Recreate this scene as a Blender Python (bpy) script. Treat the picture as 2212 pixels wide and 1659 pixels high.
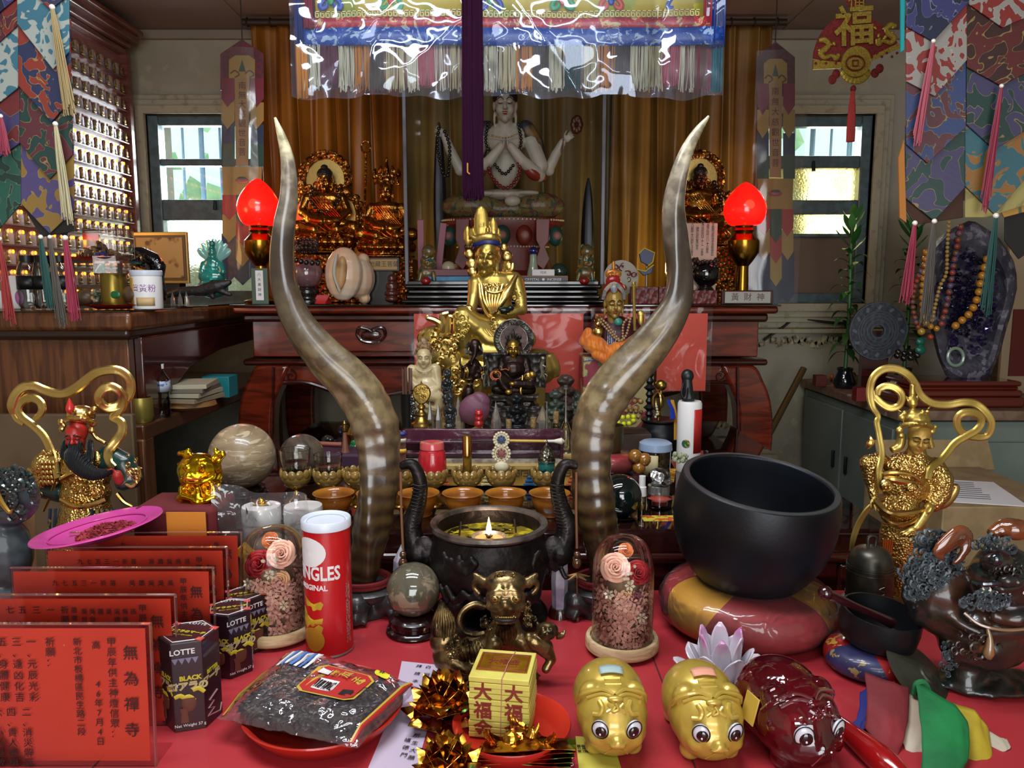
import bpy,math,random
from mathutils import Vector as V,Matrix,noise
from math import sin,cos,pi,radians as R_
random.seed(7)
for o in list(bpy.data.objects):bpy.data.objects.remove(o)
SC=bpy.context.scene; COL=SC.collection
# camera
F=1660.0; H=1.33; TH=R_(7.4)
cd=bpy.data.cameras.new('camera'); cam=bpy.data.objects.new('camera',cd); COL.objects.link(cam)
cd.sensor_width=36; cd.lens=F/2212*36; cd.clip_start=.02
cam.location=(0,0,H); cam.rotation_euler=(pi/2-TH,0,0); SC.camera=cam
# light, world, exposure
SC.view_settings.view_transform='Standard'; SC.view_settings.look='None'
SC.view_settings.gamma=1; SC.view_settings.use_curve_mapping=False
SC.view_settings.exposure=0.95
SC.cycles.max_bounces=10; SC.cycles.transparent_max_bounces=24
SC.cycles.sample_clamp_indirect=4; SC.cycles.caustics_reflective=False; SC.cycles.caustics_refractive=False
w=bpy.data.worlds.new('world'); SC.world=w; w.use_nodes=True
bg=w.node_tree.nodes['Background']; bg.inputs[0].default_value=(.80,.93,1,1); bg.inputs[1].default_value=1.25
def area(name,loc,rot,sx,sy,power,col):
 l=bpy.data.lights.new(name,'AREA'); l.shape='RECTANGLE'; l.size=sx; l.size_y=sy; l.energy=power; l.color=col
 o=bpy.data.objects.new(name,l); COL.objects.link(o); o.location=loc; o.rotation_euler=rot; return o
def point(name,loc,power,col,r=.03):
 l=bpy.data.lights.new(name,'POINT'); l.energy=power; l.color=col; l.shadow_soft_size=r
 o=bpy.data.objects.new(name,l); COL.objects.link(o); o.location=loc; return o
area('fluorescent_tube_light',(-.25,.75,2.40),(0,0,0),1.25,.10,9.5,(.88,.94,1))
area('fluorescent_tube_light',(-.25,1.15,2.40),(0,0,0),1.25,.10,9.5,(.88,.94,1))
area('fluorescent_tube_light',(.2,-1.1,2.40),(0,0,0),1.25,.3,10,(.9,.95,1))
area('window_daylight',(-1.48,3.62,1.72),(R_(-90),0,0),.4,.6,14,(.85,.97,1))
area('window_daylight',(1.55,3.62,1.72),(R_(-90),0,0),.4,.6,10,(.95,1,.95))
point('altar_bulb',(-.98,3.0,1.62),1.3,(1,.55,.14),.05)
point('altar_bulb',(-.42,3.05,1.40),1.3,(1,.6,.2),.04)
point('altar_bulb',(.62,3.1,1.40),1.0,(1,.8,.3),.04)
point('altar_bulb',(1.0,3.05,1.7),.7,(1,.55,.2),.04)
area('fill_behind_camera',(.3,-2.45,1.3),(R_(90),0,0),2.2,1.9,55,(.93,.97,1))  # large fill light added behind the camera to brighten the front
point('lamp_wall_bulb',(-1.42,2.3,1.5),1.2,(1,.55,.2),.1)
# projection helpers (real metric depths)
ct,st=cos(TH),sin(TH)
def ray(u,v):
 a=(u-1106)/F; b=(829.5-v)/F
 return V((a,ct+b*st,-st+b*ct))
def P(u,v,Y):
 d=ray(u,v); return d*(Y/d.y)+V((0,0,H))
def G(u,v,z):
 d=ray(u,v); return d*((z-H)/d.z)+V((0,0,H))
def S(Y,v=830):return Y/ray(1106,v).y/F
# colours / materials
def C(h):
 if not isinstance(h,str):return tuple(h)+(1,)*(4-len(h))
 c=[int(h[i:i+2],16)/255 for i in(0,2,4)]
 return tuple([x/12.92 if x<=.04045 else((x+.055)/1.055)**2.4 for x in c])+(1,)
MC={}
def mat(name,col,r=.5,m=0,c2=None,sc=20,lo=.4,hi=.6,kind='noise',dist=0,st=None,bump=None,coat=0,tr=0,ior=1.45,em=None,sss=0,sheen=0,alpha=1,gold=None,c3=None,sc3=60,lo3=.55,hi3=.6,det=3,spec=None):
 """one procedural material: base colour, optional second colour by a texture, optional thin third, bump"""
 if name in MC:return MC[name]
 x=bpy.data.materials.new(name); MC[name]=x; x.use_nodes=True
 nt=x.node_tree; N=nt.nodes.new; L=nt.links.new; b=nt.nodes['Principled BSDF']
 I=b.inputs; I['Base Color'].default_value=C(col); I['Roughness'].default_value=r; I['Metallic'].default_value=m
 I['Coat Weight'].default_value=coat; I['Coat Roughness'].default_value=.06
 I['Transmission Weight'].default_value=tr; I['IOR'].default_value=ior
 if spec is not None:I['Specular IOR Level'].default_value=spec
 if sss:I['Subsurface Weight'].default_value=sss; I['Subsurface Scale'].default_value=.01
 if sheen:I['Sheen Weight'].default_value=sheen
 if em:I['Emission Color'].default_value=C(em[0]); I['Emission Strength'].default_value=em[1]
 I['Alpha'].default_value=alpha
 tc=N('ShaderNodeTexCoord'); mp=N('ShaderNodeMapping'); L(tc.outputs['Object'],mp.inputs[0])
 if st:mp.inputs['Scale'].default_value=st
 def tex(kind,sc,d=0,det=3):
  if kind=='noise':
   t=N('ShaderNodeTexNoise'); t.inputs['Scale'].default_value=sc; t.inputs['Distortion'].default_value=d; t.inputs['Detail'].default_value=det; o=t.outputs['Fac']
  elif kind in('voronoi','cells','edge'):
   t=N('ShaderNodeTexVoronoi'); t.inputs['Scale'].default_value=sc
   if kind=='edge':t.feature='DISTANCE_TO_EDGE'
   o=t.outputs['Distance']
   if kind=='cells':
    s=N('ShaderNodeSeparateColor'); L(t.outputs['Color'],s.inputs[0]); o=s.outputs[0]
  elif kind in('wave','wavez','waver','wavey'):
   t=N('ShaderNodeTexWave'); t.inputs['Scale'].default_value=sc; t.inputs['Distortion'].default_value=d; t.inputs['Detail'].default_value=det
   t.bands_direction={'wave':'X','wavez':'Z','waver':'X','wavey':'Y'}[kind]; o=t.outputs['Fac']
   if kind=='waver':t.wave_type='RINGS'; t.rings_direction='SPHERICAL'
  elif kind=='brick':
   t=N('ShaderNodeTexChecker'); t.inputs['Scale'].default_value=sc; o=t.outputs['Fac']
  L(mp.outputs[0],t.inputs['Vector']); return o
 cur=None
 def mix(fac,a,cb,lo,hi):
  mr=N('ShaderNodeMapRange'); mr.inputs[1].default_value=lo; mr.inputs[2].default_value=hi; L(fac,mr.inputs[0])
  mx=N('ShaderNodeMix'); mx.data_type='RGBA'; L(mr.outputs[0],mx.inputs[0])
  if hasattr(a,'links'):L(a,mx.inputs[6])
  else:mx.inputs[6].default_value=C(a)
  mx.inputs[7].default_value=C(cb); return mx.outputs[2]
 cur=col
 if c2 is not None:
  t=tex(kind,sc,dist,det); cur=mix(t,cur,c2,lo,hi)
  if gold:
   mr=N('ShaderNodeMath'); mr.operation='COMPARE'; L(t,mr.inputs[0]); mr.inputs[1].default_value=(lo+hi)/2; mr.inputs[2].default_value=.007
   mx=N('ShaderNodeMix'); mx.data_type='RGBA'; L(mr.outputs[0],mx.inputs[0]); L(cur,mx.inputs[6]); mx.inputs[7].default_value=C(gold); cur=mx.outputs[2]
 if c3 is not None:cur=mix(tex('noise',sc3,dist),cur,c3,lo3,hi3)
 if hasattr(cur,'links'):L(cur,I['Base Color'])
 if bump:
  bn=N('ShaderNodeBump'); bn.inputs['Strength'].default_value=bump[2]; bn.inputs['Distance'].default_value=bump[3]if len(bump)>3 else .004
  L(tex(bump[0],bump[1],bump[4]if len(bump)>4 else 0),bn.inputs['Height']); L(bn.outputs[0],I['Normal'])
  if coat:L(bn.outputs[0],I['Coat Normal'])
 return x
def clear(name,tint='ffffff',refl=1.0,r=.03,bump=None,haze=0,hazec='ffffff',gl='ffffff'):
 """thin clear sheet: transparent with fresnel gloss, light passes through"""
 if name in MC:return MC[name]
 x=bpy.data.materials.new(name); MC[name]=x; x.use_nodes=True; nt=x.node_tree; nt.nodes.clear(); N=nt.nodes.new; L=nt.links.new
 out=N('ShaderNodeOutputMaterial'); t=N('ShaderNodeBsdfTransparent'); t.inputs[0].default_value=C(tint)
 g=N('ShaderNodeBsdfGlossy'); g.inputs['Roughness'].default_value=r; g.inputs['Color'].default_value=C(gl)
 lw=N('ShaderNodeFresnel'); lw.inputs[0].default_value=1.5
 ml=N('ShaderNodeMath'); ml.operation='MULTIPLY'; ml.use_clamp=True; L(lw.outputs[0],ml.inputs[0]); ml.inputs[1].default_value=refl*1.6
 m1=N('ShaderNodeMixShader'); L(ml.outputs[0],m1.inputs[0]); src=t
 if haze:
  d=N('ShaderNodeBsdfDiffuse'); d.inputs[0].default_value=C(hazec); m0=N('ShaderNodeMixShader'); m0.inputs[0].default_value=haze
  L(t.outputs[0],m0.inputs[1]); L(d.outputs[0],m0.inputs[2]); src=m0
 L(src.outputs[0],m1.inputs[1]); L(g.outputs[0],m1.inputs[2]); L(m1.outputs[0],out.inputs[0])
 if bump:
  tc=N('ShaderNodeTexCoord'); n=N('ShaderNodeTexNoise'); n.inputs['Scale'].default_value=bump[0]; n.inputs['Distortion'].default_value=bump[2]if len(bump)>2 else 0
  n.inputs['Detail'].default_value=1.5
  L(tc.outputs['Object'],n.inputs['Vector']); bn=N('ShaderNodeBump'); bn.inputs['Distance'].default_value=.02; bn.inputs['Strength'].default_value=bump[1]
  L(n.outputs['Fac'],bn.inputs['Height']); L(bn.outputs[0],g.inputs['Normal']); L(bn.outputs[0],lw.inputs['Normal'])
 return x
 # mesh builder
def spline(pts,k=6):
 """Catmull-Rom through tuples of any length"""
 if k<=1 or len(pts)<3:return[tuple(p)for p in pts]
 q=[tuple(p)for p in pts]; q=[tuple(2*a-b for a,b in zip(q[0],q[1]))]+q+[tuple(2*a-b for a,b in zip(q[-1],q[-2]))]
 out=[]
 for i in range(1,len(q)-2):
  for j in range(k):
   t=j/k
   out.append(tuple(.5*(2*b+(c-a)*t+(2*a-5*b+4*c-d)*t*t+(3*b-a-3*c+d)*t**3)for a,b,c,d in zip(q[i-1],q[i],q[i+1],q[i+2])))
 return out+[q[-2]]
class M:
 def __init__(s):s.v=[]; s.f=[]; s.T=None
 def add(s,vs,fs):
  n=len(s.v); s.v+=[(s.T@V(p))if s.T else V(p)for p in vs]; s.f+=[tuple(i+n for i in f)for f in fs]; return s
 def box(s,c,d,rot=None,taper=1):
  x,y,z=d[0]/2,d[1]/2,d[2]/2; c=V(c)
  vs=[V((sx*x*(taper if sz>0 else 1),sy*y*(taper if sz>0 else 1),sz*z))for sz in(-1,1)for sy in(-1,1)for sx in(-1,1)]
  if rot is not None:vs=[rot@p for p in vs]
  return s.add([p+c for p in vs],[(0,2,3,1),(4,5,7,6),(0,1,5,4),(2,6,7,3),(0,4,6,2),(1,3,7,5)])
 def lathe(s,prof,c=(0,0,0),n=24,rot=None,k=1,sq=1,wob=None):
  prof=spline(prof,k); c=V(c); vs=[]; fs=[]; m=len(prof)
  for i,(r,z)in enumerate(prof):
   for j in range(n):
    a=2*pi*j/n; q=wob(a,i/(m-1))if wob else 1
    p=V((r*cos(a)*q,r*sin(a)*sq*q,z)); vs.append((rot@p if rot else p)+c)
  for i in range(m-1):
   for j in range(n):fs.append((i*n+j,i*n+(j+1)%n,(i+1)*n+(j+1)%n,(i+1)*n+j))
  return s.add(vs,fs)
 def tube(s,pts,rad,n=8,k=1,flat=1,closed=False,up=None,prof=None):
  """sweep along pts; rad scalar or list; flat = thickness ratio along the second axis"""
  if not hasattr(rad,'__len__'):rad=[rad]*len(pts)
  q=spline([tuple(p)+(r,)for p,r in zip(pts,rad)],k); P3=[V(a[:3])for a in q]; rr=[a[3]for a in q]; m=len(P3)
  vs=[]; fs=[]; nrm=None
  for i in range(m):
   a=P3[(i-1)%m]if closed else P3[max(i-1,0)]; b=P3[(i+1)%m]if closed else P3[min(i+1,m-1)]
   t=(b-a); t=t.normalized()if t.length>1e-9 else V((0,0,1))
   if up is not None:nrm=V(up)
   elif nrm is None:nrm=V((0,1,0))if abs(t.y)<.9 else V((1,0,0))
   e=(nrm-t*nrm.dot(t)); e=e.normalized()if e.length>1e-6 else t.orthogonal().normalized(); g=t.cross(e); nrm=e if up is None else nrm
   for j in range(n):
    an=2*pi*j/n; w=prof[j]if prof else 1
    vs.append(P3[i]+(g*cos(an)+e*sin(an)*flat)*rr[i]*w)
  for i in range(m if closed else m-1):
   i2=(i+1)%m
   for j in range(n):fs.append((i*n+j,i*n+(j+1)%n,i2*n+(j+1)%n,i2*n+j))
  if not closed:fs.append(tuple(range(n))[::-1]); fs.append(tuple((m-1)*n+j for j in range(n)))
  return s.add(vs,fs)
 def ell(s,c,r,rot=None,n=14,h=9):
  if not hasattr(r,'__len__'):r=(r,r,r)
  c=V(c); vs=[V((0,0,-r[2]))]; fs=[]
  for i in range(1,h):
   a=pi*i/h-pi/2
   for j in range(n):b=2*pi*j/n; vs.append(V((r[0]*cos(a)*cos(b),r[1]*cos(a)*sin(b),r[2]*sin(a))))
  vs.append(V((0,0,r[2])))
  for j in range(n):fs.append((0,1+(j+1)%n,1+j)); fs.append((len(vs)-1,1+(h-2)*n+j,1+(h-2)*n+(j+1)%n))
  for i in range(h-2):
   for j in range(n):fs.append((1+i*n+j,1+i*n+(j+1)%n,1+(i+1)*n+(j+1)%n,1+(i+1)*n+j))
  if rot is not None:vs=[rot@p for p in vs]
  return s.add([p+c for p in vs],fs)
 def cap(s,a,b,ra,rb=None,n=12):
  """tapered limb with round ends"""
  rb=ra if rb is None else rb; s.tube([a,b],[ra,rb],n); s.ell(a,ra,n=n,h=6); s.ell(b,rb,n=n,h=6); return s
 def limb(s,pts,rad,n=12,k=1):
  if not hasattr(rad,'__len__'):rad=[rad]*len(pts)
  s.tube(pts,rad,n,k)
  for p,r in zip(pts,rad):s.ell(p,r*.98,n=n,h=6)
  return s
 def prism(s,poly,d,c=(0,0,0),ax='y',rot=None):
  """extruded outline; ax y: (x,z) outline, thickness d along y (centred); ax z: (x,y) outline raised to d"""
  n=len(poly); c=V(c)
  if ax=='y':vs=[V((x,-d/2,z))for x,z in poly]+[V((x,d/2,z))for x,z in poly]
  elif ax=='x':vs=[V((d/2,y,z))for y,z in poly]+[V((-d/2,y,z))for y,z in poly]
  else:vs=[V((x,y,0))for x,y in poly]+[V((x,y,d))for x,y in poly]
  if rot is not None:vs=[rot@p for p in vs]
  fs=[tuple(range(n)),tuple(range(2*n-1,n-1,-1))]+[(i,i+n,(i+1)%n+n,(i+1)%n)for i in range(n)]
  return s.add([p+c for p in vs],fs)
 def grid(s,fn,nu,nv,cu=False):
  vs=[fn(i/nu,j/nv)for j in range(nv+1)for i in range(nu+1)]; w=nu+1
  return s.add(vs,[(j*w+i,j*w+i+1,(j+1)*w+i+1,(j+1)*w+i)for j in range(nv)for i in range(nu)])
BAKE=[]
def ob(name,m,mt,parent=None,smooth=True,bev=0,sub=0,solid=0,loc=None,auto=40,rem=0,sm=0,disp=None,dec=0,mesh=None):
 me=mesh
 if me is None:
  me=bpy.data.meshes.new(name); me.from_pydata([tuple(p)for p in m.v],[],m.f); me.update()
  if mt:me.materials.append(mt)
  if smooth:me.shade_smooth()if hasattr(me,'shade_smooth')else None
 o=bpy.data.objects.new(name,me); COL.objects.link(o)
 if parent:o.parent=parent
 if loc is not None:o.location=loc
 if solid:a=o.modifiers.new('s','SOLIDIFY'); a.thickness=solid; a.offset=0
 if bev:a=o.modifiers.new('b','BEVEL'); a.width=bev; a.segments=2; a.limit_method='ANGLE'
 if sub:a=o.modifiers.new('u','SUBSURF'); a.levels=a.render_levels=sub
 if rem:a=o.modifiers.new('r','REMESH'); a.mode='VOXEL'; a.voxel_size=rem; a.use_smooth_shade=True
 if sm:a=o.modifiers.new('m','SMOOTH'); a.iterations=sm; a.factor=.5
 if disp:
  kind,size,stg=disp; t=bpy.data.textures.new('t',kind); t.noise_scale=size
  if kind=='STUCCI':t.turbulence=8
  a=o.modifiers.new('d','DISPLACE'); a.texture=t; a.strength=stg; a.mid_level=.5
 if rem or disp or bev or sub or solid or sm:BAKE.append(o)
 if smooth and auto and not(rem or sm or sub):
  try:me.set_sharp_from_angle(angle=R_(auto))
  except Exception:pass
 return o
def T(name,label,cat,loc=(0,0,0),group=None,rz=0):
 o=bpy.data.objects.new(name,None); COL.objects.link(o); o.location=loc; o.rotation_euler=(0,0,rz); o.empty_display_size=.02
 return tag(o,label,cat,group)
def tag(o,label=None,cat=None,group=None,kind=None):
 if label:o['label']=label
 if cat:o['category']=cat
 if group:o['group']=group
 if kind:o['kind']=kind
 return o
def struct(name,m,mt,**k):
 o=ob(name,m,mt,**k)
 if not k.get('parent'):o['kind']='structure'
 return o
KIDS={}
def kids(o):return[c for c in bpy.data.objects if c.parent==o]
def tree(o):return(o,[tree(c)for c in kids(o)])
def dup(t,loc=None,label=None,rz=None,s=None,group=None,parent=None):
 o,ch=t; c=o.copy(); COL.objects.link(c)
 if parent:c.parent=parent
 if loc is not None:c.location=loc
 if rz is not None:c.rotation_euler=(0,0,rz)
 if s is not None:c.scale=(s,s,s)
 if label:c['label']=label
 if group:c['group']=group
 if o in BAKE:BAKE.append(c)
 for k in ch:dup(k,parent=c)
 return c
 # text (built-in font covers Chinese)
def text(name,s,size,mt,loc=(0,0,0),rot=(pi/2,0,0),parent=None,ex=.0003,al='CENTER',sx=1,sp=1,bold=0,lh=1):
 c=bpy.data.curves.new(name,'FONT'); c.body=s; c.size=size; c.align_x=al; c.align_y='CENTER'; c.extrude=ex; c.space_line=lh
 c.space_character=sp; c.offset=bold; c.materials.append(mt); c.resolution_u=2
 o=bpy.data.objects.new(name,c); COL.objects.link(o); o.location=loc; o.rotation_euler=rot; o.scale=(sx,1,1)
 if parent:o.parent=parent
 return o
 # figures traced at a real depth
class Fig:
 """maps photo pixels onto the upright plane at depth Y and returns local metres round the base point"""
 def __init__(s,Y,u,v):s.Y=Y; s.o=P(u,v,Y); s.s=S(Y,v); s.u=u; s.v=v
 def p(s,u,v,dy=0):return P(u,v,s.Y+dy*s.s)-s.o
 def pts(s,l):return[s.p(a[0],a[1],a[2]if len(a)>2 else 0)for a in l]
 def E(s,m,u,v,dy,ru,rv,ry=None,rot=0,n=14):
  q=Matrix.Rotation(-R_(rot),3,'Y')if rot else None
  return m.ell(s.p(u,v,dy),(ru*s.s,(ry if ry is not None else min(ru,rv))*s.s,rv*s.s),q,n=n)
 def L(s,m,l,n=10,k=1):
  return m.limb([s.p(a[0],a[1],a[2])for a in l],[a[3]*s.s for a in l],n,k)
 def TB(s,m,l,n=8,k=5,flat=1,up=None,prof=None,closed=False):
  return m.tube([s.p(a[0],a[1],a[2])for a in l],[a[3]*s.s for a in l],n,k,flat,up=up,prof=prof,closed=closed)
 def PR(s,m,poly,d,dy=0):
  """outline in pixels extruded to thickness d px"""
  l=[s.p(a[0],a[1],dy)for a in poly]; return m.prism([(q.x,q.z)for q in l],d*s.s,(0,l[0].y,0))
class Head:
 """a face looking to -y; unit = head height"""
 def __init__(s,c,h,yaw=0,tilt=0,pit=0,wid=1):
  s.c=V(c); s.h=h; s.w=wid; s.R=Matrix.Rotation(R_(yaw),3,'Z')@Matrix.Rotation(R_(tilt),3,'Y')@Matrix.Rotation(R_(pit),3,'X')
 def p(s,x,y,z):return s.c+s.R@(V((x*s.w,y,z))*s.h)
 def e(s,m,c,r):m.ell(s.p(*c),(r[0]*s.h*s.w,r[1]*s.h,r[2]*s.h),s.R,n=16,h=10)
 def build(s,m,ears=1,neck=.3,nose=1,lids=1):
  e=s.e; h=s.h
  e(m,(0,.03,.13),(.36,.41,.37)); e(m,(0,-.03,-.16),(.29,.32,.31)); e(m,(0,-.22,-.37),(.12,.11,.10))
  for k in(-1,1):
   e(m,(k*.17,-.21,-.13),(.13,.13,.14))
   e(m,(k*.05,-.40*nose,-.10),(.042,.05,.035))
   if lids:e(m,(k*.145,-.315,.035),(.085,.055,.048))
   m.tube([s.p(k*.035,-.375,.095),s.p(k*.14,-.375,.15),s.p(k*.26,-.29,.10)],[.022*h,.028*h,.014*h],6,3)
   if ears:e(m,(k*.36,.02,-.0),(.05,.09,.13)); e(m,(k*.35,.01,-.2*ears),(.045,.06,.12*ears))
  m.tube([s.p(0,-.36,.11),s.p(0,-.40*nose,0),s.p(0,-.455*nose,-.09),s.p(0,-.40,-.13)],[.03*h,.034*h,.052*h,.035*h],8,3)
  e(m,(0,-.335,-.205),(.10,.06,.026)); e(m,(0,-.325,-.25),(.078,.06,.03))
  if neck:m.tube([s.p(0,.04,-.2),s.p(0,.08,-.45-neck)],[.21*h,.20*h],12)
 def brows(s,m,t=.016,up=0,o=0):
  for k in(-1,1):m.tube([s.p(k*.04,-.405-o,.10-up),s.p(k*.14,-.41-o,.165+up*.2),s.p(k*.27,-.315-o,.11+up)],[t*s.h,t*1.3*s.h,t*.5*s.h],6,4)
 def eyes(s,m,t=.009,o=0):
  for k in(-1,1):m.tube([s.p(k*.065,-.350-o,.025),s.p(k*.145,-.372-o,.008),s.p(k*.235,-.31-o,.03)],[t*.6*s.h,t*1.3*s.h,t*.6*s.h],6,4)
 def lips(s,m,o=0):
  s.e(m,(0,-.345-o,-.204),(.092,.06,.022)); s.e(m,(0,-.335-o,-.248),(.07,.06,.024))
def hand(m,c,d,n,sz,curl=.3,side=1,spread=.12):
 """palm at c, fingers along d, n = palm normal; five unequal fingers"""
 d=V(d).normalized(); n=V(n); n=(n-d*n.dot(d)).normalized(); x=d.cross(n); c=V(c)
 rot=Matrix((x,d,n)).transposed()
 m.ell(c,(.23*sz,.27*sz,.10*sz),rot,n=12)
 for i,(a,ln)in enumerate(((-.17,.40),(-.06,.47),(.06,.44),(.17,.35))):
  b=c+x*a*sz+d*.2*sz; dd=(d+x*(i-1.5)*spread); q=[b]; w=0
  for k in range(3):
   w+=curl*(.6+.4*k); b=b+(dd*cos(w)+n*sin(w))*ln*sz*(.45,.32,.23)[k]; q.append(b)
  m.limb(q,[.058*sz,.052*sz,.046*sz,.038*sz],7)
 b=c-x*.19*sz*side-d*.08*sz; q=[b,b+(-x*side*.6+d*.55+n*.2)*.22*sz,b+(-x*side*.65+d*1.15+n*.3)*.33*sz]
 m.limb(q,[.075*sz,.062*sz,.045*sz],7)
def rope(m,pts,rb,n=None,k=12,s=1,gap=2.05,close=False,sub=(8,5)):
 """beads threaded along a spline"""
 q=[V(a)for a in spline(pts+([pts[0]]if close else[]),k)]; step=rb*gap; need=0
 for a,b in zip(q,q[1:]):
  L=(b-a).length; d=need
  while d<L:m.ell(a+(b-a)*(d/L),rb,n=sub[0],h=sub[1]); d+=step
  need=d-L
def rnd(a,b):return random.uniform(a,b)
ZF,ZM,ZA=.76,.87,1.262
# the room
plaster=mat('aged_plaster','9d9786',.8,c2='8c8672',sc=3,lo=.4,hi=.7,bump=('noise',60,.2,.002),c3='9c9683',sc3=14)
ceilm=mat('ceiling_panel_paint','857270',.55,c2='7a6866',sc=2)
cream=mat('cream_trim_paint','a39c86',.5,c2='8d8570',sc=30,lo=.55,hi=.7)
alu=mat('blue_grey_aluminium','5d7076',.4,m=.2,c2='4f6066',sc=30)
XL,XR,YB,ZC=-1.76,1.92,3.5,2.42
m=M().box((.05,.6,-.03),(6.6,7,.06)); struct('floor',m,mat('terrazzo_floor','6d655a',.4,c2='8a8172',sc=90))
m=M().box((.05,.6,ZC+.03),(6.6,7,.06)); struct('ceiling',m,ceilm)
m=M()
for x in(-1.12,.0,1.17):m.box((x,.6,ZC-.002),(.012,6,.006))
for y in(.3,2.0):m.box((.05,y,ZC-.002),(4.2,.012,.006))
struct('trim_1',m,mat('ceiling_seam','7a6d66',.6))
WL=(-1.603,-1.083); WR=(1.045,1.585); WZ0,WZ1=1.245,2.065
m=M()
def slab(m,x0,x1,z0,z1,y=YB,t=.12):m.box(((x0+x1)/2,y+t/2,(z0+z1)/2),(x1-x0,t,z1-z0))
slab(m,-3.3,WL[0],0,ZC); slab(m,WL[1],WR[0],0,ZC); slab(m,WR[1],3.3,0,ZC)
for a in(WL,WR):slab(m,a[0],a[1],0,WZ0); slab(m,a[0],a[1],WZ1,ZC)
struct('wall_back',m,plaster,smooth=False)
m=M().box((XL-.05,.6,ZC/2),(.1,7,ZC)); struct('wall_left',m,plaster,smooth=False)
m=M().box((XR+.35,.6,ZC/2),(.1,7,ZC)); struct('wall_right',m,plaster,smooth=False)
m=M().box((.05,-2.6,ZC/2),(6.6,.1,ZC)); struct('wall_front',m,plaster,smooth=False)
m=M().box((0,YB-.012,ZC-.02),(4.6,.024,.04)).box((XL+.012,1,ZC-.02),(.024,5,.04)); m.box((XR+.14,1,ZC-.02),(.024,5,.04))
struct('trim_2',m,mat('ceiling_cove','85796c',.6),bev=.006)
for nm,a in(('trim_3',WL),('trim_4',WR)):
 m=M()
 for i,(w_,d)in enumerate(((.085,.018),(.062,.03),(.036,.042))):
  for x,s in((a[0],-1),(a[1],1)):m.box((x+s*w_/2,YB-d/2,(WZ0+WZ1)/2),(w_,d,WZ1-WZ0+2*w_))
  m.box(((a[0]+a[1])/2,YB-d/2,WZ1+w_/2),(a[1]-a[0]+.01,d,w_))
  m.box(((a[0]+a[1])/2,YB-d/2-.01,WZ0-w_/2),(a[1]-a[0]+.16,d+.02,w_))
 struct(nm,m,cream,bev=.003)
m=M().box((1.5,YB-.01,1.16),(1.3,.02,.05)).box((1.5,YB-.02,1.12),(1.3,.04,.02)); struct('trim_5',m,cream,bev=.004)
m=M()
for i in range(26):x=.93+i*.026; m.box((x,YB-.003,1.075+rnd(-.02,.012)),(.03,.005,rnd(.02,.05)),Matrix.Rotation(rnd(-.6,.6),3,'Y'))
tag(ob('flaking_plaster',m,mat('flaked_plaster','b3a888',.9,c2='6f6650',sc=80)),'ragged strip of flaking beige plaster under the right window','plaster')
m=M(); m.tube([P(1650,735,3.47),P(1690,708,3.47),P(1722,690,3.47),P(1800,697,3.46),P(1880,699,3.46)],.006,6,5)
tag(ob('wire',m,mat('black_wire','1a1714',.5)),'black electric wire crossing the wall below the right window','wire')
m=M().box((0,YB-.01,.06),(4.4,.02,.12)); struct('baseboard_back',m,cream)
frost=mat('frosted_ribbed_glass','e9efd8',.35,tr=.55,bump=('edge',70,.7,.01),c2='d8d8a8',sc=6,lo=.4,hi=.7)
frosty=mat('yellow_frosted_glass','f0e7a8',.35,tr=.55,bump=('edge',70,.7,.01),c2='e6cf7a',sc=6,lo=.35,hi=.6)
pane=clear('window_glass',refl=.6)
bars=mat('window_bar','6b88a0',.5,m=.1)
for nm,a,rows in(('window_1',WL,((2.025,1.882,'c'),(1.852,1.705,'c'),(1.615,1.30,'f'))),('window_2',WR,((2.02,1.895,'c'),(1.842,1.703,'y'),(1.64,1.555,'y'),(1.54,1.29,'b')))):
 x0,x1=a; xc=(x0+x1)/2; m=M()
 for x in(x0+.022,x1-.022):m.box((x,YB+.03,(WZ0+WZ1)/2),(.044,.07,WZ1-WZ0))
 z=WZ1
 for t,b,k in rows+((WZ0-.01,0,0),):
  m.box((xc,YB+.035,(z+t)/2),(x1-x0,.05,z-t)); z=b
 fr=struct(nm,m,alu,bev=.004)
 for t,b,k in rows:
  mm={'c':pane,'f':frost,'y':frosty,'b':mat('brown_board','6b5a4c',.7)}[k]
  ob('pane'if k!='b'else 'board',M().box((xc,YB+.04,(t+b)/2),(x1-x0-.08,.006,t-b)),mm,fr,smooth=False)
 ob('latch',M().tube([(xc+.02,YB-.0,rows[1][1]-.005 if nm=='window_1'else 1.87),(xc+.02,YB-.006,(rows[1][1]if nm=='window_1'else 1.87)-.045)],[.006,.009],8),mat('latch_metal','2a3236',.4,m=.6),fr)
 for i in range(6):
  x=x0+.08+i*.086
  ob('bar',M().tube([(x,YB+.16,WZ0),(x+.004,YB+.16,WZ1)],.012 if i%2 else .006,8),bars,fr)
m=M()
for i in range(900):
 c=V((rnd(-3.6,3.6),rnd(5.0,5.8),rnd(.2,2.05 if i%2 else 3.6))); a=rnd(0,6.3); s_=rnd(.05,.13)
 m.add([c,c+V((cos(a)*s_,rnd(-.05,.05),sin(a)*s_)),c+V((cos(a+.9)*s_*1.3,rnd(-.05,.05),sin(a+.9)*s_*1.3)),c+V((cos(a+1.7)*s_,0,sin(a+1.7)*s_))],[(0,1,2,3)])
tag(ob('shrubbery',m,mat('sunlit_leaves','b9d8a4',.6,c2='7fb07e',sc=4),smooth=False),'pale green shrubs in daylight outside the barred windows','shrubs',kind='stuff')
m=M().box((0,6.4,1.6),(9,.05,4)); struct('wall_outside',m,mat('outside_wall','d5e6e0',.9))
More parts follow.
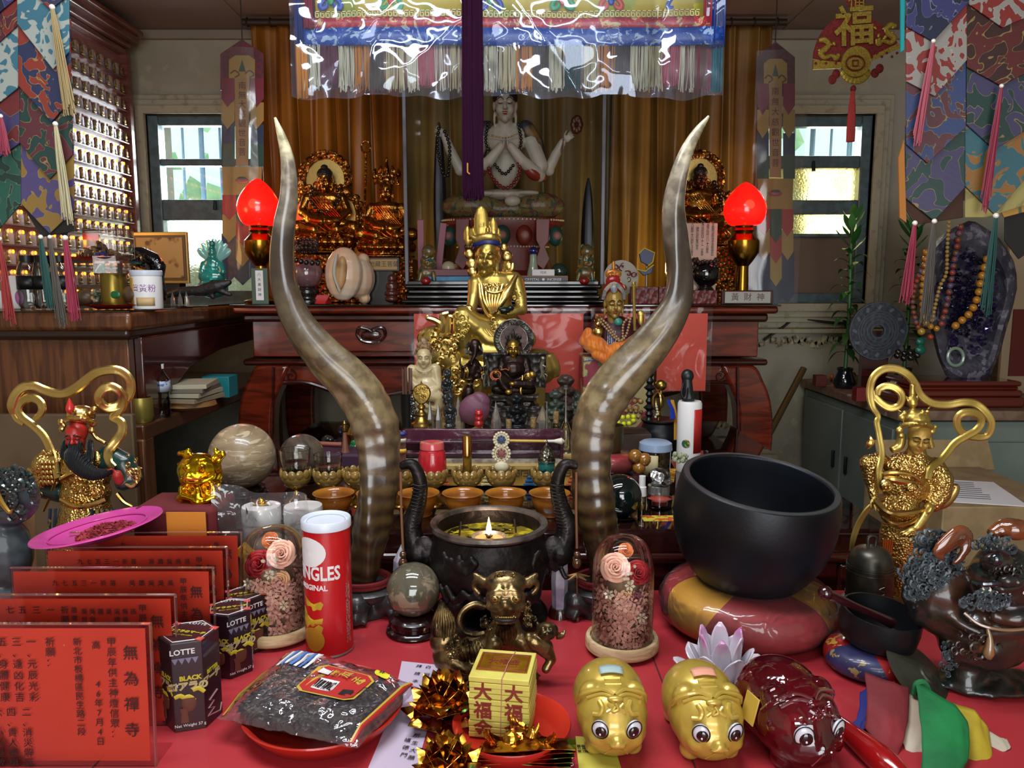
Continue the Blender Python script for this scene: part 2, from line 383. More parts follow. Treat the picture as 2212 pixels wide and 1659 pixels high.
def curtain(name,x0,x1,z0,z1,y,amp,n,mt,label,ph=0,lean=0):
 def fn(a,b):
  k=1-.35*b; u=a*n*2*pi+ph; g=.5*sin(2.3*a*n+ph)
  return(x0+(x1-x0)*a+.012*sin(u*.5+b*2)+lean*b,y+amp*k*(sin(u+g)+.35*sin(2.1*u+1+b)),z0+(z1-z0)*b)
 return tag(ob(name,M().grid(fn,n*14,10),mt),label,'curtain')
gold_satin=mat('gold_satin','99611c',.45,c2='7d4a16',sc=3,bump=('noise',40,.15,.002))
gold_dull=mat('olive_satin','7d6a3c',.55,c2='685630',sc=3)
curtain('curtain',-1.10,-.47,1.26,2.40,3.36,.042,8,gold_satin,'orange-gold satin curtain in deep folds behind the two gilt figures on the left')
curtain('curtain',.41,1.10,1.26,2.40,3.36,.03,9,mat('dull_gold_satin','84602a',.5,c2='6a4a20',sc=3),'dull gold curtain in folds right of the glass cabinet')
curtain('curtain',-.50,.43,1.26,2.40,3.40,.026,9,gold_dull,'pale olive curtain hanging inside the glass cabinet behind the white figure',1)
m=M(); m.tube([(-1.1,3.3,2.39),(1.12,3.3,2.39)],.014,10)
for i in range(24):m.lathe([(.017,-.003),(.02,0),(.017,.003)],(-1.08+i*.094,3.3,2.39),10,Matrix.Rotation(pi/2,3,'Y'))
tag(ob('curtain_rod',m,mat('dark_rod','3a302a',.4,m=.5)),'dark curtain rod with rings just under the ceiling','rod')
# lamp wall of small figures
dwood=mat('dark_red_wood','4a1f16',.3,c2='2f120d',sc=8,st=(1,1,7),dist=2,coat=.4)
lw=T('lamp_wall','tall wooden case on the left wall holding rows of tiny lit gold figures in arches','shrine',(XL,2.75,1.26))
lwood=mat('rose_brown_wood','6d3a33',.4,c2='55291f',sc=12,st=(1,1,6),coat=.3)
PY0,PY1=2.14,3.36
ob('back_panel',M().box((.06,(PY0+PY1)/2-2.75,.51),(.12,PY1-PY0,1.02)),mat('rose_panel','7c4a4a',.3,coat=.5),lw,smooth=False)
m=M()
for i,(w_,h)in enumerate(((.15,.022),(.17,.022),(.20,.03),(.22,.02))):m.box((w_/2,(PY0+PY1)/2-2.75,1.02+i*.024+.012),(w_,PY1-PY0+i*.01,h))
ob('cornice',m,lwood,lw,bev=.004)
ob('end_post',M().box((.075,PY1-2.75+.015,.51),(.15,.03,1.04)),lwood,lw,bev=.003)
arch=mat('clear_acrylic_arch','e2dfe8',.3,m=.55,c2='cdc2cc',sc=20,coat=.5)
figm=mat('dull_gold_casting','7a6230',.45,m=.5)
blb=mat('amber_lamp','ff9a2a',.4,em=('ff8a1a',3)); blo=mat('amber_lamp_unlit','9a6030',.3)
def arch_poly(w_,h,n=6):return[(-w_,0),(w_,0),(w_,h*.55)]+[(w_*cos(a)*.98,h*.55+h*.45*sin(a)**.8)for a in[pi/2*i/n for i in range(1,n)]]+[(0,h)]+[(-w_*cos(a)*.98,h*.55+h*.45*sin(a)**.8)for a in[pi/2*i/n for i in range(n-1,0,-1)]]+[(-w_,h*.55)]
ma=M().prism(arch_poly(.0195,.05),.006,ax='x'); mf=M().ell((0,0,.032),(.004,.005,.006),n=6,h=4).ell((0,0,.019),(.005,.009,.011),n=6,h=4).ell((0,0,.006),(.006,.013,.006),n=6,h=4)
mb=M().ell((0,0,0),(.004,.005,.0065),n=6,h=4)
pa=pf=pb=pb2=None
for r in range(15):
 ob('shelf',M().box((.128,(PY0+PY1)/2-2.75,r*.066-.002),(.03,PY1-PY0,.004)),lwood,lw,smooth=False)
 for c in range(20):
  y=PY1-.045-c*.0595-2.75; z=r*.066+.002
  a=ob('niche',ma,arch,lw,smooth=False,loc=(.124,y,z),mesh=pa); pa=a.data
  f=ob('figure',mf,figm,a,loc=(.012,.024,.002),mesh=pf); pf=f.data
  lit=r<10 or(r==10 and c>8)
  b=ob('bulb',mb,blb if lit else blo,a,loc=(.009,0,.042),mesh=(pb if lit else pb2))
  if lit:pb=b.data
  else:pb2=b.data
  # furniture
rose=mat('polished_rosewood','6e2410',.22,c2='4a170b',sc=5,st=(1,1,6),dist=1.5,coat=.8)
rosed=mat('dark_rosewood','3c120b',.22,c2='280b07',sc=5,st=(1,1,6),dist=1.5,coat=.8)
blackglass=mat('black_glass_top','120c0b',.06,coat=1)
brownw=mat('brown_veneer','643a1c',.4,c2='472410',sc=6,st=(9,9,.8),dist=1,coat=.3)
redtop=mat('red_table_vinyl','a52e34',.42,c2='9c282e',sc=1.5,lo=.2,hi=.8,bump=('noise',5,.05,.01),coat=.15)
t=T('offering_table','long low table covered in red sheeting, its seams running front to back','table',(0,.7,0))
m=M().box((0,.04,ZF-.02),(2.5,1.29,.04)); ob('table_top',m,redtop,t,bev=.004)
m=M()
for p,q in(((200,1659),(290,1560)),((1410,1420),(1502,1659))):
 a,b=G(*p,ZF),G(*q,ZF); d=(b-a).normalized(); n_=V((-d.y,d.x,0))*.0012; a-=d*.02; b+=d*.02
 if p[0]<1000:b=b+d*.25
 m.add([a-n_-V((0,.7,-.0006)),b-n_-V((0,.7,-.0006)),b+n_-V((0,.7,-.0006)),a+n_-V((0,.7,-.0006))],[(0,1,2,3)])
ob('seam',m,mat('dark_seam','4a0b10',.8),t,smooth=False)  # dark joint lines in the red table sheeting
for x in(-1.15,1.15):
 for y in(-.5,.6):ob('leg',M().box((x,y,.36),(.06,.06,.72)),rosed,t,bev=.004)
t=T('middle_table','dark rosewood table with a glass top behind the red table','table',(0,1.985,0))
GY=1.40; GX0,GX1=P(395,1150,GY).x,P(1490,1150,GY).x
m=M().box((0.03,.0,ZM-.03),(1.36,1.14,.05)); ob('table_top',m,mat('dark_table_wood','3a1a17',.12,c2='2a100d',sc=7,st=(5,1,1),coat=.6),t,bev=.008)
ob('glass_sheet',M().box((.03,0,ZM-.003),(1.38,1.15,.006)),clear('table_glass','e6efe9',.9),t,smooth=False)
m=M().box((.03,-.55,ZM-.10),(1.30,.03,.10)).tube([(-.62,-.566,ZM-.06),(.68,-.566,ZM-.06)],.012,8).tube([(-.62,-.566,ZM-.15),(.68,-.566,ZM-.15)],.01,8)
ob('apron',m,rosed,t,bev=.004)
for x in(-.6,.66):
 for y in(-.54,.54):ob('leg',M().box((x,y,.40),(.07,.07,.80)),rosed,t,bev=.006)
AY=2.62; AX0,AX1=-.945,.90; AC=(AX0+AX1)/2; AW=AX1-AX0
t=T('altar_table','high polished rosewood altar table with bulging legs and a scalloped apron','table',(AC,AY,0))
m=M().box((0,.33,ZA-.018),(AW,.70,.026)); ob('top_board',m,rose,t,bev=.010)
ob('glass_sheet',M().box((0,.33,ZA-.003),(AW+.01,.71,.006)),blackglass,t,bev=.001)
m=M().box((0,.33,ZA-.045),(AW-.05,.65,.03)); ob('moulding',m,rosed,t,bev=.01)
m=M().box((0,.33,1.155),(AW-.10,.60,.15)); ob('frieze',m,rose,t,bev=.004)
m=M().box((0,.32,1.065),(AW-.05,.66,.022)); ob('waist_bead',m,rosed,t,bev=.009)
for x,nm in((-.46,'drawer'),(.0,'drawer'),(.46,'drawer')):
 d=ob(nm,M().box((x,.025,1.155),(.42,.02,.115)),rose,t,bev=.006)
 m=M()
 pts=[(x-.048,.006,1.160),(x-.04,.004,1.182),(x-.012,.004,1.178),(x,.004,1.172),(x+.012,.004,1.178),(x+.04,.004,1.182),(x+.048,.006,1.160),(x+.03,.004,1.138),(x,.004,1.132),(x-.03,.004,1.138)]
 m.tube(spline(pts+[pts[0]],4)[:-1],.006,8,closed=True); m.ell((x,.012,1.157),(.036,.006,.017))
 ob('recessed_pull',m,rosed,d)
for s_ in(-1,1):
 prof=[(-.15,1.055),(-.04,1.055),(.0,1.0),(.028,.93),(.04,.84),(.036,.72),(.012,.60),(-.03,.50),(-.045,.42),(-.02,.30),(-.02,.05),(-.10,.05),(-.11,.42),(-.10,.55),(-.085,.68),(-.08,.82),(-.09,.92),(-.12,.99)]
 for y in(.04,.60):
  o=ob('leg',M().prism([(s_*(AW/2-.035+a),b)for a,b in(spline(prof,4)if s_>0 else spline(prof,4)[::-1])],.09,(0,y,0)),rose,t,bev=.012)
 m=M()
 m.tube([(s_*(AW/2-.13),-.012,1.05),(s_*(AW/2-.125),-.012,.93),(s_*(AW/2-.12),-.012,.82)],.005,6,4)
 ob('carved_line',m,rosed,t)
apr=[(-.82,1.055),(.82,1.055),(.82,.955),(.79,.985),(.70,.99),(.64,.975),(.56,.948),(.46,.94),(.36,.955),(.26,.975),(.12,.955),(0,.94),(-.12,.955),(-.26,.975),(-.36,.955),(-.46,.94),(-.56,.948),(-.64,.975),(-.70,.99),(-.79,.985),(-.82,.955)]
ob('apron',M().prism(apr[::-1],.03,(0,.03,0)),rose,t,bev=.006)
m=M().tube([(a,.012,b+.004)for a,b in apr[2:]],.008,8,3); ob('apron_bead',m,rosed,t)
for x in(-.74,.74):
 m=M(); m.tube([(x+.02*(.2+a/9)*cos(a),.012,.985+.02*(.2+a/9)*sin(a)+.03)for a in[i*.6 for i in range(14)]],.004,6); ob('carved_curl',m,rosed,t)
PX0,PX1=P(867,640,2.70).x,P(1306,640,2.70).x; pc=(PX0+PX1)/2; pw=PX1-PX0
t=T('glass_cabinet','tall glass-fronted cabinet on a black stepped plinth at the middle of the altar','cabinet',(pc,2.70,ZA))
black=mat('black_lacquer','1c1512',.22,c2='120d0b',sc=8,coat=.5)
for k,(z,h,d)in enumerate(((.008,.014,0),(.024,.018,.014),(.042,.018,.02),(.060,.016,.010))):
 ob('plinth_step',M().box((0,.26+d/2,z),(pw-2*d,.54-d,h)),black,t,bev=.006)
fz=P(877,615,2.76).z-ZA
post=mat('grey_cabinet_frame','5b5a60',.4,m=.3)
for x in(P(877,500,2.76).x-pc,P(1302,500,2.76).x-pc):
 ob('post',M().box((x,.07,(fz+1.13)/2),(.014,.016,1.13-fz)),post,t,bev=.002)
 ob('side_glass',M().box((x,.30,(fz+1.13)/2),(.004,.46,1.13-fz)),clear('cabinet_glass','f2f6f2',.5),t,smooth=False)
ob('bottom_rail',M().box((0,.07,fz+.004),(pw-.03,.02,.018)),black,t,bev=.002)
ob('cabinet_floor',M().box((0,.30,fz-.002),(pw-.03,.46,.012)),black,t)
ZK=ZA+fz+.004
LX,LY=-.985,2.0
t=T('side_cabinet','long brown veneered cabinet along the left wall with an open shelf in its side','cabinet',(-1.36,LY,0))
m=M()
prof=[(-.42,1.262),(.375,1.262),(.385,1.245),(.375,1.225),(.36,1.205),(.34,1.19),(-.42,1.19)]
m=M().box((-.02,.62,1.235),(.80,1.28,.05)); ob('top_board',m,brownw,t,bev=.012)
m=M().box((-.02,.62,1.203),(.775,1.25,.035)); ob('moulding',m,mat('dark_veneer','2c160c',.35,coat=.4),t,bev=.012)
ob('glass_sheet',M().box((-.02,.62,1.2605),(.79,1.27,.003)),blackglass,t,smooth=False)
ob('end_panel',M().box((-.03,.035,.60),(.76,.03,1.18)),brownw,t,bev=.004)
m=M().prism([(.05,1.19),(1.22,1.19),(1.22,1.10),(1.0,1.12),(.6,1.11),(.35,1.08),(.16,1.0),(.10,.93),(.05,.93)],.025,(.36,0,0),ax='x'); ob('shaped_apron',m,rosed,t,bev=.004)
ob('shelf',M().box((-.02,.64,.935),(.80,1.25,.045)),mat('shelf_wood','54301a',.3,c2='3b1f10',sc=5,st=(6,1,1),coat=.5),t,bev=.006)
for y in(.03,1.22):ob('corner_post',M().box((.345,y+.01,.60),(.06,.05,1.18 if y>1 else .70),),brownw,t,bev=.006)if y>1 else ob('corner_post',M().box((.345,y+.01,.46),(.07,.06,.92)),brownw,t,bev=.006)
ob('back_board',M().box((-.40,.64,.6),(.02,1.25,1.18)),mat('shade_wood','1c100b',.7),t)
ob('bottom_board',M().box((-.02,.64,.25),(.78,1.25,.03)),rosed,t)
b=P(0,895,1.86); c=P(285,895,1.86)
m=M().box((b.x/2+c.x/2-.1,1.87,(.5+b.z)/2),(c.x-b.x+.2,.02,b.z-.5)); tag(ob('board',m,mat('dull_board','5a4630',.6,c2='49371f',sc=5),bev=.004),'dull brown board standing behind the red-faced general figure','board')
gx0=1.325; gz=.905
t=T('metal_cabinet','grey-green steel cabinet with a wooden top along the right wall','cabinet',(gx0,2.6,0))
gm=mat('grey_green_steel','747f76',.45,m=.1,c2='67726a',sc=4)
ob('carcass',M().box((.36,.44,.43),(.70,.86,.86)),gm,t,bev=.004)
ob('top_board',M().box((.37,.43,.885),(.76,.90,.035)),mat('worn_top','6b5040',.5,c2='7b6450',sc=30,c3='c9c4b8',sc3=9,lo3=.62,hi3=.7),t,bev=.004)
for y0,y1 in((.03,.42),(.44,.84)):
 d=ob('door',M().box((.004,(y0+y1)/2,.43),(.012,y1-y0,.80)),gm,t,bev=.003)
 ob('handle',M().box((-.008,y0+.05 if y0>.1 else y1-.05,.62),(.012,.012,.07)),mat('black_plastic','15171a',.4),d,bev=.003)
ob('front_door',M().box((.40,-.002,.42),(.58,.012,.74)),gm,t,bev=.003)
# hangings
def cloth(name,a,b,sc=14,gold='7d6a3a',dist=1.5,**k):
 return mat(name,a,.42,c2=b,sc=sc,lo=.49,hi=.51,dist=dist,gold=gold,bump=('wave',300,.25,.001),det=1.5,**k)
BR=[cloth('white_blue_brocade','8c9189','2d5c6c',27,'858a80'),cloth('navy_red_brocade','1b2242','742417',20),cloth('red_brocade','661e19','401622',23),cloth('green_maroon_brocade','0f2f29','4c1a22',22),cloth('gold_violet_brocade','795c21','41355f',15),cloth('green_brocade','0a2a22','144739',20,'5a664a'),cloth('white_red_brocade','858078','75211b',25,'959085'),cloth('blue_violet_brocade','2b3860','4d2428',20),cloth('green_violet_brocade','10312b','353050',18),cloth('orange_teal_brocade','82561f','2a5760',22),cloth('dark_red_brocade','4d140f','2d0f0a',15),cloth('navy_violet_brocade','121830','2b2d59',22,'646778')]
darkc=mat('dark_lining','17130f',.7); brownc=mat('brown_satin','3a2114',.4); olive=cloth('olive_brocade','7d7340','94884a',14,'8a8048')
beadm=mat('pearl_bead','e3ddd0',.25,coat=.5)
def strands(m,p,r,L,n,tw=.35,sway=0,sr=.0011,topr=.3):
 for i in range(n):
  a=rnd(0,2*pi); q=r*math.sqrt(rnd(0,1)); x,y=q*cos(a),q*sin(a)*.6; l=L*rnd(.86,1.02); s1=rnd(-.004,.004)
  m.tube([p+V((x*topr,y*topr,0)),p+V((x*.8+sway*.4,y*.8,-l*.4)),p+V((x+s1+sway,y,-l))],sr,4,2)
def tassel(parent,p,L,r,mt,n=34,sway=0,cord=.0):
 m=M(); m.ell(p+V((0,0,.004)),r*.5,n=8,h=6); o=ob('bead',m,beadm,parent)
 m=M(); strands(m,p,r,L,n,sway=sway); ob('tassel',m,mt,parent)
def necks(parent,Y,o,rows,dy0=0):
 """overlapping pointed patches; rows: (left u, right u, top v, left v, apex u, apex v, right v, material)"""
 for i,(u0,u1,vt,vl,ua,va,vr,mt)in enumerate(rows):
  y=Y+dy0+i*.006
  l=[P(*q,y)-o for q in((u0,vt),(u1,vt),(u1,vr),(ua,va),(u0,vl))]
  m=M().prism([(q.x,q.z)for q in l],.004,(0,y-o.y,0)); ob('pointed_patch',m,mt,parent,smooth=False,bev=.0012)
ts={k:mat('thread_'+k,c,.6)for k,c in dict(gold='8f7a4e',pink='86233a',teal='0f3e38',grey='48423a',red='86231f',purple='24081e',white='b9b7a2',orange='a9702a',rose='9c4652',plum='5d2c3c',cream='a89f7c').items()}
Y=1.7; o=P(90,0,Y)
t=T('brocade_banner','patchwork brocade banner with beaded tassels hanging at the left edge','banner',o)
necks(t,Y,o,[(38,153,-60,-50,108,20,-10,BR[1]),(38,150,-60,52,115,150,112,BR[0]),(40,153,40,185,112,264,215,BR[1]),(42,156,180,215,108,262,300,BR[2])][:3])
necks(t,Y,o,[(43,157,180,308,108,388,335,BR[3]),(46,160,300,440,108,505,455,BR[4]),(46,160,380,440,90,512,500,darkc),(60,160,400,450,142,514,470,darkc)],.02)
necks(t,Y,o,[(-90,38,-60,20,-40,60,-5,BR[11]),(-90,39,-60,130,-30,118,55,BR[2]),(-90,40,20,230,-30,245,190,BR[0]),(-90,43,150,330,-30,360,310,cloth('violet_red_brocade','352d54','5a1919',17)),(-90,46,300,470,-30,530,440,BR[5])],.004)
for u,v,v2,r,k,sw in((113,20,238,12,'gold',.02),(120,272,478,11,'cream',.012),(2,255,335,9,'pink',.004),(88,516,665,10,'teal',.008),(108,516,705,9,'grey',.012),(141,518,690,12,'pink',.006),(-2,520,700,11,'red',.008)):
 p=P(u,v,Y-.012)-o; tassel(t,p,(v2-v)*S(Y,v),r*S(Y),ts[k],sway=sw)
o=P(2080,0,Y)
t=T('brocade_banner','patchwork brocade banner with beaded tassels hanging at the right edge','banner',o)
necks(t,Y,o,[(1958,2092,-60,58,2015,90,6,BR[11]),(1957,2088,0,176,2019,208,130,BR[6]),(1957,2086,120,312,2003,353,275,BR[7]),(1955,2084,270,428,2017,478,405,BR[8]),(1950,2080,380,440,1976,486,470,brownc),(1990,2090,390,470,2090,430,400,brownc)])
necks(t,Y,o,[(2092,2290,-60,9,2165,60,6,BR[6]),(2088,2290,0,145,2162,186,120,BR[10]),(2087,2290,130,269,2148,324,235,BR[8]),(2084,2290,250,402,2148,463,300,BR[9]),(2084,2290,320,470,2130,470,420,olive),(2160,2320,250,455,2168,470,430,cloth('gold_green_brocade','a87a26','4c5a30',10)),(2170,2330,380,520,2200,560,470,darkc)],.003)
ob('side_ribbon',M().prism([(q.x,q.z)for q in[P(a,b,Y)-o for a,b in((1950,-20),(1960,-20),(1957,105),(1950,110))]],.004,(0,.01,0)),mat('teal_ribbon','1e8a8e',.4),t,smooth=False)
ob('side_ribbon',M().prism([(q.x,q.z)for q in[P(a,b,Y)-o for a,b in((1945,340),(1957,300),(1962,480),(1948,470))]],.004,(0,.01,0)),mat('orange_ribbon','a0662a',.4),t,smooth=False)
for u,v,v2,r,k,sw in((2016,93,305,9,'rose',-.02),(2163,190,450,9,'pink',-.016),(1976,486,655,11,'pink',-.008),(2018,482,700,11,'grey',-.004),(2151,470,680,12,'teal',-.006)):
 p=P(u,v,Y-.012)-o; tassel(t,p,(v2-v)*S(Y,v),r*S(Y),ts[k],sway=sw)
 # valance with fringe under clear plastic
Y=2.0; o=P(1098,0,Y)
t=T('valance','embroidered silk canopy valance with key border and coloured fringe under wrinkled clear plastic','valance',o)
def vbox(name,u0,u1,v0,v1,dy,mt,th=.004):
 a,b=P(u0,v0,Y)-o,P(u1,v1,Y)-o
 def fn(x,z):return(a.x+(b.x-a.x)*x,dy+.006*sin(9*x+2)+.003*sin(31*x),b.z+(a.z-b.z)*z)
 return ob(name,M().grid(fn,40,2),mt,t,solid=th)
ysilk=mat('yellow_silk','b7a23c',.35,c2='8f9a3c',sc=6,lo=.52,hi=.6,bump=('wave',200,.2,.001))
vbox('yellow_silk',678,1517,-60,38,0,ysilk)
vbox('red_brocade_band',655,1533,38,61,-.001,mat('red_cloud_brocade','9c2f3c',.4,c2='b8a578',sc=26,lo=.55,hi=.58,dist=2,c3='c24a44',sc3=40))
vbox('red_brocade_band',655,678,-60,62,-.001,mat('crimson_silk','8c2236',.4)); vbox('red_brocade_band',1515,1534,-60,64,-.001,MC['crimson_silk'])
bcl=mat('blue_cloud_brocade','1d3f8e',.4,c2='8fa7c4',sc=26,lo=.55,hi=.58,dist=2,c3='34549c',sc3=40)
vbox('blue_brocade_band',640,1560,60,99,-.0015,bcl)
vbox('blue_side_band',633,656,-60,98,-.003,mat('deep_blue_silk','1c2f72',.35)); vbox('blue_side_band',1533,1562,-60,104,-.003,MC['deep_blue_silk'])
vbox('orange_side_cloth',638,668,100,213,.0,mat('orange_silk','b5761f',.4)); vbox('teal_side_cloth',1538,1556,105,200,0,mat('teal_silk','0f5b66',.4))
m=M(); a0=P(680,22,Y)-o; a1=P(1516,40,Y)-o; kw=.013; n_=int((a1.x-a0.x)/kw)
for i in range(n_):
 x=a0.x+i*kw; z0=a1.z+.002; z1=a0.z-.002; h=z1-z0; y=-.0045+.006*sin(9*(i/n_)+2)+.003*sin(31*i/n_)
 for c,d in(((x+.0055,z1-.001),(.011,.002)),((x+.001,(z0+z1)/2),(.002,h)),((x+.005,z0+.001),(.009,.002)),((x+.009,z0+h*.35),(.002,h*.6)),((x+.0065,z0+h*.62),(.006,.002))):
  m.box((c[0],y,c[1]),(d[0],.002,d[1]))
ob('key_border',m,mat('pale_gold_thread','cfc58a',.4),t,smooth=False)
m1=M(); m2=M(); m3=M()
for i,u in enumerate((715,845,960,1060,1215,1320,1465)):
 for k in(-1,1):
  l=[(u+k*q[0],q[1])for q in((2,-30),(10,-6),(22,10),(20,19),(10,16),(8,8))]
  (m1,m2,m3)[i%3].tube([P(a,b,Y)-o+V((0,-.006,0))for a,b in l],[.003,.005,.006,.006,.005,.003],6,4,.4,up=(0,1,0))
 (m2,m3,m1)[i%3].ell(P(u,0,Y)-o+V((0,-.006,0)),(.009,.003,.014))
for m,c in((m1,'2a4aa0'),(m2,'2f8a5c'),(m3,'b5483c')):ob('embroidered_clouds',m,mat('silk_'+c,c,.4),t)
vbox('brown_lining',650,1550,98,190,.012,mat('mauve_lining','5e4038',.5))
seq='white plum white orange grey cream white rose white cream purple white cream orange grey white teal cream orange grey white cream rose white pink'.split()
us=[656+i*(1540-656)/len(seq)for i in range(len(seq)+1)]
for i,k in enumerate(seq):
 m=M()
 for j in range(26):
  u=rnd(us[i],us[i+1]); q=P(u,96,Y)-o; L=rnd(.095,.115)if k not in('plum','rose','purple')else rnd(.09,.1); q.y=rnd(.0,.007)
  m.tube([q,q+V((rnd(-.002,.002),0,-L*.5)),q+V((rnd(-.004,.004),0,-L))],.0011,4,2)
 ob('fringe',m,ts[k],t)
a,b=P(636,214,Y)-o,P(1566,-60,Y)-o
rid=[(rnd(0,1),rnd(0,1),rnd(-1.2,1.2),rnd(18,50),rnd(.003,.008))for i in range(16)]
def pf_(x,z):
 X=a.x+(b.x-a.x)*x; Z=a.z+(b.z-a.z)*z; y=-.022-.008*sin(pi*x)
 for(cx,cz,an,f,am)in rid:
  dx=(x-cx)*1.13; dz=(z-cz)*.34; d=dx*cos(an)+dz*sin(an)+.25*(dz*cos(an)-dx*sin(an))**2
  y+=am*math.exp(-abs(d)*f)*(1 if am>.004 else-1)
 y+=.010*noise.noise(V((X*7,Z*9,0)))+.0012*noise.noise(V((X*30,Z*30,3)))
 return(X,y,Z-(.006*sin(x*23)+.004*sin(x*57)if z==0 else 0))
ob('plastic_cover',M().grid(pf_,220,60),clear('wrinkled_plastic','ffffff',1.1,r=.045,haze=.035,hazec='c5d4ee',gl='dfeaff'),t)
# long purple tassel hanging in front
o=P(1020,-40,1.76); t=T('purple_tassel','long dark purple silk tassel hanging in front of the valance','tassel',o)
m=M()
for i in range(420):
 u=rnd(998,1041); q=P(u,-40,1.76)-o; q.y=rnd(-.012,.012); L=.455*rnd(.95,1.02)
 m.tube([q,q+V((rnd(-.002,.002),0,-L*.6)),q+V((rnd(-.003,.003),0,-L))],.0009,4,1)
ob('threads',m,mat('purple_silk','26061f',.7,spec=.15),t)
m=M().tube([P(1010,352,1.74)-o,P(1010,372,1.74)-o,P(1015,376,1.74)-o],.0018,5); ob('loop',m,ts['orange'],t)
# long banners in clear sleeves
def long_banner(Y,u0,u1,v0,v1,chars,label,dim):
 o=P((u0+u1)/2,v0,Y); t=T('pointed_banner',label,'banner',o,'long pointed banners in clear sleeves')
 w_=u1-u0; s_=(v1-v0)/500
 def q(a,b,dy):p=P(u0+a*w_,v0+b*s_,Y+dy)-o; return p
 def poly(name,l,dy,mt,th=.003):
  k=[q(a,b,dy)for a,b in l]; return ob(name,M().prism([(p.x,p.z)for p in k],th,(0,dy,0)),mt,t,smooth=False)
 D=lambda n,c:mat(n+dim,c,.5,bump=('wave',200,.2,.001))
 poly('header',[(0,30),(.5,0),(1,30),(1,105),(0,105)],0,mat('red_brocade_header'+dim,'6e2a33'if dim==''else '4d2026',.5,c2='50303a',sc=60,lo=.5,hi=.55))
 poly('yellow_panel',[(.2,42),(.35,33),(.65,33),(.8,42),(.8,80),(.2,80)],-.004,D('ochre_cloth','a5813c'))
 poly('emblem',[(.42,66),(.58,66),(.5,42)],-.007,D('dark_green_thread','2f4a3a'),.002)
 for k in(.33,.67):ob('emblem',M().tube([q(k-.1,70,-.008),q(k,64,-.008),q(k+.1,72,-.008),q(k,78,-.008)],.0025,6,4),D('brown_thread','6a3f26'),t)
 poly('central_strip',[(.33,80),(.67,80),(.64,260),(.36,260)],-.006,D('tan_cloth','a07848'))
 for a,b in((.0,.33),(.67,1.0)):
  mid=(a+b)/2; cs=[('crimson_cloth','7d2238',80,140),('ochre_cloth','a5813c',130,185),('navy_cloth','23304c',175,215),('bottle_cloth','1f4636',200,262)]
  for i,(n_,c,y0,y1)in enumerate(cs):poly('pointed_patch',[(a+.03,y0),(b,y0),(b,y1-18 if i<2 else y1),(mid,y1),(a+.03,y1-18 if i<2 else y1)],-.003+i*.001,D(n_,c))
 poly('lotus_panel',[(.04,262),(.96,262),(.93,320),(.07,320)],-.004,D('ochre_cloth','a5813c'))
 o2=q(.5,290,-.012); ob('lotus_bowl',M().ell(o2,(.026,.004,.010)),D('pink_thread','a1505a'),t); ob('lotus_bowl_mouth',M().ell(o2+V((0,-.003,.008)),(.017,.003,.005)),D('dark_green_thread','2f4a3a'),t)
 low=[((.05,.36),'scarlet_cloth','a32a26',320,372),((.36,.66),'bottle_cloth','1f4636',320,384),((.66,.96),'scarlet_cloth','a32a26',320,372),((.05,.36),'ochre_cloth','a5813c',360,418),((.36,.66),'scarlet_cloth','a32a26',370,424),((.66,.96),'ochre_cloth','a5813c',360,418),((.36,.66),'ochre_cloth','a5813c',410,468),((.03,.37),'navy_cloth','23304c',400,500),((.33,.7),'navy_cloth','23304c',440,506),((.64,.98),'navy_cloth','23304c',400,500)]
 for i,((a,b),n_,c,y0,y1)in enumerate(low):poly('pointed_patch',[(a,y0),(b,y0),(b,y1-16),((a+b)/2,y1),(a,y1-16)],-.002+i*.0012,D(n_,c))
 cm=D('maroon_thread','5b2418')
 for i,ch in enumerate(chars):text('lettering',ch,.030,cm,q(.5,96+i*19.5,-.009),parent=t,ex=.0004)
 ob('hanging_cord',M().tube([V((0,0,0)),V((0,0,min(.2,ZC-o.z-.005)))],.0022,6),D('cord','2a2220'),t)
 c0,c1=q(-.02,20,0),q(1.02,500,0)
 def fn(a,b):return(c0.x+(c1.x-c0.x)*a,-.018-.012*sin(pi*a)+.004*noise.noise(V((a*4,b*9,5))),c1.z+(c0.z-c1.z)*b)
 ob('clear_sleeve',M().grid(fn,12,40),clear('sleeve_plastic','f4f4f0',.7,r=.1,haze=.03),t)
long_banner(3.0,476,570,85,610,'南無大慈觀世音菩','long pointed temple banner in a clear sleeve beside the left window','')
long_banner(3.0,1633,1717,90,655,'南無大慈觀世音菩','long pointed temple banner in a clear sleeve beside the right window','_dim')
# red paper fan ornament
Y=2.3; f=Fig(Y,1848,140); t=T('fan_ornament','red paper fan ornament with gold characters hanging by the right window','ornament',f.o)
fred=mat('flocked_red_paper','7d1f1a',.8,c2='5f1612',sc=200); fgold=mat('glitter_gold_paper','b59a3e',.4,c2='8c7428',sc=300,m=.5)
arc=[(1848+cos(a)*(93+(8 if a<1 else 0)),142-sin(a)*(112-6*cos(a)))for a in[R_(x)for x in range(22,178,6)]]
m=M(); f.PR(m,arc+[(1848,142)],4); ob('fan_leaf',m,fred,t,smooth=False)
for pl in([(1757,129),(1822,136),(1822,147),(1755,151)],[(1873,126),(1941,93),(1945,103),(1878,134)]):m=M(); f.PR(m,pl,5,-3); ob('fan_stick',m,fgold,t,smooth=False)
for pl in((1757,129,1822,136),(1878,134,1943,103)):
 m=M()
 for i in range(6):f.E(m,pl[0]+(pl[2]-pl[0])*(i+.5)/6,(pl[1]+pl[3])/2+4*(-1)**i,-6,3,3,1)
 ob('stick_ornament',m,fred,t)
m=M()
for i in range(9):a=R_(200+i*17.5); f.E(m,1848+cos(a)*26,150-sin(a)*24,-3,9,9,3)
f.E(m,1848,160,-2,27,20,3); ob('scalloped_flower',m,fgold,t)
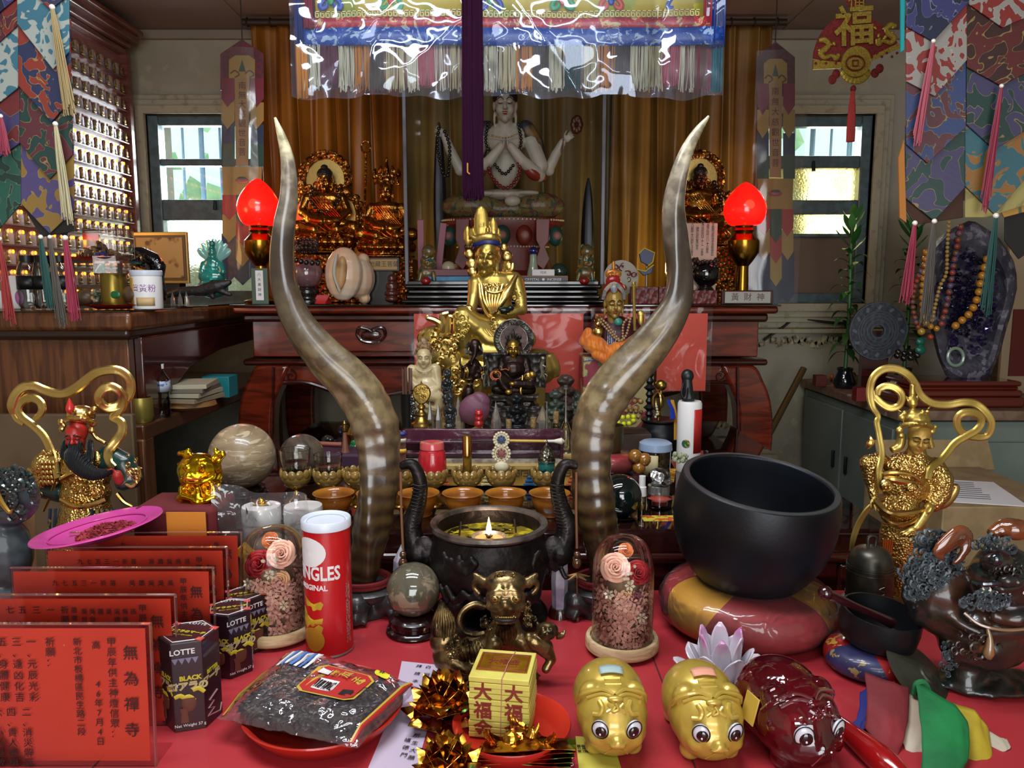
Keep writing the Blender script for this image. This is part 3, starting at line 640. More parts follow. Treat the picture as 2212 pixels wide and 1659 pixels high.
m=M(); m.lathe([(0,-.006),(.042,-.006),(.042,.006),(0,.006)],f.p(1848,134,-5),24,Matrix.Rotation(pi/2,3,'X')); c_=ob('coin_disc',m,fgold,t)
m=M(); f.TB(m,[(1848+cos(a)*20,136-sin(a)*16,-13,1.6)for a in[i*pi/8 for i in range(17)]],6,1); f.TB(m,[(1848+a,136+b,-13,1.3)for a,b in((-6,-6),(6,-6),(6,6),(-6,6),(-6,-6))],5,1); ob('coin_ring',m,fred,c_)
for sx_,u,v in((-1,1793,108),(1,1912,76)):
 m=M(); f.TB(m,[(u+sx_*a,v+b,-5,r)for a,b,r in((24,-20,4),(12,-22,6),(2,-12,5),(10,-2,6),(20,6,6),(12,16,5),(-4,12,4),(-14,18,6),(-18,8,3))],6,5,.5,up=(0,1,0))
 for i in range(8):f.E(m,u+rnd(-22,22),v+rnd(-18,18),-5,5,3,2,rnd(0,180))
 ob('dragon_cutout',m,fgold,t)
text('lettering','福',.115,fgold,f.p(1846,62,-6),(pi/2,R_(-4),0),t,.002,bold=.0022)
for u,v in((1806,160),(1798,172),(1890,158),(1900,148)):m=M(); f.E(m,u,v,3,9,10,2); ob('red_bloom',m,fred,t)
m=M(); f.E(m,1848,-2,0,22,20,4); ob('red_bloom',m,fred,t); text('lettering','福',.05,fgold,f.p(1850,0,-6),(pi/2,0,0),t,.001)
m=M(); f.TB(m,[(1843,186,0,3),(1842,205,0,5),(1839,260,0,9),(1837,306,0,9)],10,3); ob('tassel',m,mat('coral_tassel','c24038',.6,bump=('wave',200,.6,.003)),t); m=M(); f.E(m,1843,192,0,6,8); ob('tassel_knot',m,fred,t)
m=M(); m.tube([f.p(1848,20),f.p(1850,-60)],.001,4); ob('hanging_thread',m,fred,t)
# the two red lotus-bud lamps
def red_lamp(Y,u,v0,v1,label):
 f=Fig(Y,u,v1); t=T('red_lamp',label,'lamp',V((f.o.x,Y,ZA)),'red bud lamps'); k=S(Y,500)
 o=V((f.o.x,Y,ZA)); z=lambda v:P(u,v,Y).z-ZA
 brass=mat('lamp_brass','9a7026',.22,m=1,bump=('noise',120,.2,.001))
 m=M().lathe([(0,0),(36*k,0),(38*k,.01),(24*k,.016),(14*k,.03),(12*k,z(575)),(20*k,z(565)),(33*k,z(545)),(33*k,z(520)),(22*k,z(508)),(18*k,z(503)),(22*k,z(498)),(17*k,z(492)),(20*k,z(487)),(20*k,z(483))],n=28); ob('brass_stand',m,brass,t)
 h=z(v0)-z(487)
 m=M().lathe([(.0,0),(28*k,0),(40*k,.13*h),(45*k,.33*h),(43*k,.50*h),(35*k,.68*h),(21*k,.86*h),(9*k,.96*h),(.001,h)],(0,0,z(487)),32,k=3)
 ob('red_shade',m,mat('glowing_red_glass','e01c10',.2,em=('ff0f0a',.85),coat=.6),t)
 point('lamp_glow',(o.x,Y-.09,ZA+z(440)),.5,(1,.12,.06),.05)
 return t
red_lamp(2.75,567,385,650,'red bud-shaped glass lamp on a brass stand at the left end of the altar')
red_lamp(2.75,1602,393,640,'red bud-shaped glass lamp on a brass stand at the right end of the altar')
# figures
gold=mat('bright_gold','cfae66',.27,m=1,bump=('noise',160,.12,.002))
goldm=mat('satin_gold','c4a95c',.36,m=.85,c2='b0954a',sc=12,bump=('noise',220,.12,.001))
goldc=mat('chased_gold','caa860',.3,m=1,c2='7a5a22',sc=120,lo=.62,hi=.8,bump=('voronoi',260,.6,.003,0))
goldr=mat('antique_gilt','b07c34',.24,m=1,c2='5e2a0c',sc=30,lo=.5,hi=.8,bump=('noise',90,.5,.004))
goldrc=mat('carved_gilt','a87434',.3,m=.95,c2='5a2410',sc=50,lo=.45,hi=.7,bump=('voronoi',70,1,.01))
ink=mat('ink_line','17110d',.5); blackhair=mat('black_paint','14100e',.5,bump=('voronoi',140,.6,.004))
redlip=mat('lip_red','8e2420',.4)
class ZF_(Fig):
 """traced in the pixels of an enlarged crop: scale k, crop origin (ox, oy)"""
 def __init__(s,Y,u,v,k,ox,oy):Fig.__init__(s,Y,ox+u/k,oy+v/k); s.k=k; s.ox=ox; s.oy=oy; s.S1=s.s; s.s=s.s/k
 def p(s,u,v,dy=0):return P(s.ox+u/s.k,s.oy+v/s.k,s.Y+dy*s.s)-s.o
def ribbon(f,m,l,w,up=(0,1,0)):
 prof=[1,.93,1.0,.86,.6,.86,1.0,.93,1,.93,1.0,.86,.6,.86,1.0,.93]
 f.TB(m,[(a[0],a[1],a[2]if len(a)>2 else 0,1.25*w*(a[3]if len(a)>3 else 1))for a in l],16,5,.45,up=up,prof=prof)
def studs(f,m,n,u,v,ru,rv,dy,r,depth=8):
 for i in range(n):
  a=rnd(0,2*pi); q=math.sqrt(rnd(0,1)); du,dv=ru*q*cos(a),rv*q*sin(a)
  f.E(m,u+du,v+dv,dy+depth*q*q,r*rnd(.7,1.4),r*rnd(.7,1.4),r*.7,n=7)
def curls(f,m,n,u,v,ru,rv,dy,r,t=.3,depth=20):
 """little spiral locks / scrolls scattered over an oval"""
 for i in range(n):
  a=rnd(0,2*pi); q=math.sqrt(rnd(0,1)); cu,cv,cy=u+ru*q*cos(a),v+rv*q*sin(a),dy+depth*q*q; ph=rnd(0,6.3); s_=random.choice((-1,1)); R=r*rnd(.7,1.2)
  f.TB(m,[(cu+R*(1-k/9)*cos(ph+s_*k*.8),cv+R*(1-k/9)*sin(ph+s_*k*.8),cy-k*.05*R,R*t*(1-k*.07))for k in range(8)],5,1)
def ground(f,z):return V((f.o.x,f.Y,z))
def fix(t,f,z):
 """move the thing's origin to its base height without moving the parts"""
 d=V((0,0,z))-V((0,0,f.o.z))
 for c in kids(t):
  c.location=c.location-d if c.type!='MESH'or True else c.location
 t.location=V((f.o.x,f.o.y,z))
 return t
 # red-faced general, front left
f=ZF_(1.33,700,1250,3.95,0,780); t=T('general_figure','seated general figure with red face, long black beard and gold armour under looping gold ribbons','figurine',f.o)
m=M(); f.E(m,720,960,30,230,190,150); f.E(m,730,1120,10,215,140,170); f.E(m,700,850,30,190,110,100)
f.L(m,[(470,830,20,80),(390,960,10,95),(330,1060,-20,75)],12); f.E(m,370,900,-10,95,120,90)
m.tube([f.p(730,1200,10),f.p(740,1500,10),f.p(750,1900,20)],[190*f.s,250*f.s,240*f.s],18,3)
ob('armour',m,goldc,t,rem=.0032,sm=2)
m=M(); f.L(m,[(930,800,30,95),(1060,880,0,105),(1120,1000,-20,95),(1050,1040,-60,70)],12); f.L(m,[(520,1120,0,90),(360,1110,-20,60)],12); f.E(m,900,850,0,90,110,70); f.E(m,640,800,0,100,90,70)
ob('green_robe',m,mat('dark_green_glaze','16332c',.3,c2='0e211d',sc=20,coat=.3),t,rem=.0032,sm=3)
m=M(); curls(f,m,26,1110,930,90,130,-105,24,.28); curls(f,m,14,720,800,90,60,-60,20); f.E(m,825,830,-62,34,62,16)
f.TB(m,[(1010,1000,-90,14),(1120,1070,-100,16),(1190,990,-60,14),(1180,900,-40,12)],8,5); studs(f,m,20,830,840,26,50,-78,5); ob('gold_scrollwork',m,gold,t)
m=M(); curls(f,m,46,720,1110,165,80,-165,26,.3,60); studs(f,m,40,720,1110,180,90,-150,9,60)
f.TB(m,[(520,1180,-130,20),(640,1240,-175,22),(760,1235,-175,22),(900,1180,-130,20)],8,4); f.TB(m,[(520,1010,-120,22),(620,960,-130,22),(740,920,-110,16)],8,4); ob('dragon_belt',m,gold,t)
m=M()
for r in range(5):
 for c in range(5):f.E(m,320+c*32+r*6,870+r*42,-105+abs(c-2)*14,20,24,10)
f.TB(m,[(300,1010,-60,26),(250,1080,-40,30),(230,1010,-20,26),(280,950,0,22),(240,920,10,16)],8,5); studs(f,m,16,400,785,40,30,-70,12); ob('shoulder_scales',m,gold,t)
h=Head(f.p(655,640,-60),260*f.s,10,4,8,.9); m=M(); h.build(m,ears=0,neck=.2); ob('face',m,mat('red_face','a8281e',.38,c2='8c1e18',sc=30),t,rem=.0018,sm=1)
m=M(); h.brows(m,.02,-.05); h.eyes(m,.012); ob('brows',m,ink,t)
m=M(); f.E(m,690,462,0,112,86,115); f.TB(m,[(560,505,-80,22),(615,488,-150,24),(700,494,-158,24),(780,520,-80,24)],10,4)
for a,b,r in((520,520,30),(525,580,26),(790,530,34),(780,590,30),(800,410,28),(760,440,24),(640,430,40),(545,550,20)):f.E(m,a,b,-60,r,r,r*.7)
f.TB(m,[(770,560,0,22),(820,650,10,20),(900,700,10,18)],8,4); curls(f,m,16,660,490,90,20,-185,14); ob('helmet',m,gold,t,rem=.0016)
m=M(); m.lathe([(.0,0),(28*f.s,20*f.s),(34*f.s,55*f.s),(20*f.s,95*f.s),(.001,135*f.s)],f.p(602,455,-150),14,k=3); ob('red_plume',m,mat('plume_red','a8201c',.3,coat=.5),t)
m=M(); f.L(m,[(640,752,-150,44),(622,810,-160,75),(690,900,-170,75),(790,960,-170,62),(880,960,-160,42),(960,930,-150,26)],12,3); f.L(m,[(560,700,-100,30),(545,800,-110,34),(590,850,-130,20)],10,3); f.L(m,[(770,690,-90,26),(770,800,-110,32),(760,870,-130,26),(800,920,-140,20)],10,3)
f.L(m,[(600,700,-165,20),(590,760,-175,12)],8); f.L(m,[(680,690,-160,20),(700,760,-165,12)],8)
ob('beard',m,mat('black_beard','1b1f22',.38,bump=('wave',90,.8,.006,3)),t,rem=.0025,sm=2)
m=M(); hand(m,f.p(985,950,-150),(-.5,-.2,.75),(-.4,-.6,-.5),125*f.s,.7); f.L(m,[(1020,1020,-120,40),(1000,970,-140,42)],10); ob('hand',m,mat('red_hand','8e241c',.4),t,rem=.0016)
m=M(); hand(m,f.p(320,1130,-90),(.3,-.2,-.9),(0,-1,0),115*f.s,.6); ob('hand',m,MC['bright_gold'],t,rem=.0016)
m=M(); ribbon(f,m,[(110,450,0,.7),(98,380,-10),(130,290,-10),(200,225,0),(290,215,10),(380,250,20),(480,278,20),(570,272,20),(650,230,10),(740,160,0),(830,100,-10),(940,76,-10),(1040,95,0),(1105,160,10),(1115,250,20),(1070,330,20),(1000,385,10),(920,400,-10),(860,360,-30),(842,300,-40),(880,240,-40),(950,222,-30),(1015,255,-20),(1045,310,0),(1040,380,10),(1000,440,10),(960,485,10,.8),(1030,520,0),(1040,600,-10),(985,690,-20),(925,770,-60),(930,860,-90,.9),(980,910,-110,.7)],33)
ribbon(f,m,[(290,500,-30,.6),(345,450,-30,.8),(360,390,-30),(325,335,-20),(255,312,-10),(185,345,0),(150,410,0),(190,480,0),(280,550,0),(370,640,0),(430,760,-20),(465,880,-60),(490,1000,-100,.8)],30); ribbon(f,m,[(110,450,0,.7),(140,500,0,.7),(200,540,0,.6)],26)
ob('ribbon',m,gold,t)
m=M(); f.TB(m,[(1000,1130,-40,22),(1060,1200,-50,20),(1130,1240,-40,14)],8,4); f.TB(m,[(500,950,-90,14),(430,1150,-60,14),(370,1280,-60,12)],8,4); ob('sash',m,gold,t)
m=M()
for i in range(14):f.TB(m,[(430+i*44,1260,-100-40*sin(pi*i/13),14),(420+i*46,1420,-110-60*sin(pi*i/13),16),(410+i*48,1700,-100-60*sin(pi*i/13),16)],6,2)
ob('skirt_pleats',m,mat('blue_grey_pleat','2b3344',.4,c2='8f7a3c',sc=60,lo=.55,hi=.6),t)
m=M(); m.lathe([(0,0),(260*f.s,0),(270*f.s,30*f.s),(240*f.s,70*f.s),(0,70*f.s)],V((50*f.s,10*f.s,ZF-f.o.z)),28,sq=.7); ob('base',m,mat('dark_base','15100e',.4),t)
fix(t,f,ZF)
# gold guardian general, right
f=ZF_(1.30,1180,1800,3.95,1652,780); t=T('guardian_figure','standing gilded guardian figure in armour with looping ribbons, beside the grey cabinet','figurine',f.o)
m=M(); f.E(m,1240,900,40,225,130,130); f.E(m,1200,1080,30,190,170,150); f.E(m,1140,1250,10,170,150,160); f.E(m,1180,1430,20,180,180,150)
f.L(m,[(980,840,40,70),(890,880,40,85),(905,1010,20,60),(915,1080,0,42),(930,1160,-30,40)],12)
f.L(m,[(1450,900,40,85),(1500,1010,20,105),(1490,1130,0,95),(1440,1220,-30,70)],12)
m.tube([f.p(1170,1450,20),f.p(1170,1700,20),f.p(1180,1950,30)],[175*f.s,185*f.s,170*f.s],18,3); f.L(m,[(1290,800,20,90),(1300,760,10,70)],12)
ob('armour',m,goldc,t,rem=.003,sm=1)
m=M(); curls(f,m,40,1220,890,190,80,-95,24,.3,60); curls(f,m,30,1130,1240,110,90,-160,24,.3,50); curls(f,m,26,1490,1020,60,110,-90,20,.3,40); curls(f,m,14,890,850,50,50,-55,18)
f.TB(m,[(980,960,-70,16),(1100,950,-115,18),(1240,970,-120,18),(1330,1030,-110,16),(1370,1060,-80,12)],8,4); f.TB(m,[(980,990,-70,14),(1080,1010,-130,30),(1200,1030,-130,30),(1300,1040,-110,12)],8,4)
f.TB(m,[(940,1180,-60,24),(1060,1290,-160,26),(1240,1290,-150,26),(1420,1250,-80,22)],8,4); f.TB(m,[(1000,1330,-90,16),(1120,1400,-160,20),(1260,1370,-140,18),(1330,1300,-110,14)],8,4)
f.TB(m,[(1440,1240,-60,40),(1540,1220,-20,36),(1610,1150,0,34),(1640,1080,10,28),(1610,1060,10,16)],10,4,.6); f.TB(m,[(870,740,0,18),(900,700,-10,30),(905,660,0,20),(890,650,10,10)],8,4)
m2=[]
for(cu,cv,r)in((1040,1060,55),(1260,1090,55)):
 m.lathe([(0,.012*0),(r*f.s,0),(r*f.s*.85,10*f.s),(r*f.s*.7,4*f.s),(.001,14*f.s)],f.p(cu,cv,-150),18,Matrix.Rotation(pi/2,3,'X')); studs(f,m,14,cu,cv,r*.7,r*.7,-165,8,0)
for r in range(8):
 for c in range(7):f.E(m,1010+c*46+(r%2)*23,1440+r*40,-135+abs(c-3)*14,9,9,9,n=7)
for i in range(5):f.TB(m,[(1010+i*20,1520,-120,9),(1000+i*16,1700,-110,11)],6,2)
ob('armour_ornaments',m,gold,t)
h=Head(f.p(1310,655,-50),275*f.s,-14,6,12,.9); m=M(); h.build(m,ears=0,neck=.2,nose=.97); ob('face',m,mat('matt_gold_face','a5823a',.5,m=.4),t,rem=.0018,sm=2)
m=M(); h.brows(m,.016,-.01,.004); h.eyes(m,.010,.004); ob('brows',m,ink,t); m=M(); h.lips(m); ob('lips',m,mat('soft_lip','a3502e',.4),t)
m=M(); f.E(m,1290,495,0,112,84,108); f.TB(m,[(1160,575,-30,18),(1190,548,-90,24),(1300,534,-150,26),(1400,548,-115,24),(1425,575,-40,18)],10,4)
for a,b,r in((1150,590,32),(1165,635,28),(1430,600,30),(1455,560,20),(1175,480,34),(1195,440,20),(1350,430,18),(1390,430,18),(1325,460,20)):f.E(m,a,b,-70,r,r,r*.7)
f.TB(m,[(1260,430,-10,34),(1258,400,-10,22),(1258,370,-10,44),(1255,330,-10,40),(1255,290,-10,20),(1258,280,-10,26),(1258,240,-10,20),(1262,195,-10,22)],12,1)
for a in(-1,1):f.TB(m,[(1258+a*30,370,-20,8),(1258+a*46,320,-20,9),(1258+a*44,285,-20,5)],6,3)
f.TB(m,[(1170,440,-30,12),(1130,410,-20,8)],6); f.TB(m,[(1390,410,-30,10),(1425,378,-20,5)],6)
f.TB(m,[(1170,620,20,34),(1150,720,30,40),(1080,760,20,30)],10,3); f.TB(m,[(1400,640,10,24),(1420,740,20,30)],10,3); curls(f,m,14,1290,535,100,14,-185,14); ob('helmet',m,goldm,t,rem=.0017)
m=M(); hand(m,f.p(1260,1430,-170),(-.93,-.1,-.33),(0,.3,-1),165*f.s,.12,1); f.L(m,[(1400,1250,-90,46),(1350,1350,-140,38),(1300,1420,-165,34)],10)
for q in((1390,1270),(1355,1335),(1335,1370)):f.E(m,q[0],q[1],-130,48,14,44,50)
ob('hand',m,goldm,t,rem=.0015)
m=M(); hand(m,f.p(945,1190,-60),(.35,-.1,-.9),(0,-1,0),150*f.s,.3,-1); ob('hand',m,goldm,t,rem=.0016)
m=M(); ribbon(f,m,[(985,1130,-110,.6),(975,960,-110,.8),(1000,800,-60,.8),(978,640,-20,.8),(958,530,-10,.8),(968,470,0,.7),(925,400,0,.8),(903,320,10),(900,230,10),(925,145,0),(985,85,0),(1060,62,0),(1150,75,0),(1230,125,0),(1285,200,10),(1320,275,20),(1380,335,20),(1460,368,20),(1580,372,20),(1700,352,10),(1800,368,10),(1880,430,0),(1932,515,0),(1922,600,10),(1880,642,20),(1790,645,20),(1700,620,10),(1648,560,0),(1645,490,-10),(1690,445,-20),(1765,437,-20),(1835,470,-10),(1848,530,0),(1805,592,0),(1720,640,0),(1625,700,0),(1560,780,-10),(1500,850,-30),(1420,915,-70),(1395,1010,-100,.8)],27)
ribbon(f,m,[(905,240,10,.7),(940,305,10),(1000,365,0),(1070,400,-10),(1140,385,-20),(1172,325,-30),(1155,265,-30),(1095,222,-20),(1030,215,-10),(975,245,0),(965,290,0,.7)],25)
ribbon(f,m,[(930,1215,-20,.8),(860,1290,-10),(800,1390,0),(760,1500,0),(735,1620,0,.6)],22); ob('ribbon',m,goldm,t)
m=M(); m.lathe([(0,0),(230*f.s,0),(240*f.s,40*f.s),(200*f.s,90*f.s),(0,90*f.s)],V((0,20*f.s,ZF-f.o.z)),28,sq=.7); ob('base',m,goldc,t)
fix(t,f,ZF)
# centre group on the painted low table
Yt=1.70; ZT=.927
tx0,tx1=P(838,1010,Yt).x,P(1264,1010,Yt).x; tc=(tx0+tx1)/2; tw=tx1-tx0
t=T('painted_low_table','low gold table painted with key pattern, scrolls and gems, standing on the glass top','table',(tc,Yt,ZM))
yel=mat('ochre_gold_paint','b38a34',.4,c2='9a7428',sc=30,m=.2); hh=ZT-ZM
ob('table_top',M().box((0,.40,hh-.006),(tw,.82,.012)),mat('pale_ochre_board','b59a5c',.5,c2='a08244',sc=9,st=(1,6,1)),t,bev=.002)
ob('front_frame',M().box((0,.008,hh/2),(tw-.01,.016,hh-.012)),yel,t,bev=.001)
for x in(-tw/2+.02,tw/2-.02):
 for y in(.04,.78):ob('leg',M().box((x,y,(hh-.012)/2),(.03,.03,hh-.012)),yel,t)
m=M(); n_=22
for i in range(n_):
 x=-tw/2+.012+i*(tw-.024)/n_; w_=(tw-.024)/n_; z=hh-.022
 for a,b,c,d in((0,.006,.85,.0018),(-.4,0,.0018,.012),(.1,-.006,.6,.0018),(.38,-.001,.0018,.008),(.12,.001,.4,.0018)):m.box((x+w_*(.5+a),-.001,z+b),(c*w_ if c>.1 else c,.002,d))
ob('key_pattern',m,mat('dark_brown_paint','3a2512',.5),t,smooth=False)
cols=[mat('paint_'+c,c,.4)for c in('1d4f7a','8a2430','c9b27a','1e6b56','a04a2a','2f6fa5')]
for i in range(9):
 x=-tw/2+.03+i*(tw-.06)/8; m=M()
 for k in range(3):m.tube([(x+(-.012+.004*k),-.001,.009+k*.008),(x,-.003,.011+k*.008),(x+.012-.004*k,-.001,.009+k*.008)],.0035,6,3)
 ob('painted_scroll',m,cols[(i*5)%6],t)
x0,x1=P(876,990,1.735).x,P(1212,990,1.735).x; z1=P(1000,926,1.735).z; pc_=(x0+x1)/2
t=T('lacquered_board','glossy plum lacquered board with two grooves standing on the low table','board',(pc_,1.735,ZT))
plum=mat('plum_lacquer','4a2030',.2,c2='3b1826',sc=6,bump=('noise',60,.25,.003),coat=.6)
hb=z1-ZT
ob('board',M().box((0,.0,hb/2),(x1-x0,.012,hb)),plum,t,bev=.002)
for z in(.26,.62):ob('ledge',M().box((0,-.012,hb*z),(x1-x0,.016,.006)),plum,t,bev=.002)
for x in(x0-pc_,x1-pc_):ob('end_cheek',M().box((x,-.008,hb/2),(.008,.03,hb)),plum,t,bev=.002)
ob('foot_strip',M().box((0,-.015,.004),(x1-x0,.03,.008)),mat('worn_grey_edge','6e6258',.6,c2='9a8f7c',sc=50),t)
m=M().tube([(-.03,1.700,ZT+.052),(.0,1.702,ZT+.053),(.075,1.702,ZT+.052)],[.0025,.003,.003],8); o=tag(ob('paint_brush',m,mat('brush_handle','c4a040',.4)),'thin yellow-handled brush lying along the plum board ledge','brush')
m=M().tube([(-.14,1.702,ZT+.0535),(-.03,1.700,ZT+.052)],[.0018,.0025],8); ob('dark_handle',m,mat('dark_handle','1c1416',.4),o)
m=M().lathe([(.003,0),(.0035,.02),(.006,.03),(.008,.038),(.001,.045)],(.074,1.702,ZT+.052),10,Matrix.Rotation(pi/2,3,'Y')); ob('white_tip',m,mat('bone_white','cfc7b4',.5),o)
# large gold bodhisattva riding a lion
f=ZF_(2.26,900,1900,3.687,850,440); t=T('bodhisattva_figure','large satin-gold bodhisattva with blue headband and tall crown seated on a gold lion','figurine',f.o)
h=Head(f.p(750,425,-30),300*f.s,-6,9,6,.82); m=M(); h.build(m,ears=1.4,neck=.25)
f.E(m,800,640,30,175,110,90); f.E(m,800,720,30,150,150,95); f.E(m,840,860,30,120,130,85); f.E(m,870,980,20,170,120,130); f.L(m,[(660,620,30,60),(960,600,30,62)],12)
f.L(m,[(655,630,10,62),(640,740,-20,50),(625,820,-60,44),(605,850,-80,38)],12); f.L(m,[(975,620,20,65),(1010,740,0,52),(1020,840,-30,50),(960,860,-70,40),(900,880,-100,32)],12)
f.L(m,[(800,1010,0,110),(640,960,-60,95),(555,890,-90,78)],12); f.L(m,[(555,890,-90,78),(545,1000,-80,72),(575,1120,-60,62)],12); f.L(m,[(850,1040,-10,110),(1000,1060,-40,95),(1060,1080,-60,80)],12)
f.L(m,[(640,960,-80,60),(760,1080,-90,60),(900,1120,-90,60)],10)
f.E(m,780,1180,30,330,140,190)
ob('body',m,goldm,t,rem=.0034,sm=3)
m=M(); h.eyes(m,.007); h.brows(m,.008); ob('incised_lines',m,mat('dark_gold_line','6a4f12',.5,m=.6),t)
m=M(); f.TB(m,[(640,360,-10,12),(655,320,-90,22),(740,300,-125,24),(820,310,-105,22),(850,345,-30,12)],8,4,.6,up=(0,1,0)); ob('blue_headband',m,mat('deep_blue_paint','1c2560',.4),t)
m=M(); f.TB(m,[(630,320,10,24),(650,290,-80,30),(740,265,-115,34),(810,275,-100,30),(840,305,-10,22)],10,4); f.E(m,735,270,0,105,60,90)
for u,v,hh_,w_,dy in((700,130,135,58,-70),(795,190,100,36,-60),(590,240,80,30,0),(835,240,60,24,0),(640,230,60,26,-50)):
 f.E(m,u,v+hh_*.2,dy,w_,hh_,24); curls(f,m,12,u,v+hh_*.3,w_*.6,hh_*.5,dy-20,16); f.E(m,u,v-hh_*.5,dy,w_*.4,hh_*.35,18)
f.TB(m,[(615,200,-60,14),(625,260,-90,18),(690,280,-110,20),(745,250,-100,18),(752,190,-90,10)],8,4); ob('crown',m,goldm,t,rem=.0022)
m=M()
for u,v,r in((605,400,40),(625,480,44),(630,540,40),(905,420,44),(880,350,34),(920,500,36)):f.E(m,u,v,20,r,r*1.1,20); curls(f,m,4,u,v,r*.5,r*.6,0,16)
f.TB(m,[(880,460,30,28),(890,540,30,24),(940,520,20,20),(950,470,10,14)],8,5); ob('ear_ornaments',m,gold,t)
m=M(); f.TB(m,[(680,640,-60,12),(700,780,-110,12),(750,880,-100,12),(800,910,-90,10)],7,4); f.TB(m,[(980,570,-20,20),(900,720,-95,30),(800,860,-90,26),(740,940,-60,20)],8,4,.5)
for i in range(7):f.TB(m,[(700+i*34,640,-70,9),(720+i*22,760,-112,9),(770+i*8,860,-100,7)],6,3)
f.TB(m,[(690,640,-60,8),(760,700,-110,10),(850,700,-110,10),(930,630,-60,8)],6,4); studs(f,m,30,780,650,90,20,-105,9,40); ob('robe_folds',m,gold,t)
m=M(); curls(f,m,34,545,960,60,110,-165,24,.3,30); curls(f,m,16,985,740,40,60,-60,16,.3,20); curls(f,m,14,800,1000,60,90,-120,20)
for i in range(6):f.TB(m,[(640+i*30,880+i*30,-100,9),(700+i*30,1000+i*14,-130,9),(780+i*20,1100,-130,7)],6,3)
ob('relief_scrolls',m,goldm,t)
m=M(); hand(m,f.p(605,830,-110),(-.1,-.4,-1),(.0,1,-.3),100*f.s,.5); hand(m,f.p(890,880,-120),(-.9,-.3,.1),(0,-.3,1),105*f.s,.4); ob('hand',m,gold,t,rem=.0014)
m=M(); f.E(m,880,850,-130,52,26,30); f.E(m,930,830,-120,30,20,20); ob('dark_offering',m,mat('black_green_stone','101c18',.2),t)
m=M(); f.E(m,700,1330,30,330,190,190); f.E(m,1150,1300,40,160,150,150); f.E(m,390,1180,0,140,150,120); f.E(m,330,1080,-20,115,110,100); f.L(m,[(480,1350,-60,80),(520,1550,-70,60),(540,1760,-70,60)],12); f.L(m,[(700,1420,-60,80),(680,1600,-70,50),(670,1760,-70,58)],12); f.L(m,[(1120,1400,0,90),(1150,1600,0,60),(1150,1790,0,60)],12)
f.E(m,470,1240,-60,90,90,60); f.TB(m,[(1230,1200,0,50),(1270,1300,0,60),(1300,1380,0,30)],10,4)
ob('lion_body',m,goldm,t,rem=.004,sm=2)
m=M()
for l in(((330,1100),(380,980),(330,930),(270,910),(280,890)),((360,1060),(400,960),(390,890),(440,870)),((430,1060),(440,960),(450,900),(490,930),(470,960)),((300,1100),(260,1040),(270,990)),((400,1200),(470,1150),(480,1080),(450,1040)),((340,1230),(400,1290),(470,1250),(440,1200)),((240,1130),(220,1060),(260,1010))):
 f.TB(m,[(a,b,-60,34-i*5)for i,(a,b)in enumerate(l)],8,5)
curls(f,m,30,380,1150,130,130,-120,34,.35); curls(f,m,30,560,1400,180,120,-190,36,.35); ob('lion_mane',m,gold,t)
m=M(); f.E(m,800,1780,20,440,60,230); f.TB(m,[(400,1740,-60,40),(640,1720,-180,50),(900,1740,-180,40),(1200,1780,-60,40)],8,4); ob('lion_base',m,goldm,t)
fix(t,f,ZT)
# dark bronze wealth deity on a throne
f=ZF_(2.02,1250,1400,5.027,860,620); t=T('throne_figure','dark bronze pot-bellied deity with gold face on a box throne with a round halo','figurine',f.o)
brz=mat('dark_bronze','33231d',.34,m=.7,c2='1c1411',sc=30,bump=('noise',80,.3,.003)); brzg=mat('gilt_detail','a8853c',.35,m=.9); blk=mat('blackened_carving','191512',.4,c2='2c241e',sc=50,bump=('voronoi',60,.9,.008)); sil=mat('worn_silver_edge','8f8a78',.35,m=.8,c2='3a342c',sc=60)
h=Head(f.p(1250,665,-50),190*f.s,0,2,8,.95); m=M(); h.build(m,ears=1.3,neck=.25); ob('gold_face',m,brzg,t,rem=.0016); m=M(); h.brows(m,.02,-.03); h.eyes(m,.014); h.lips(m); ob('brows',m,ink,t)
m=M(); f.E(m,1250,800,20,150,90,80); f.E(m,1250,900,-10,130,110,110); f.L(m,[(1130,800,20,45),(1115,880,-10,40),(1080,940,-60,36)],12); f.L(m,[(1385,800,20,45),(1410,900,0,38),(1410,960,-50,32)],12)
f.E(m,1250,1050,20,190,100,110); f.L(m,[(1200,1040,-40,70),(1090,960,-90,60)],12); f.L(m,[(1090,960,-90,58),(1140,1070,-100,44),(1180,1110,-110,34)],12); f.L(m,[(1300,1040,-20,70),(1450,1000,-60,56),(1440,1060,-90,50),(1270,1050,-130,44)],12)
f.L(m,[(1060,1115,-40,52),(1250,1125,-80,48),(1450,1115,-40,52)],12); ob('body',m,brz,t,rem=.0022,sm=1)
m=M(); f.E(m,1200,1140,-150,40,28,34); f.E(m,1240,1050,-160,36,22,30); hand(m,f.p(1415,955,-110),(-.2,-.3,-.9),(0,1,-.2),110*f.s,.5); hand(m,f.p(1065,930,-130),(0,-.2,1),(.2,-1,0),90*f.s,.5); f.E(m,1455,950,-90,42,38,36); f.TB(m,[(1350,960,-90,10),(1345,1050,-120,12),(1330,1120,-140,12),(1340,1180,-140,9)],6,4); ob('gilt_hands_and_feet',m,brzg,t)
m=M(); f.TB(m,[(1000+60+60*cos(a),960+50*sin(a),-130,6)for a in[i*pi/6 for i in range(13)]],6,1); f.TB(m,[(1065+50*cos(a),955+44*sin(a),-140,6)for a in[i*pi/6 for i in range(13)]],6,1); f.TB(m,[(1110,900,-120,5),(1170,890,-120,4),(1200,905,-120,4),(1205,870,-120,3)],5,3); ob('orange_cord',m,mat('orange_cord','b0562a',.6),t)
m=M(); f.E(m,1250,590,0,72,60,60)
for i,u in enumerate((1180,1215,1250,1290,1325)):f.E(m,u,560-(20,30,70,30,20)[i]*.5,-40,16,(20,30,60,30,20)[i],14)
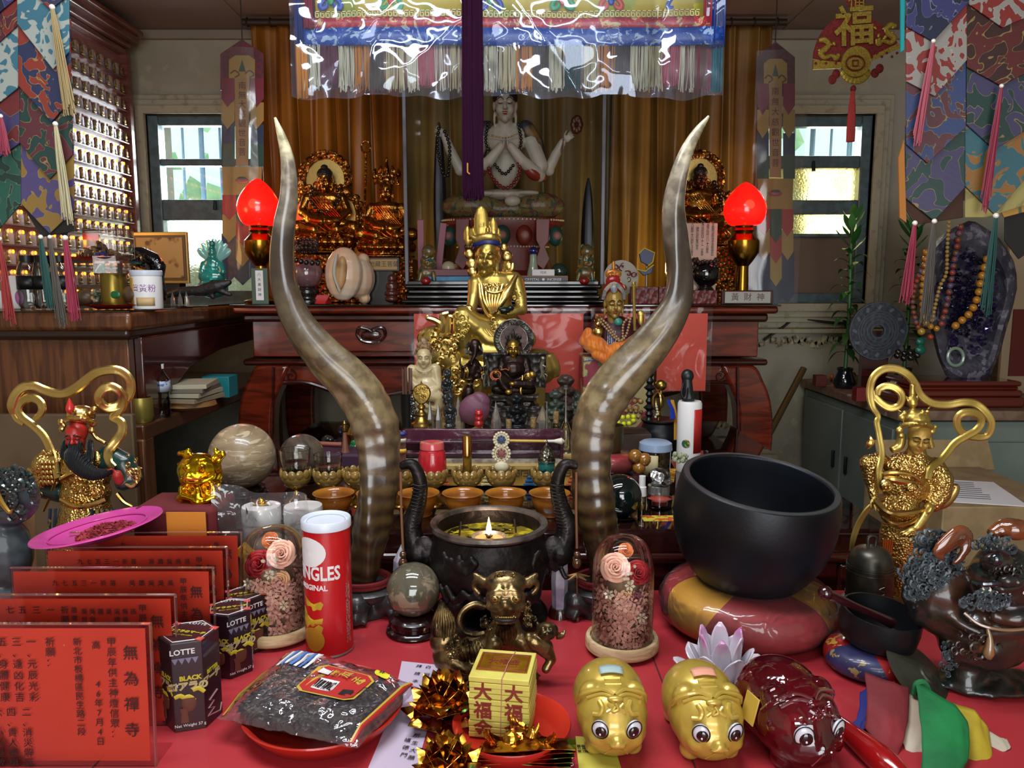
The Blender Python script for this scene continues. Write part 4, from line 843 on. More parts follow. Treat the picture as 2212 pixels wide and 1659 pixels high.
f.TB(m,[(1175,620,10,14),(1250,600,-60,18),(1330,620,10,14)],8,4); f.L(m,[(1185,650,20,26),(1175,720,20,22)],8); f.L(m,[(1320,650,20,26),(1335,720,20,22)],8); ob('crown',m,blk,t)
rx=Matrix.Rotation(pi/2,3,'X')
m=M(); m.lathe([(0,-.006),(150*f.s,-.006),(150*f.s,.004),(0,.004)],f.p(1255,560,60),32,rx); o=ob('halo_disc',m,brz,t); m=M()
for R in(150,212):m.tube([f.p(1255+R*cos(a),565-R*sin(a)*1.02,45)for a in[R_(x)for x in range(-50,231,10)]],.0022 if R>200 else .0016,6)
for i in range(30):a=R_(-48+i*9.4); f.TB(m,[(1255+R*cos(a+k*.02),565-R*sin(a+k*.02),40,6)for k,R in((0,165),(3,175),(1,195),(-2,188),(0,178))],5,3)
ob('scroll_rim',m,sil,o); m=M(); m.lathe([(150*f.s,-.006),(215*f.s,-.006),(215*f.s,.006),(150*f.s,.006)],f.p(1255,565,60),40,rx); ob('halo_rim',m,blk,o)
m=M(); f.PR(m,[(915,712),(1625,712),(1625,735),(915,735)],60,30); o=ob('throne_rail',m,blk,t,bev=.001)
m=M(); f.PR(m,[(925,735),(1610,735),(1600,1090),(935,1090)],24,60); ob('throne_back',m,blk,t)
for s_,u in((-1,955),(1,1570)):
 m=M(); k=-s_
 f.L(m,[(u,790,-20,26),(u+k*14,860,-20,26),(u,930,-20,22),(u+k*26,1000,-20,20)],8); f.E(m,u-k*4,775,-30,32,26,24); f.L(m,[(u+k*24,1000,-20,16),(u+k*30,1075,-25,14)],8); f.L(m,[(u,950,-20,18),(u-k*26,1010,-20,13),(u-k*20,1085,-25,13)],8); f.L(m,[(u,850,-30,14),(u-k*36,870,-40,10),(u-k*38,900,-40,10)],8); f.TB(m,[(u-k*20,940,0,10),(u-k*46,960,0,8),(u-k*40,1000,0,6)],6,3)
 ob('rampant_beast',m,sil,t)
m=M(); f.PR(m,[(975,1165),(1530,1165),(1515,1190),(990,1190)],230,0); f.PR(m,[(1010,1190),(1500,1190),(1500,1225),(1010,1225)],200,0); f.E(m,1100,1270,-20,90,50,80); f.E(m,1400,1270,-20,90,50,80); f.PR(m,[(960,1320),(1560,1320),(1560,1420),(960,1420)],240,0); f.PR(m,[(1000,1280),(1530,1280),(1540,1330),(980,1330)],190,10); f.PR(m,[(940,1400),(1580,1400),(1600,1540),(920,1540)],250,0); ob('stepped_base',m,blk,t,bev=.001)
fix(t,f,ZT)
# dark elephant-headed figure
f=ZF_(1.98,780,1480,5.027,860,620); t=T('elephant_figure','slim dark bronze elephant-headed figure on a tall lotus stem left of the throne','figurine',f.o)
m=M(); f.L(m,[(820,840,0,70),(800,930,0,60)],10); f.TB(m,[(840,650,-30,40),(830,740,-60,26),(800,800,-70,18),(790,850,-70,14)],10,4); f.E(m,835,640,0,70,80,60); f.L(m,[(750,850,0,24),(700,880,-10,18),(670,830,-20,14),(675,780,-20,10)],8); f.L(m,[(880,850,0,24),(910,900,-10,18),(880,920,-40,14)],8); f.L(m,[(760,980,0,40),(860,960,0,40)],8); f.TB(m,[(800,980,0,40),(780,1060,0,30),(770,1120,0,60),(750,1200,0,60),(740,1290,0,40),(740,1480,0,50)],12,3); f.E(m,750,1500,0,90,40,80); f.L(m,[(700,900,10,22),(690,990,10,14)],8); f.L(m,[(880,880,10,20),(890,980,10,14)],8)
ob('body',m,brz,t,rem=.0022,sm=1)
m=M(); leaf=[(835,555),(900,610),(925,680),(915,730),(860,760),(790,745),(730,720),(722,650),(760,600)]; f.PR(m,leaf,18,40); ob('leaf_halo',m,blk,t)
m=M(); f.E(m,765,680,-60,9,26,8,-15); f.E(m,885,660,-60,9,24,8,15); f.TB(m,[(745,870,-60,14),(760,920,-70,12),(750,980,-50,8)],6,3); f.E(m,770,1050,-40,46,12,40); f.TB(m,[(760,720,-50,5),(800,840,-85,5)],5); f.E(m,770,1000,-40,40,10,40); ob('rubbed_gold',m,mat('rubbed_brass','9a8048',.35,m=.9),t)
fix(t,f,ZT)
# ivory seated figure
f=ZF_(2.0,300,1420,5.027,860,620); t=T('ivory_figure','cream ivory seated bodhisattva with carved crown at the left of the group','figurine',f.o)
iv=mat('old_ivory','b8a57c',.38,c2='9a8358',sc=20,lo=.5,hi=.75,sss=.15,coat=.2,bump=('noise',60,.2,.003)); ivd=mat('stained_ivory','8f7450',.45,c2='6a5034',sc=70,bump=('voronoi',120,.9,.004))
h=Head(f.p(280,770,-40),225*f.s,3,0,3,.95); m=M(); h.build(m,ears=1.2,neck=.2,nose=.96)
f.E(m,280,930,10,130,120,80); f.L(m,[(150,900,20,62),(130,1000,10,52),(200,1090,-60,40)],12); f.L(m,[(400,890,20,66),(420,1000,10,56),(430,1090,-20,52),(370,1130,-80,42)],12); f.E(m,300,1080,0,150,120,100); f.L(m,[(200,1160,-60,70),(160,1250,-50,56),(190,1350,-40,50)],12); f.L(m,[(330,1160,-60,80),(440,1200,-40,70),(450,1290,-40,60),(400,1350,-30,60)],12); f.E(m,290,1330,10,190,80,120); ob('body',m,iv,t,rem=.0024,sm=2)
m=M(); f.E(m,280,640,10,80,60,60); f.E(m,275,590,10,42,46,40); f.TB(m,[(190,700,20,20),(270,655,-60,26),(370,695,20,20)],8,4); curls(f,m,22,280,640,80,30,-60,14); curls(f,m,6,190,720,16,40,-10,18); curls(f,m,6,375,720,16,40,-10,18); ob('crown',m,ivd,t)
m=M(); h.brows(m,.009); h.eyes(m,.009); ob('fine_lines',m,mat('sepia_line','5b3a24',.5),t); m=M(); h.lips(m); ob('lips',m,mat('faded_red','94523e',.5),t)
m=M(); f.TB(m,[(190,880,-40,7),(230,910,-80,8),(290,920,-90,8),(350,900,-70,7),(370,870,-40,6)],6,4)
for i in range(6):f.TB(m,[(360+i*14,1010+i*10,-60,7),(400+i*6,1120,-70,8),(440+i*6,1220-i*10,-90,6)],6,3)
for i in range(5):f.TB(m,[(180+i*20,1240,-115,7),(250+i*24,1300,-125,8),(330+i*26,1290+i*10,-115,6)],6,3)
ob('robe_lines',m,iv,t)
m=M(); f.PR(m,[(110,1390),(470,1390),(470,1430),(110,1430)],180,20); f.PR(m,[(130,1430),(460,1430),(460,1560),(130,1560)],150,20); ob('wood_plinth',m,mat('brown_plinth','5a3a20',.5),t,bev=.001)
fix(t,f,ZT)
f=ZF_(1.84,255,1500,5.027,860,620); t=T('brass_jewel_stand','small chased brass drop-shaped mirror on a turned foot before the ivory figure','ornament',f.o); br=mat('old_brass','9a7e40',.32,m=1,bump=('noise',90,.25,.003)); s_=f.s
prof=[(0,-10),(60,-8),(90,0),(60,8),(0,10)]
m=M(); m.lathe([(0,-.006),(88*s_,-.005),(100*s_,0),(88*s_,.005),(0,.006)],f.p(255,1150,0),28,rx,wob=lambda a,q:1+.28*max(0,cos(a+pi/2))**6 if 1 else 1); m.tube([f.p(255,1060,0),f.p(252,1020,0)],[.004,.001],8); ob('drop_plate',m,br,t)
m=M(); curls(f,m,24,255,1150,70,70,-22,18,.3,0); f.TB(m,[(255+88*cos(a),1150-92*sin(a),-10,5)for a in[i*pi/12 for i in range(25)]],6,1); ob('relief',m,br,t)
z=lambda v:f.p(255,v).z
m=M(); m.lathe([(0,z(1250)),(22*s_,z(1250)),(20*s_,z(1270)),(44*s_,z(1290)),(46*s_,z(1310)),(24*s_,z(1330)),(40*s_,z(1355)),(60*s_,z(1370)),(62*s_,z(1385)),(48*s_,z(1400)),(70*s_,z(1450)),(110*s_,z(1475)),(115*s_,z(1500)),(0,z(1500))][::-1],(0,0,0),26); ob('turned_foot',m,br,t)
m=M(); m.lathe([(0,0),(118*s_,0),(118*s_,.02),(0,.02)],(0,0,ZT-f.o.z),26); ob('foot_ring',m,br,t); fix(t,f,ZT)
def totem(Y,u,v0,v1,w_,label,mt):
 f=Fig(Y,u,v1); t=T('stone_carving',label,'carving',f.o); m=M(); n_=3; h=(v1-v0)/n_
 for i in range(n_):
  vc=v1-h*(i+.5); f.E(m,u,vc,0,w_*(1-.1*i),h*.55,w_*.8); f.E(m,u-w_*.4,vc+h*.1,-w_*.5,w_*.3,h*.2,w_*.3); f.E(m,u+w_*.4,vc-h*.05,-w_*.5,w_*.3,h*.2,w_*.3); f.E(m,u,vc-h*.2,-w_*.6,w_*.35,h*.22,w_*.3)
 f.L(m,[(u-w_*.9,v1-h,0,w_*.3),(u-w_*1.0,v1-h*1.6,0,w_*.2)]); f.L(m,[(u+w_*.9,v1-h,0,w_*.3),(u+w_*1.0,v1-h*1.5,0,w_*.2)])
 f.E(m,u,v1+2,0,w_*1.1,6,w_); f.L(m,[(u,v1,0,w_*.7),(u,v1+14,0,w_*.8)]); ob('carving',m,mt,t,rem=w_*f.s*.11,disp=('STUCCI',.006,.003)); fix(t,f,ZT); return t
bst=mat('black_stone','17191b',.3,c2='272b2d',sc=40,coat=.3); gst=mat('grey_green_stone','3c443c',.4,c2='20261f',sc=40,bump=('noise',100,.4,.004))
totem(1.93,966,798,855,11,'small black stone guardian carving beside the ivory figure, upper one',bst)
totem(1.86,972,848,918,12,'small black stone goddess carving in front of the ivory figure, lower one',bst)
totem(1.84,1117,850,920,20,'black winged figure carving in front of the bronze throne',mat('matt_black_metal','16181a',.4,m=.4))
totem(1.95,1200,845,900,20,'dark bronze mountain-shaped carving right of the throne',gst)
totem(2.0,1222,810,880,24,'brown craggy rock figure behind the glass stupas',mat('brown_rock','2c211a',.5,c2='40332a',sc=40))
totem(1.9,1248,848,900,11,'small grey-green buddha carving near the right horn',gst)
cry=mat('rock_crystal','e6e2da',.06,tr=.85,c2='cfc8ba',sc=30)
def crystal(p,r,h,mt,label,n=6,tilt=0,name='crystal_point'):
 m=M(); rot=Matrix.Rotation(tilt,3,'Y'); m.lathe([(r,0),(r*1.05,h*.1),(r*.95,h*.62),(.0001,h)],(0,0,0),n,rot,wob=lambda a,q:1+.12*sin(3*a+1)); return tag(ob(name,m,mt,smooth=False,loc=p),label,'crystal')
for u,v0,r,Y,lb in((1071,866,11,1.80,'tall clear crystal point in front of the bronze throne'),(1172,876,17,1.86,'broad clear crystal point right of the black winged carving'),(929,866,8,1.86,'small clear crystal beside the brass mirror stand, left one'),(947,868,8,1.86,'small clear crystal beside the brass mirror stand, right one'),(990,856,13,1.95,'smoky crystal point behind the black stone carvings')):
 p=P(u,920,Y); top=P(u,v0,Y).z; crystal(V((p.x,Y,ZT)),r*S(Y),top-ZT,cry,lb)
clr=clear('clear_glass','eef2ee',1.0)
silv=mat('tarnished_silver','8a8478',.3,m=.9)
def stupa(u,v0,Y,label,w_=11):
 f=Fig(Y,u,920); t=T('glass_stupa',label,'stupa',V((f.o.x,Y,ZT))); z=lambda v:P(u,v,Y).z-ZT; k=f.s*w_
 zz=z(v0)
 ob('glass_dome',M().lathe([(k,0),(k*1.05,zz*.12),(k,zz*.3),(k*.6,zz*.42),(k*.2,zz*.5),(0,zz*.52)],n=18),clr,t)
 m=M(); m.lathe([(k*.35,zz*.46),(k*.36,zz*.5),(k*.2,zz*.55),(k*.26,zz*.6),(k*.16,zz*.68),(k*.2,zz*.74),(k*.1,zz*.84),(k*.12,zz*.9),(.0003,zz)],n=12); ob('spire',m,silv,t)
 ob('relic_bead',M().ell((0,0,zz*.14),(k*.5,k*.5,zz*.09)),cry,t); ob('foot',M().lathe([(0,0),(k*1.15,0),(k*1.1,.003),(0,.003)],n=18),silv,t)
stupa(1181,866,1.80,'slim glass stupa with metal spire left of the corked bottle'); stupa(1222,838,1.82,'taller glass stupa with metal spire nearest the right horn',12); stupa(1041,862,1.86,'slender silver-spired glass stupa behind the red figure',6)
for u,v0,lb in((1099,906,'short corked glass bottle left of the black winged carving base'),(1152,902,'short corked glass bottle right of the black winged carving base'),(1201,889,'taller corked glass vial between the two glass stupas')):
 Y=1.79; p=P(u,920,Y); h=P(u,v0,Y).z-ZT; k=9*S(Y); t=T('corked_bottle',lb,'bottle',V((p.x,Y,ZT)),'corked bottles')
 ob('glass',M().lathe([(0,0),(k,0),(k,h*.5),(k*.7,h*.65),(k*.7,h*.75)],n=16),clr,t); ob('cork',M().lathe([(k*.62,h*.62),(k*.75,h),(0,h)],n=14),mat('cork','8f7448',.8,c2='6b5432',sc=200),t); ob('glass_ring',M().lathe([(k*.72,h*.62),(k*.85,h*.66),(k*.72,h*.7)],n=14),clr,t)
f=Fig(1.84,1034,920); t=T('red_figurine','tiny red lacquer seated figurine by the glass-knobbed lid','figurine',V((f.o.x,1.84,ZT))); m=M(); f2=f
for a,b,r in((1034,893,9),(1034,905,8),(1034,916,10),(1029,900,4),(1040,900,4),(1029,887,3),(1039,887,3)):f.E(m,a,b,0,r,r*.9,r*.8)
ob('body',m,mat('red_lacquer','96181a',.3,coat=.5),t,rem=.0012); t.location=f.o
t=T('glass_knobbed_lid','low dish lid with a clear glass ball knob on the low table','lid',V((P(1022,920,1.78).x,1.78,ZT))); k=S(1.78)
ob('lid',M().lathe([(0,0),(34*k,0),(32*k,.004),(14*k,.012),(0,.013)],n=28),mat('grey_ceramic','7a7264',.5),t); ob('glass_knob',M().ell((0,0,.012+9*k),9*k),clr,t)
m=M(); f=Fig(1.93,1020,900); f.E(m,1025,885,0,34,36,16,-35); f.E(m,1040,862,0,22,14,14,-35); o=tag(ob('mauve_stone',m,mat('mauve_stone','6a3e4e',.5,c2='5a3242',sc=8),loc=f.o+V((0,0,-.0)),rem=.003,sm=4),'smooth mauve pink stone slab leaning behind the tiny red figurine','stone')
f=Fig(1.90,880,920); t=T('incense_bundle','bundle of brown incense sticks in a dark metal tube, left of the ivory figure','incense',V((f.o.x,1.90,ZT))); k=f.s
z1,z2,z3=[P(880,v,1.9).z-ZT for v in(850,848,796)]
ob('tube',M().lathe([(0,0),(15*k,0),(15*k,.004),(13*k,.006),(13*k,z1-.004),(15*k,z1),(12*k,z1),(12*k,.01),(0,.01)],n=20),mat('gunmetal','2a2a28',.3,m=.6),t)
ink_=mat('incense_brown','5d3b2e',.8)
for i in range(14):x,y=rnd(-10,10)*k,rnd(-8,8)*k; ob('incense_stick',M().tube([(x,y,.01),(x*1.1,y*1.1,z3+rnd(-.002,.002))],.0016,5),ink_,t)
m=M(); pts=[(.014+.003*sin(i*.9),-.012,z1+.01-i*.006)for i in range(13)]
for i,p in enumerate(pts):m.ell(p,.0034,n=7,h=5); m.ell((p[0]+.007,p[1]+.002,p[2]-.003),.0034,n=7,h=5)
tag(ob('bead_string',m,mat('black_white_bead','15171c',.25,c2='b9b4a8',sc=90,lo=.6,hi=.62),loc=V((f.o.x,1.90,ZT))),'string of small black speckled beads hung over the incense tube','beads')
# front table
def ramp_mat(name,z0,z1,stops,ring=None,r=.3):
 """colour that changes along the thing's own height, marbled, optional dark rings"""
 x=bpy.data.materials.new(name); x.use_nodes=True; nt=x.node_tree; N=nt.nodes.new; L=nt.links.new; b=nt.nodes['Principled BSDF']
 tc=N('ShaderNodeTexCoord'); sp=N('ShaderNodeSeparateXYZ'); L(tc.outputs['Object'],sp.inputs[0])
 no=N('ShaderNodeTexNoise'); no.inputs['Scale'].default_value=9; no.inputs['Detail'].default_value=4; L(tc.outputs['Object'],no.inputs['Vector'])
 ad=N('ShaderNodeMath'); ad.operation='MULTIPLY_ADD'; L(no.outputs['Fac'],ad.inputs[0]); ad.inputs[1].default_value=(z1-z0)*.35; L(sp.outputs[2],ad.inputs[2])
 mr=N('ShaderNodeMapRange'); mr.inputs[1].default_value=z0+(z1-z0)*.17; mr.inputs[2].default_value=z1+(z1-z0)*.17; L(ad.outputs[0],mr.inputs[0])
 cr=N('ShaderNodeValToRGB'); L(mr.outputs[0],cr.inputs[0]); el=cr.color_ramp.elements
 while len(el)<len(stops):el.new(.5)
 for e,(p,c)in zip(el,stops):e.position=p; e.color=C(c)
 cur=cr.outputs[0]; b.inputs['Roughness'].default_value=r; b.inputs['Coat Weight'].default_value=.5; b.inputs['Coat Roughness'].default_value=.15
 n2=N('ShaderNodeTexNoise'); n2.inputs['Scale'].default_value=22; n2.inputs['Detail'].default_value=5; mp=N('ShaderNodeMapping'); mp.inputs['Scale'].default_value=(2,2,.35 if not ring else 2.2); L(tc.outputs['Object'],mp.inputs[0]); L(mp.outputs[0],n2.inputs['Vector'])
 m2=N('ShaderNodeMapRange'); m2.inputs[1].default_value=.42; m2.inputs[2].default_value=.62; L(n2.outputs['Fac'],m2.inputs[0]); m3=N('ShaderNodeMath'); m3.operation='MULTIPLY'; L(m2.outputs[0],m3.inputs[0]); m3.inputs[1].default_value=.65
 mx=N('ShaderNodeMix'); mx.data_type='RGBA'; L(m3.outputs[0],mx.inputs[0]); L(cur,mx.inputs[6]); mx.inputs[7].default_value=C('3a2c1e'); cur=mx.outputs[2]
 if ring:
  wv=N('ShaderNodeTexWave'); wv.bands_direction='Z'; wv.inputs['Scale'].default_value=11; wv.inputs['Distortion'].default_value=5; wv.inputs['Detail'].default_value=3; L(tc.outputs['Object'],wv.inputs['Vector'])
  lo_=N('ShaderNodeMapRange'); lo_.inputs[1].default_value=.36; lo_.inputs[2].default_value=.26; lo_.inputs[3].default_value=0; lo_.inputs[4].default_value=.85; L(sp.outputs[2],lo_.inputs[0])
  pm=N('ShaderNodeMath'); pm.operation='MULTIPLY'; L(wv.outputs['Fac'],pm.inputs[0]); L(lo_.outputs[0],pm.inputs[1])
  my=N('ShaderNodeMix'); my.data_type='RGBA'; L(pm.outputs[0],my.inputs[0]); L(cur,my.inputs[6]); my.inputs[7].default_value=C('2a1c12'); cur=my.outputs[2]
 L(cur,b.inputs['Base Color'])
 bn=N('ShaderNodeBump'); bn.inputs['Strength'].default_value=.3; bn.inputs['Distance'].default_value=.003; L(n2.outputs['Fac'],bn.inputs['Height']); L(bn.outputs[0],b.inputs['Normal'])
 return x
 # two great spiral horns
def horn(l,Y,label,side,bu,bv):
 f=Fig(Y,bu,bv); f.o=V((f.o.x,Y,ZF)); t=T('spiral_horn',label,'horn',f.o,'pair of mounted spiral horns'); q=spline(l,10); m=M(); n=28; vs=[]; fs=[]
 tot=len(q)
 for i,(u,v,dy,r)in enumerate(q):
  p=f.p(u,v,dy); a=q[max(i-1,0)]; b=q[min(i+1,tot-1)]; tg=(f.p(*b[:3])-f.p(*a[:3])).normalized()
  e=V((0,1,0)); e=(e-tg*e.dot(tg)).normalized(); g=tg.cross(e); w_=i/tot
  ring=(1+.026*sin(i*1.15+.4*sin(i*.7)))*(1+.02*sin(i*.43))if w_>.6 else 1
  tw=side*(w_*5.2+.3)
  for j in range(n):
   an=2*pi*j/n; d=(an-tw+pi)%(2*pi)-pi; keel=1+.24*math.exp(-(d/.42)**2)*min(1,w_*3)-.10*math.exp(-((abs(d)-.8)/.4)**2)*min(1,w_*3); d2=(an-tw)%(2*pi)-pi; keel+=.13*math.exp(-(d2/.5)**2)*min(1,w_*3)
   fade=.5+.5*min(1,abs(d)/1.2); vs.append(p+(g*cos(an)+e*sin(an))*r*f.s*keel*(1+(ring-1)*fade*(1.2 if w_>.62 else 1)))
 for i in range(tot-1):
  for j in range(n):fs.append((i*n+j,i*n+(j+1)%n,(i+1)*n+(j+1)%n,(i+1)*n+j))
 fs+=[tuple(range(n))[::-1],tuple((tot-1)*n+j for j in range(n))]; m.add(vs,fs)
 ob('horn',m,hornm,t,auto=70)
 bx,bz=f.p(l[-1][0],l[-1][1],l[-1][2]),0; k=f.s
 dk=mat('black_carved_wood','1d1a1a',.38,c2='2e2a2a',sc=40,coat=.3,bump=('noise',60,.3,.003))
 zt=P(bu,1262 if side>0 else 1262,Y).z-ZF
 m=M(); m.lathe([(0,zt-.022),(.052,zt-.022),(.064,zt-.012),(.066,zt-.004),(.060,zt),(0,zt)],(bx.x,bx.y,0),28,sq=.85); ob('plinth',m,dk,t)
 m=M(); R=.047
 m.tube([(bx.x+R*cos(a),bx.y+R*.85*sin(a),zt+.006)for a in[i*pi/14 for i in range(28)]],.0045,6,closed=True); m.tube([(bx.x+R*1.02*cos(a),bx.y+R*.86*sin(a),zt+.012+.002*sin(a*14))for a in[i*pi/14 for i in range(28)]],.004,6,closed=True); ob('red_braid',m,mat('red_braid','8e1f22',.7,bump=('wave',300,.8,.003)),t)
 m=M()
 for a in(.5,1.5,2.6,3.7,4.7,5.8):
  c,s_=cos(a),sin(a); m.limb([(bx.x+.035*c,bx.y+.03*s_,zt-.03),(bx.x+.062*c,bx.y+.052*s_,zt*.62),(bx.x+.058*c,bx.y+.05*s_,.03),(bx.x+.072*c,bx.y+.064*s_,.014)],[.024,.022,.015,.014],10)
  for b in(-.3,0,.3):m.limb([(bx.x+.066*cos(a+b*.6),bx.y+.058*sin(a+b*.6),.018),(bx.x+.078*cos(a+b*.7),bx.y+.068*sin(a+b*.7),.009)],[.009,.006],7)
 m.lathe([(0,0),(.05,0),(.045,zt-.03),(0,zt-.03)],(bx.x,bx.y,0),20); ob('clawed_feet',m,dk,t,rem=.0028,sm=2)
 return t
hornm=ramp_mat('marbled_horn',.05,.86,[(0,'33240f'),(.18,'52401f'),(.34,'66543a'),(.44,'7c6c4c'),(.55,'574a34'),(.66,'352c24'),(.76,'3c352e'),(.84,'8a8170'),(.93,'c0b694'),(1,'d0c79c')],ring=1)
HL=[(594,254,0,2.5),(610,300,0,9),(622,350,0,14),(625,420,0,18),(614,490,4,22),(609,560,8,25),(617,630,8,28),(645,700,4,33),(700,768,0,37),(760,825,0,40),(800,885,0,42),(818,950,0,43),(820,1030,0,42),(810,1100,0,42),(797,1170,0,38),(787,1230,0,32),(783,1268,0,28)]
HR=[(1531,251,0,2.5),(1506,285,0,9),(1482,330,0,14),(1464,390,0,19),(1455,450,4,23),(1460,520,8,26),(1468,590,8,27),(1463,650,8,30),(1436,705,4,34),(1390,765,0,37),(1340,820,0,39),(1298,880,0,41),(1278,950,0,43),(1276,1030,0,44),(1286,1100,0,44),(1300,1170,0,38),(1305,1230,0,32),(1305,1268,0,28)]
horn(HL,1.29,'tall spiral horn standing left, its base behind the red crisp can',1,783,1300)
horn(HR,1.29,'tall spiral horn standing right, its base behind the right flower dome',-1,1305,1300)
# bronze incense burner with floating candle
f=Fig(1.27,1057,1290); f.o=V((f.o.x,1.27,ZF)); k=f.s; t=T('incense_burner','round dark bronze burner filled with oil and herbs, elephant-trunk handles','burner',f.o)
brb=mat('aged_burner_bronze','2a2422',.42,m=.7,c2='1b1716',sc=30,bump=('noise',45,.5,.006)); rimm=mat('worn_bronze_rim','8a8078',.3,m=.8,c2='3f3833',sc=20)
zr=P(1046,1128,1.27).z-ZF; R=125*k
m=M(); m.lathe([(0,zr-.135),(R*.6,zr-.13),(R*.95,zr-.10),(R*1.05,zr-.06),(R*.98,zr-.03),(R*.92,zr-.014),(R*1.0,zr-.006),(R*.98,zr),(R*.9,zr),(R*.86,zr-.01),(R*.88,zr-.045),(0,zr-.05)],n=48,k=1); ob('bowl',m,brb,t,auto=50)
m=M(); m.lathe([(R*.87,zr-.026),(R*.88,zr-.004),(R*.90,zr+.001),(R*1.0,zr+.001),(R*1.01,zr-.005),(R*.98,zr-.009)],n=48); ob('rim',m,rimm,t)
ob('oil',M().lathe([(0,zr-.028),(R*.87,zr-.028)],n=40),mat('herb_oil','6a5c1e',.12,c2='a8981e',sc=40,lo=.5,hi=.6,c3='1f1a0c',sc3=34,spec=.2),t)
m=M()
for i in range(26):
 a,q=rnd(0,6.28),R*.78*math.sqrt(rnd(.15,1)); c=V((q*cos(a),q*sin(a),zr-.0265)); b=rnd(0,6.28); s_=rnd(.004,.010); m.add([c,c+V((s_*cos(b),s_*sin(b),.001)),c+V((s_*1.6*cos(b+.6),s_*1.6*sin(b+.6),.0)),c+V((s_*cos(b+1.2),s_*sin(b+1.2),.0012))],[(0,1,2,3)])
tag(ob('herb_petals',m,mat('olive_petals','9a8f22',.4,c2='4a3a14',sc=60,lo=.45,hi=.5),t,smooth=False),kind='stuff')
for s_ in(-1,1):
 m=M(); X=s_*R
 m.tube([(X*1.02,0,zr-.075),(X*1.22,0,zr-.05),(X*1.33,0,zr-.01),(X*1.20,0,zr+.035),(X*1.16,0,zr+.07),(X*1.28,0,zr+.10),(X*1.50,0,zr+.098)],[.020,.022,.018,.014,.012,.010,.007],12,6); m.ell((X*1.2,-.004,zr-.05),(.026,.024,.026)); m.ell((X*1.08,-.018,zr-.045),(.02,.006,.028))
 m.tube([(X*1.22,-.018,zr-.075),(X*1.30,-.024,zr-.09),(X*1.36,-.024,zr-.085)],[.005,.004,.001],6,3); o=ob('elephant_handle',m,brb,t,rem=.0022,sm=2)
 m=M()
 for i in range(14):z_=zr-.01+i*.006; x_=X*(1.31-.15*sin(i/14*pi*.55)); m.tube([(x_-.012,-.010,z_),(x_,-.017,z_-.001),(x_+.010,-.012,z_)],.0016,5)
 ob('trunk_wrinkles',m,brb,o)
m=M(); random.seed(3)
for i in range(30):a=rnd(0,6.28); b=rnd(0,.07); m.limb([(R*1.0*cos(a+j*.08),R*1.0*sin(a+j*.08),zr-.035-b+.01*sin(j*1.4+i))for j in range(5)],.006,6)
ob('relief_frieze',m,brb,t,rem=.003,sm=1)
m=M()
for a in(-2.2,-.9,.9,2.2):m.limb([(R*.6*cos(a),R*.6*sin(a),zr-.115),(R*.85*cos(a),R*.85*sin(a),zr*.3),(R*.78*cos(a),R*.78*sin(a),.012)],[.03,.02,.016],10)
m.lathe([(0,0),(R*1.0,0),(R*1.02,.01),(R*.95,.016),(0,.016)],n=32); ob('feet',m,brb,t,rem=.004,sm=1)
o=T('floating_candle','small lit tealight floating in the incense burner','candle',f.o+V((.0,-.012,zr-.030)))
ob('tin_cup',M().lathe([(0,0),(.024,0),(.027,.004),(.030,.010),(.028,.010),(.024,.005),(0,.005)],n=28),mat('bright_tin','c9c6c0',.25,m=.9),o)
ob('wax',M().lathe([(0,.006),(.024,.006)],n=24),mat('clear_wax','b98c60',.2,coat=1),o); m=M()
for i in range(7):m.tube([(0,0,.006),(.006*cos(i),.006*sin(i),.011+.002*(i%2))],.0014,5)
ob('wick_sustainer',m,mat('charred_wick','1d1210',.7),o)
ob('flame',M().lathe([(.0,.011),(.003,.014),(.0045,.021),(.003,.030),(.0002,.043)],n=12,k=3),mat('candle_flame','ffd9a0',.5,em=('ffb45a',9)),o)
point('candle_light',f.o+V((.0,-.012,zr+.002)),.14,(1,.6,.25),.006)
for i,(x,y)in enumerate(((-.05,-.01),(.046,.005))):ob('black_wick',M().tube([(x,y,zr-.02),(x*.95,y,zr+.004)],.0016,6),MC['charred_wick'],t)
for s_,u in((-1,893),(1,1213)):
 q=V((s_*R*1.47,-.012,zr+.09)); m=M().tube([q,q+V((0,-.004,-.06)),q+V((.002,-.006,-.13))],.0022,6)
 t2=T('bead_pendant','brown cord with amber beads hanging from the %s trunk handle of the burner'%('left'if s_<0 else 'right'),'pendant',f.o); ob('cord',m,mat('brown_cord','6a4226',.7),t2)
 m=M(); m.ell(q+V((.002,-.008,-.140)),.006); m.ell(q+V((.002,-.008,-.155)),(.008,.008,.010)); ob('amber_bead',m,mat('smoky_amber','4a2c18',.12,coat=.8),t2)
 if s_>0:
  m=M()
  for i in range(8):a=i*pi/4; m.tube([q+V((.002,-.010,-.175)),q+V((.002+.022*cos(a),-.010-.01*sin(a),-.178-.004*(i%2)))],[.004,.001],6)
  m.tube([q+V((.002,-.01,-.175)),q+V((.004,-.01,-.25))],.0016,5); m.ell(q+V((.004,-.01,-.255)),(.004,.004,.012)); ob('flower_charm',m,mat('dull_brass_charm','7a5c38',.4,m=.8),t2)
amy=mat('pale_amethyst','8f86a0',.1,tr=.3,c2='c9c4cc',sc=30,lo=.35,hi=.6)
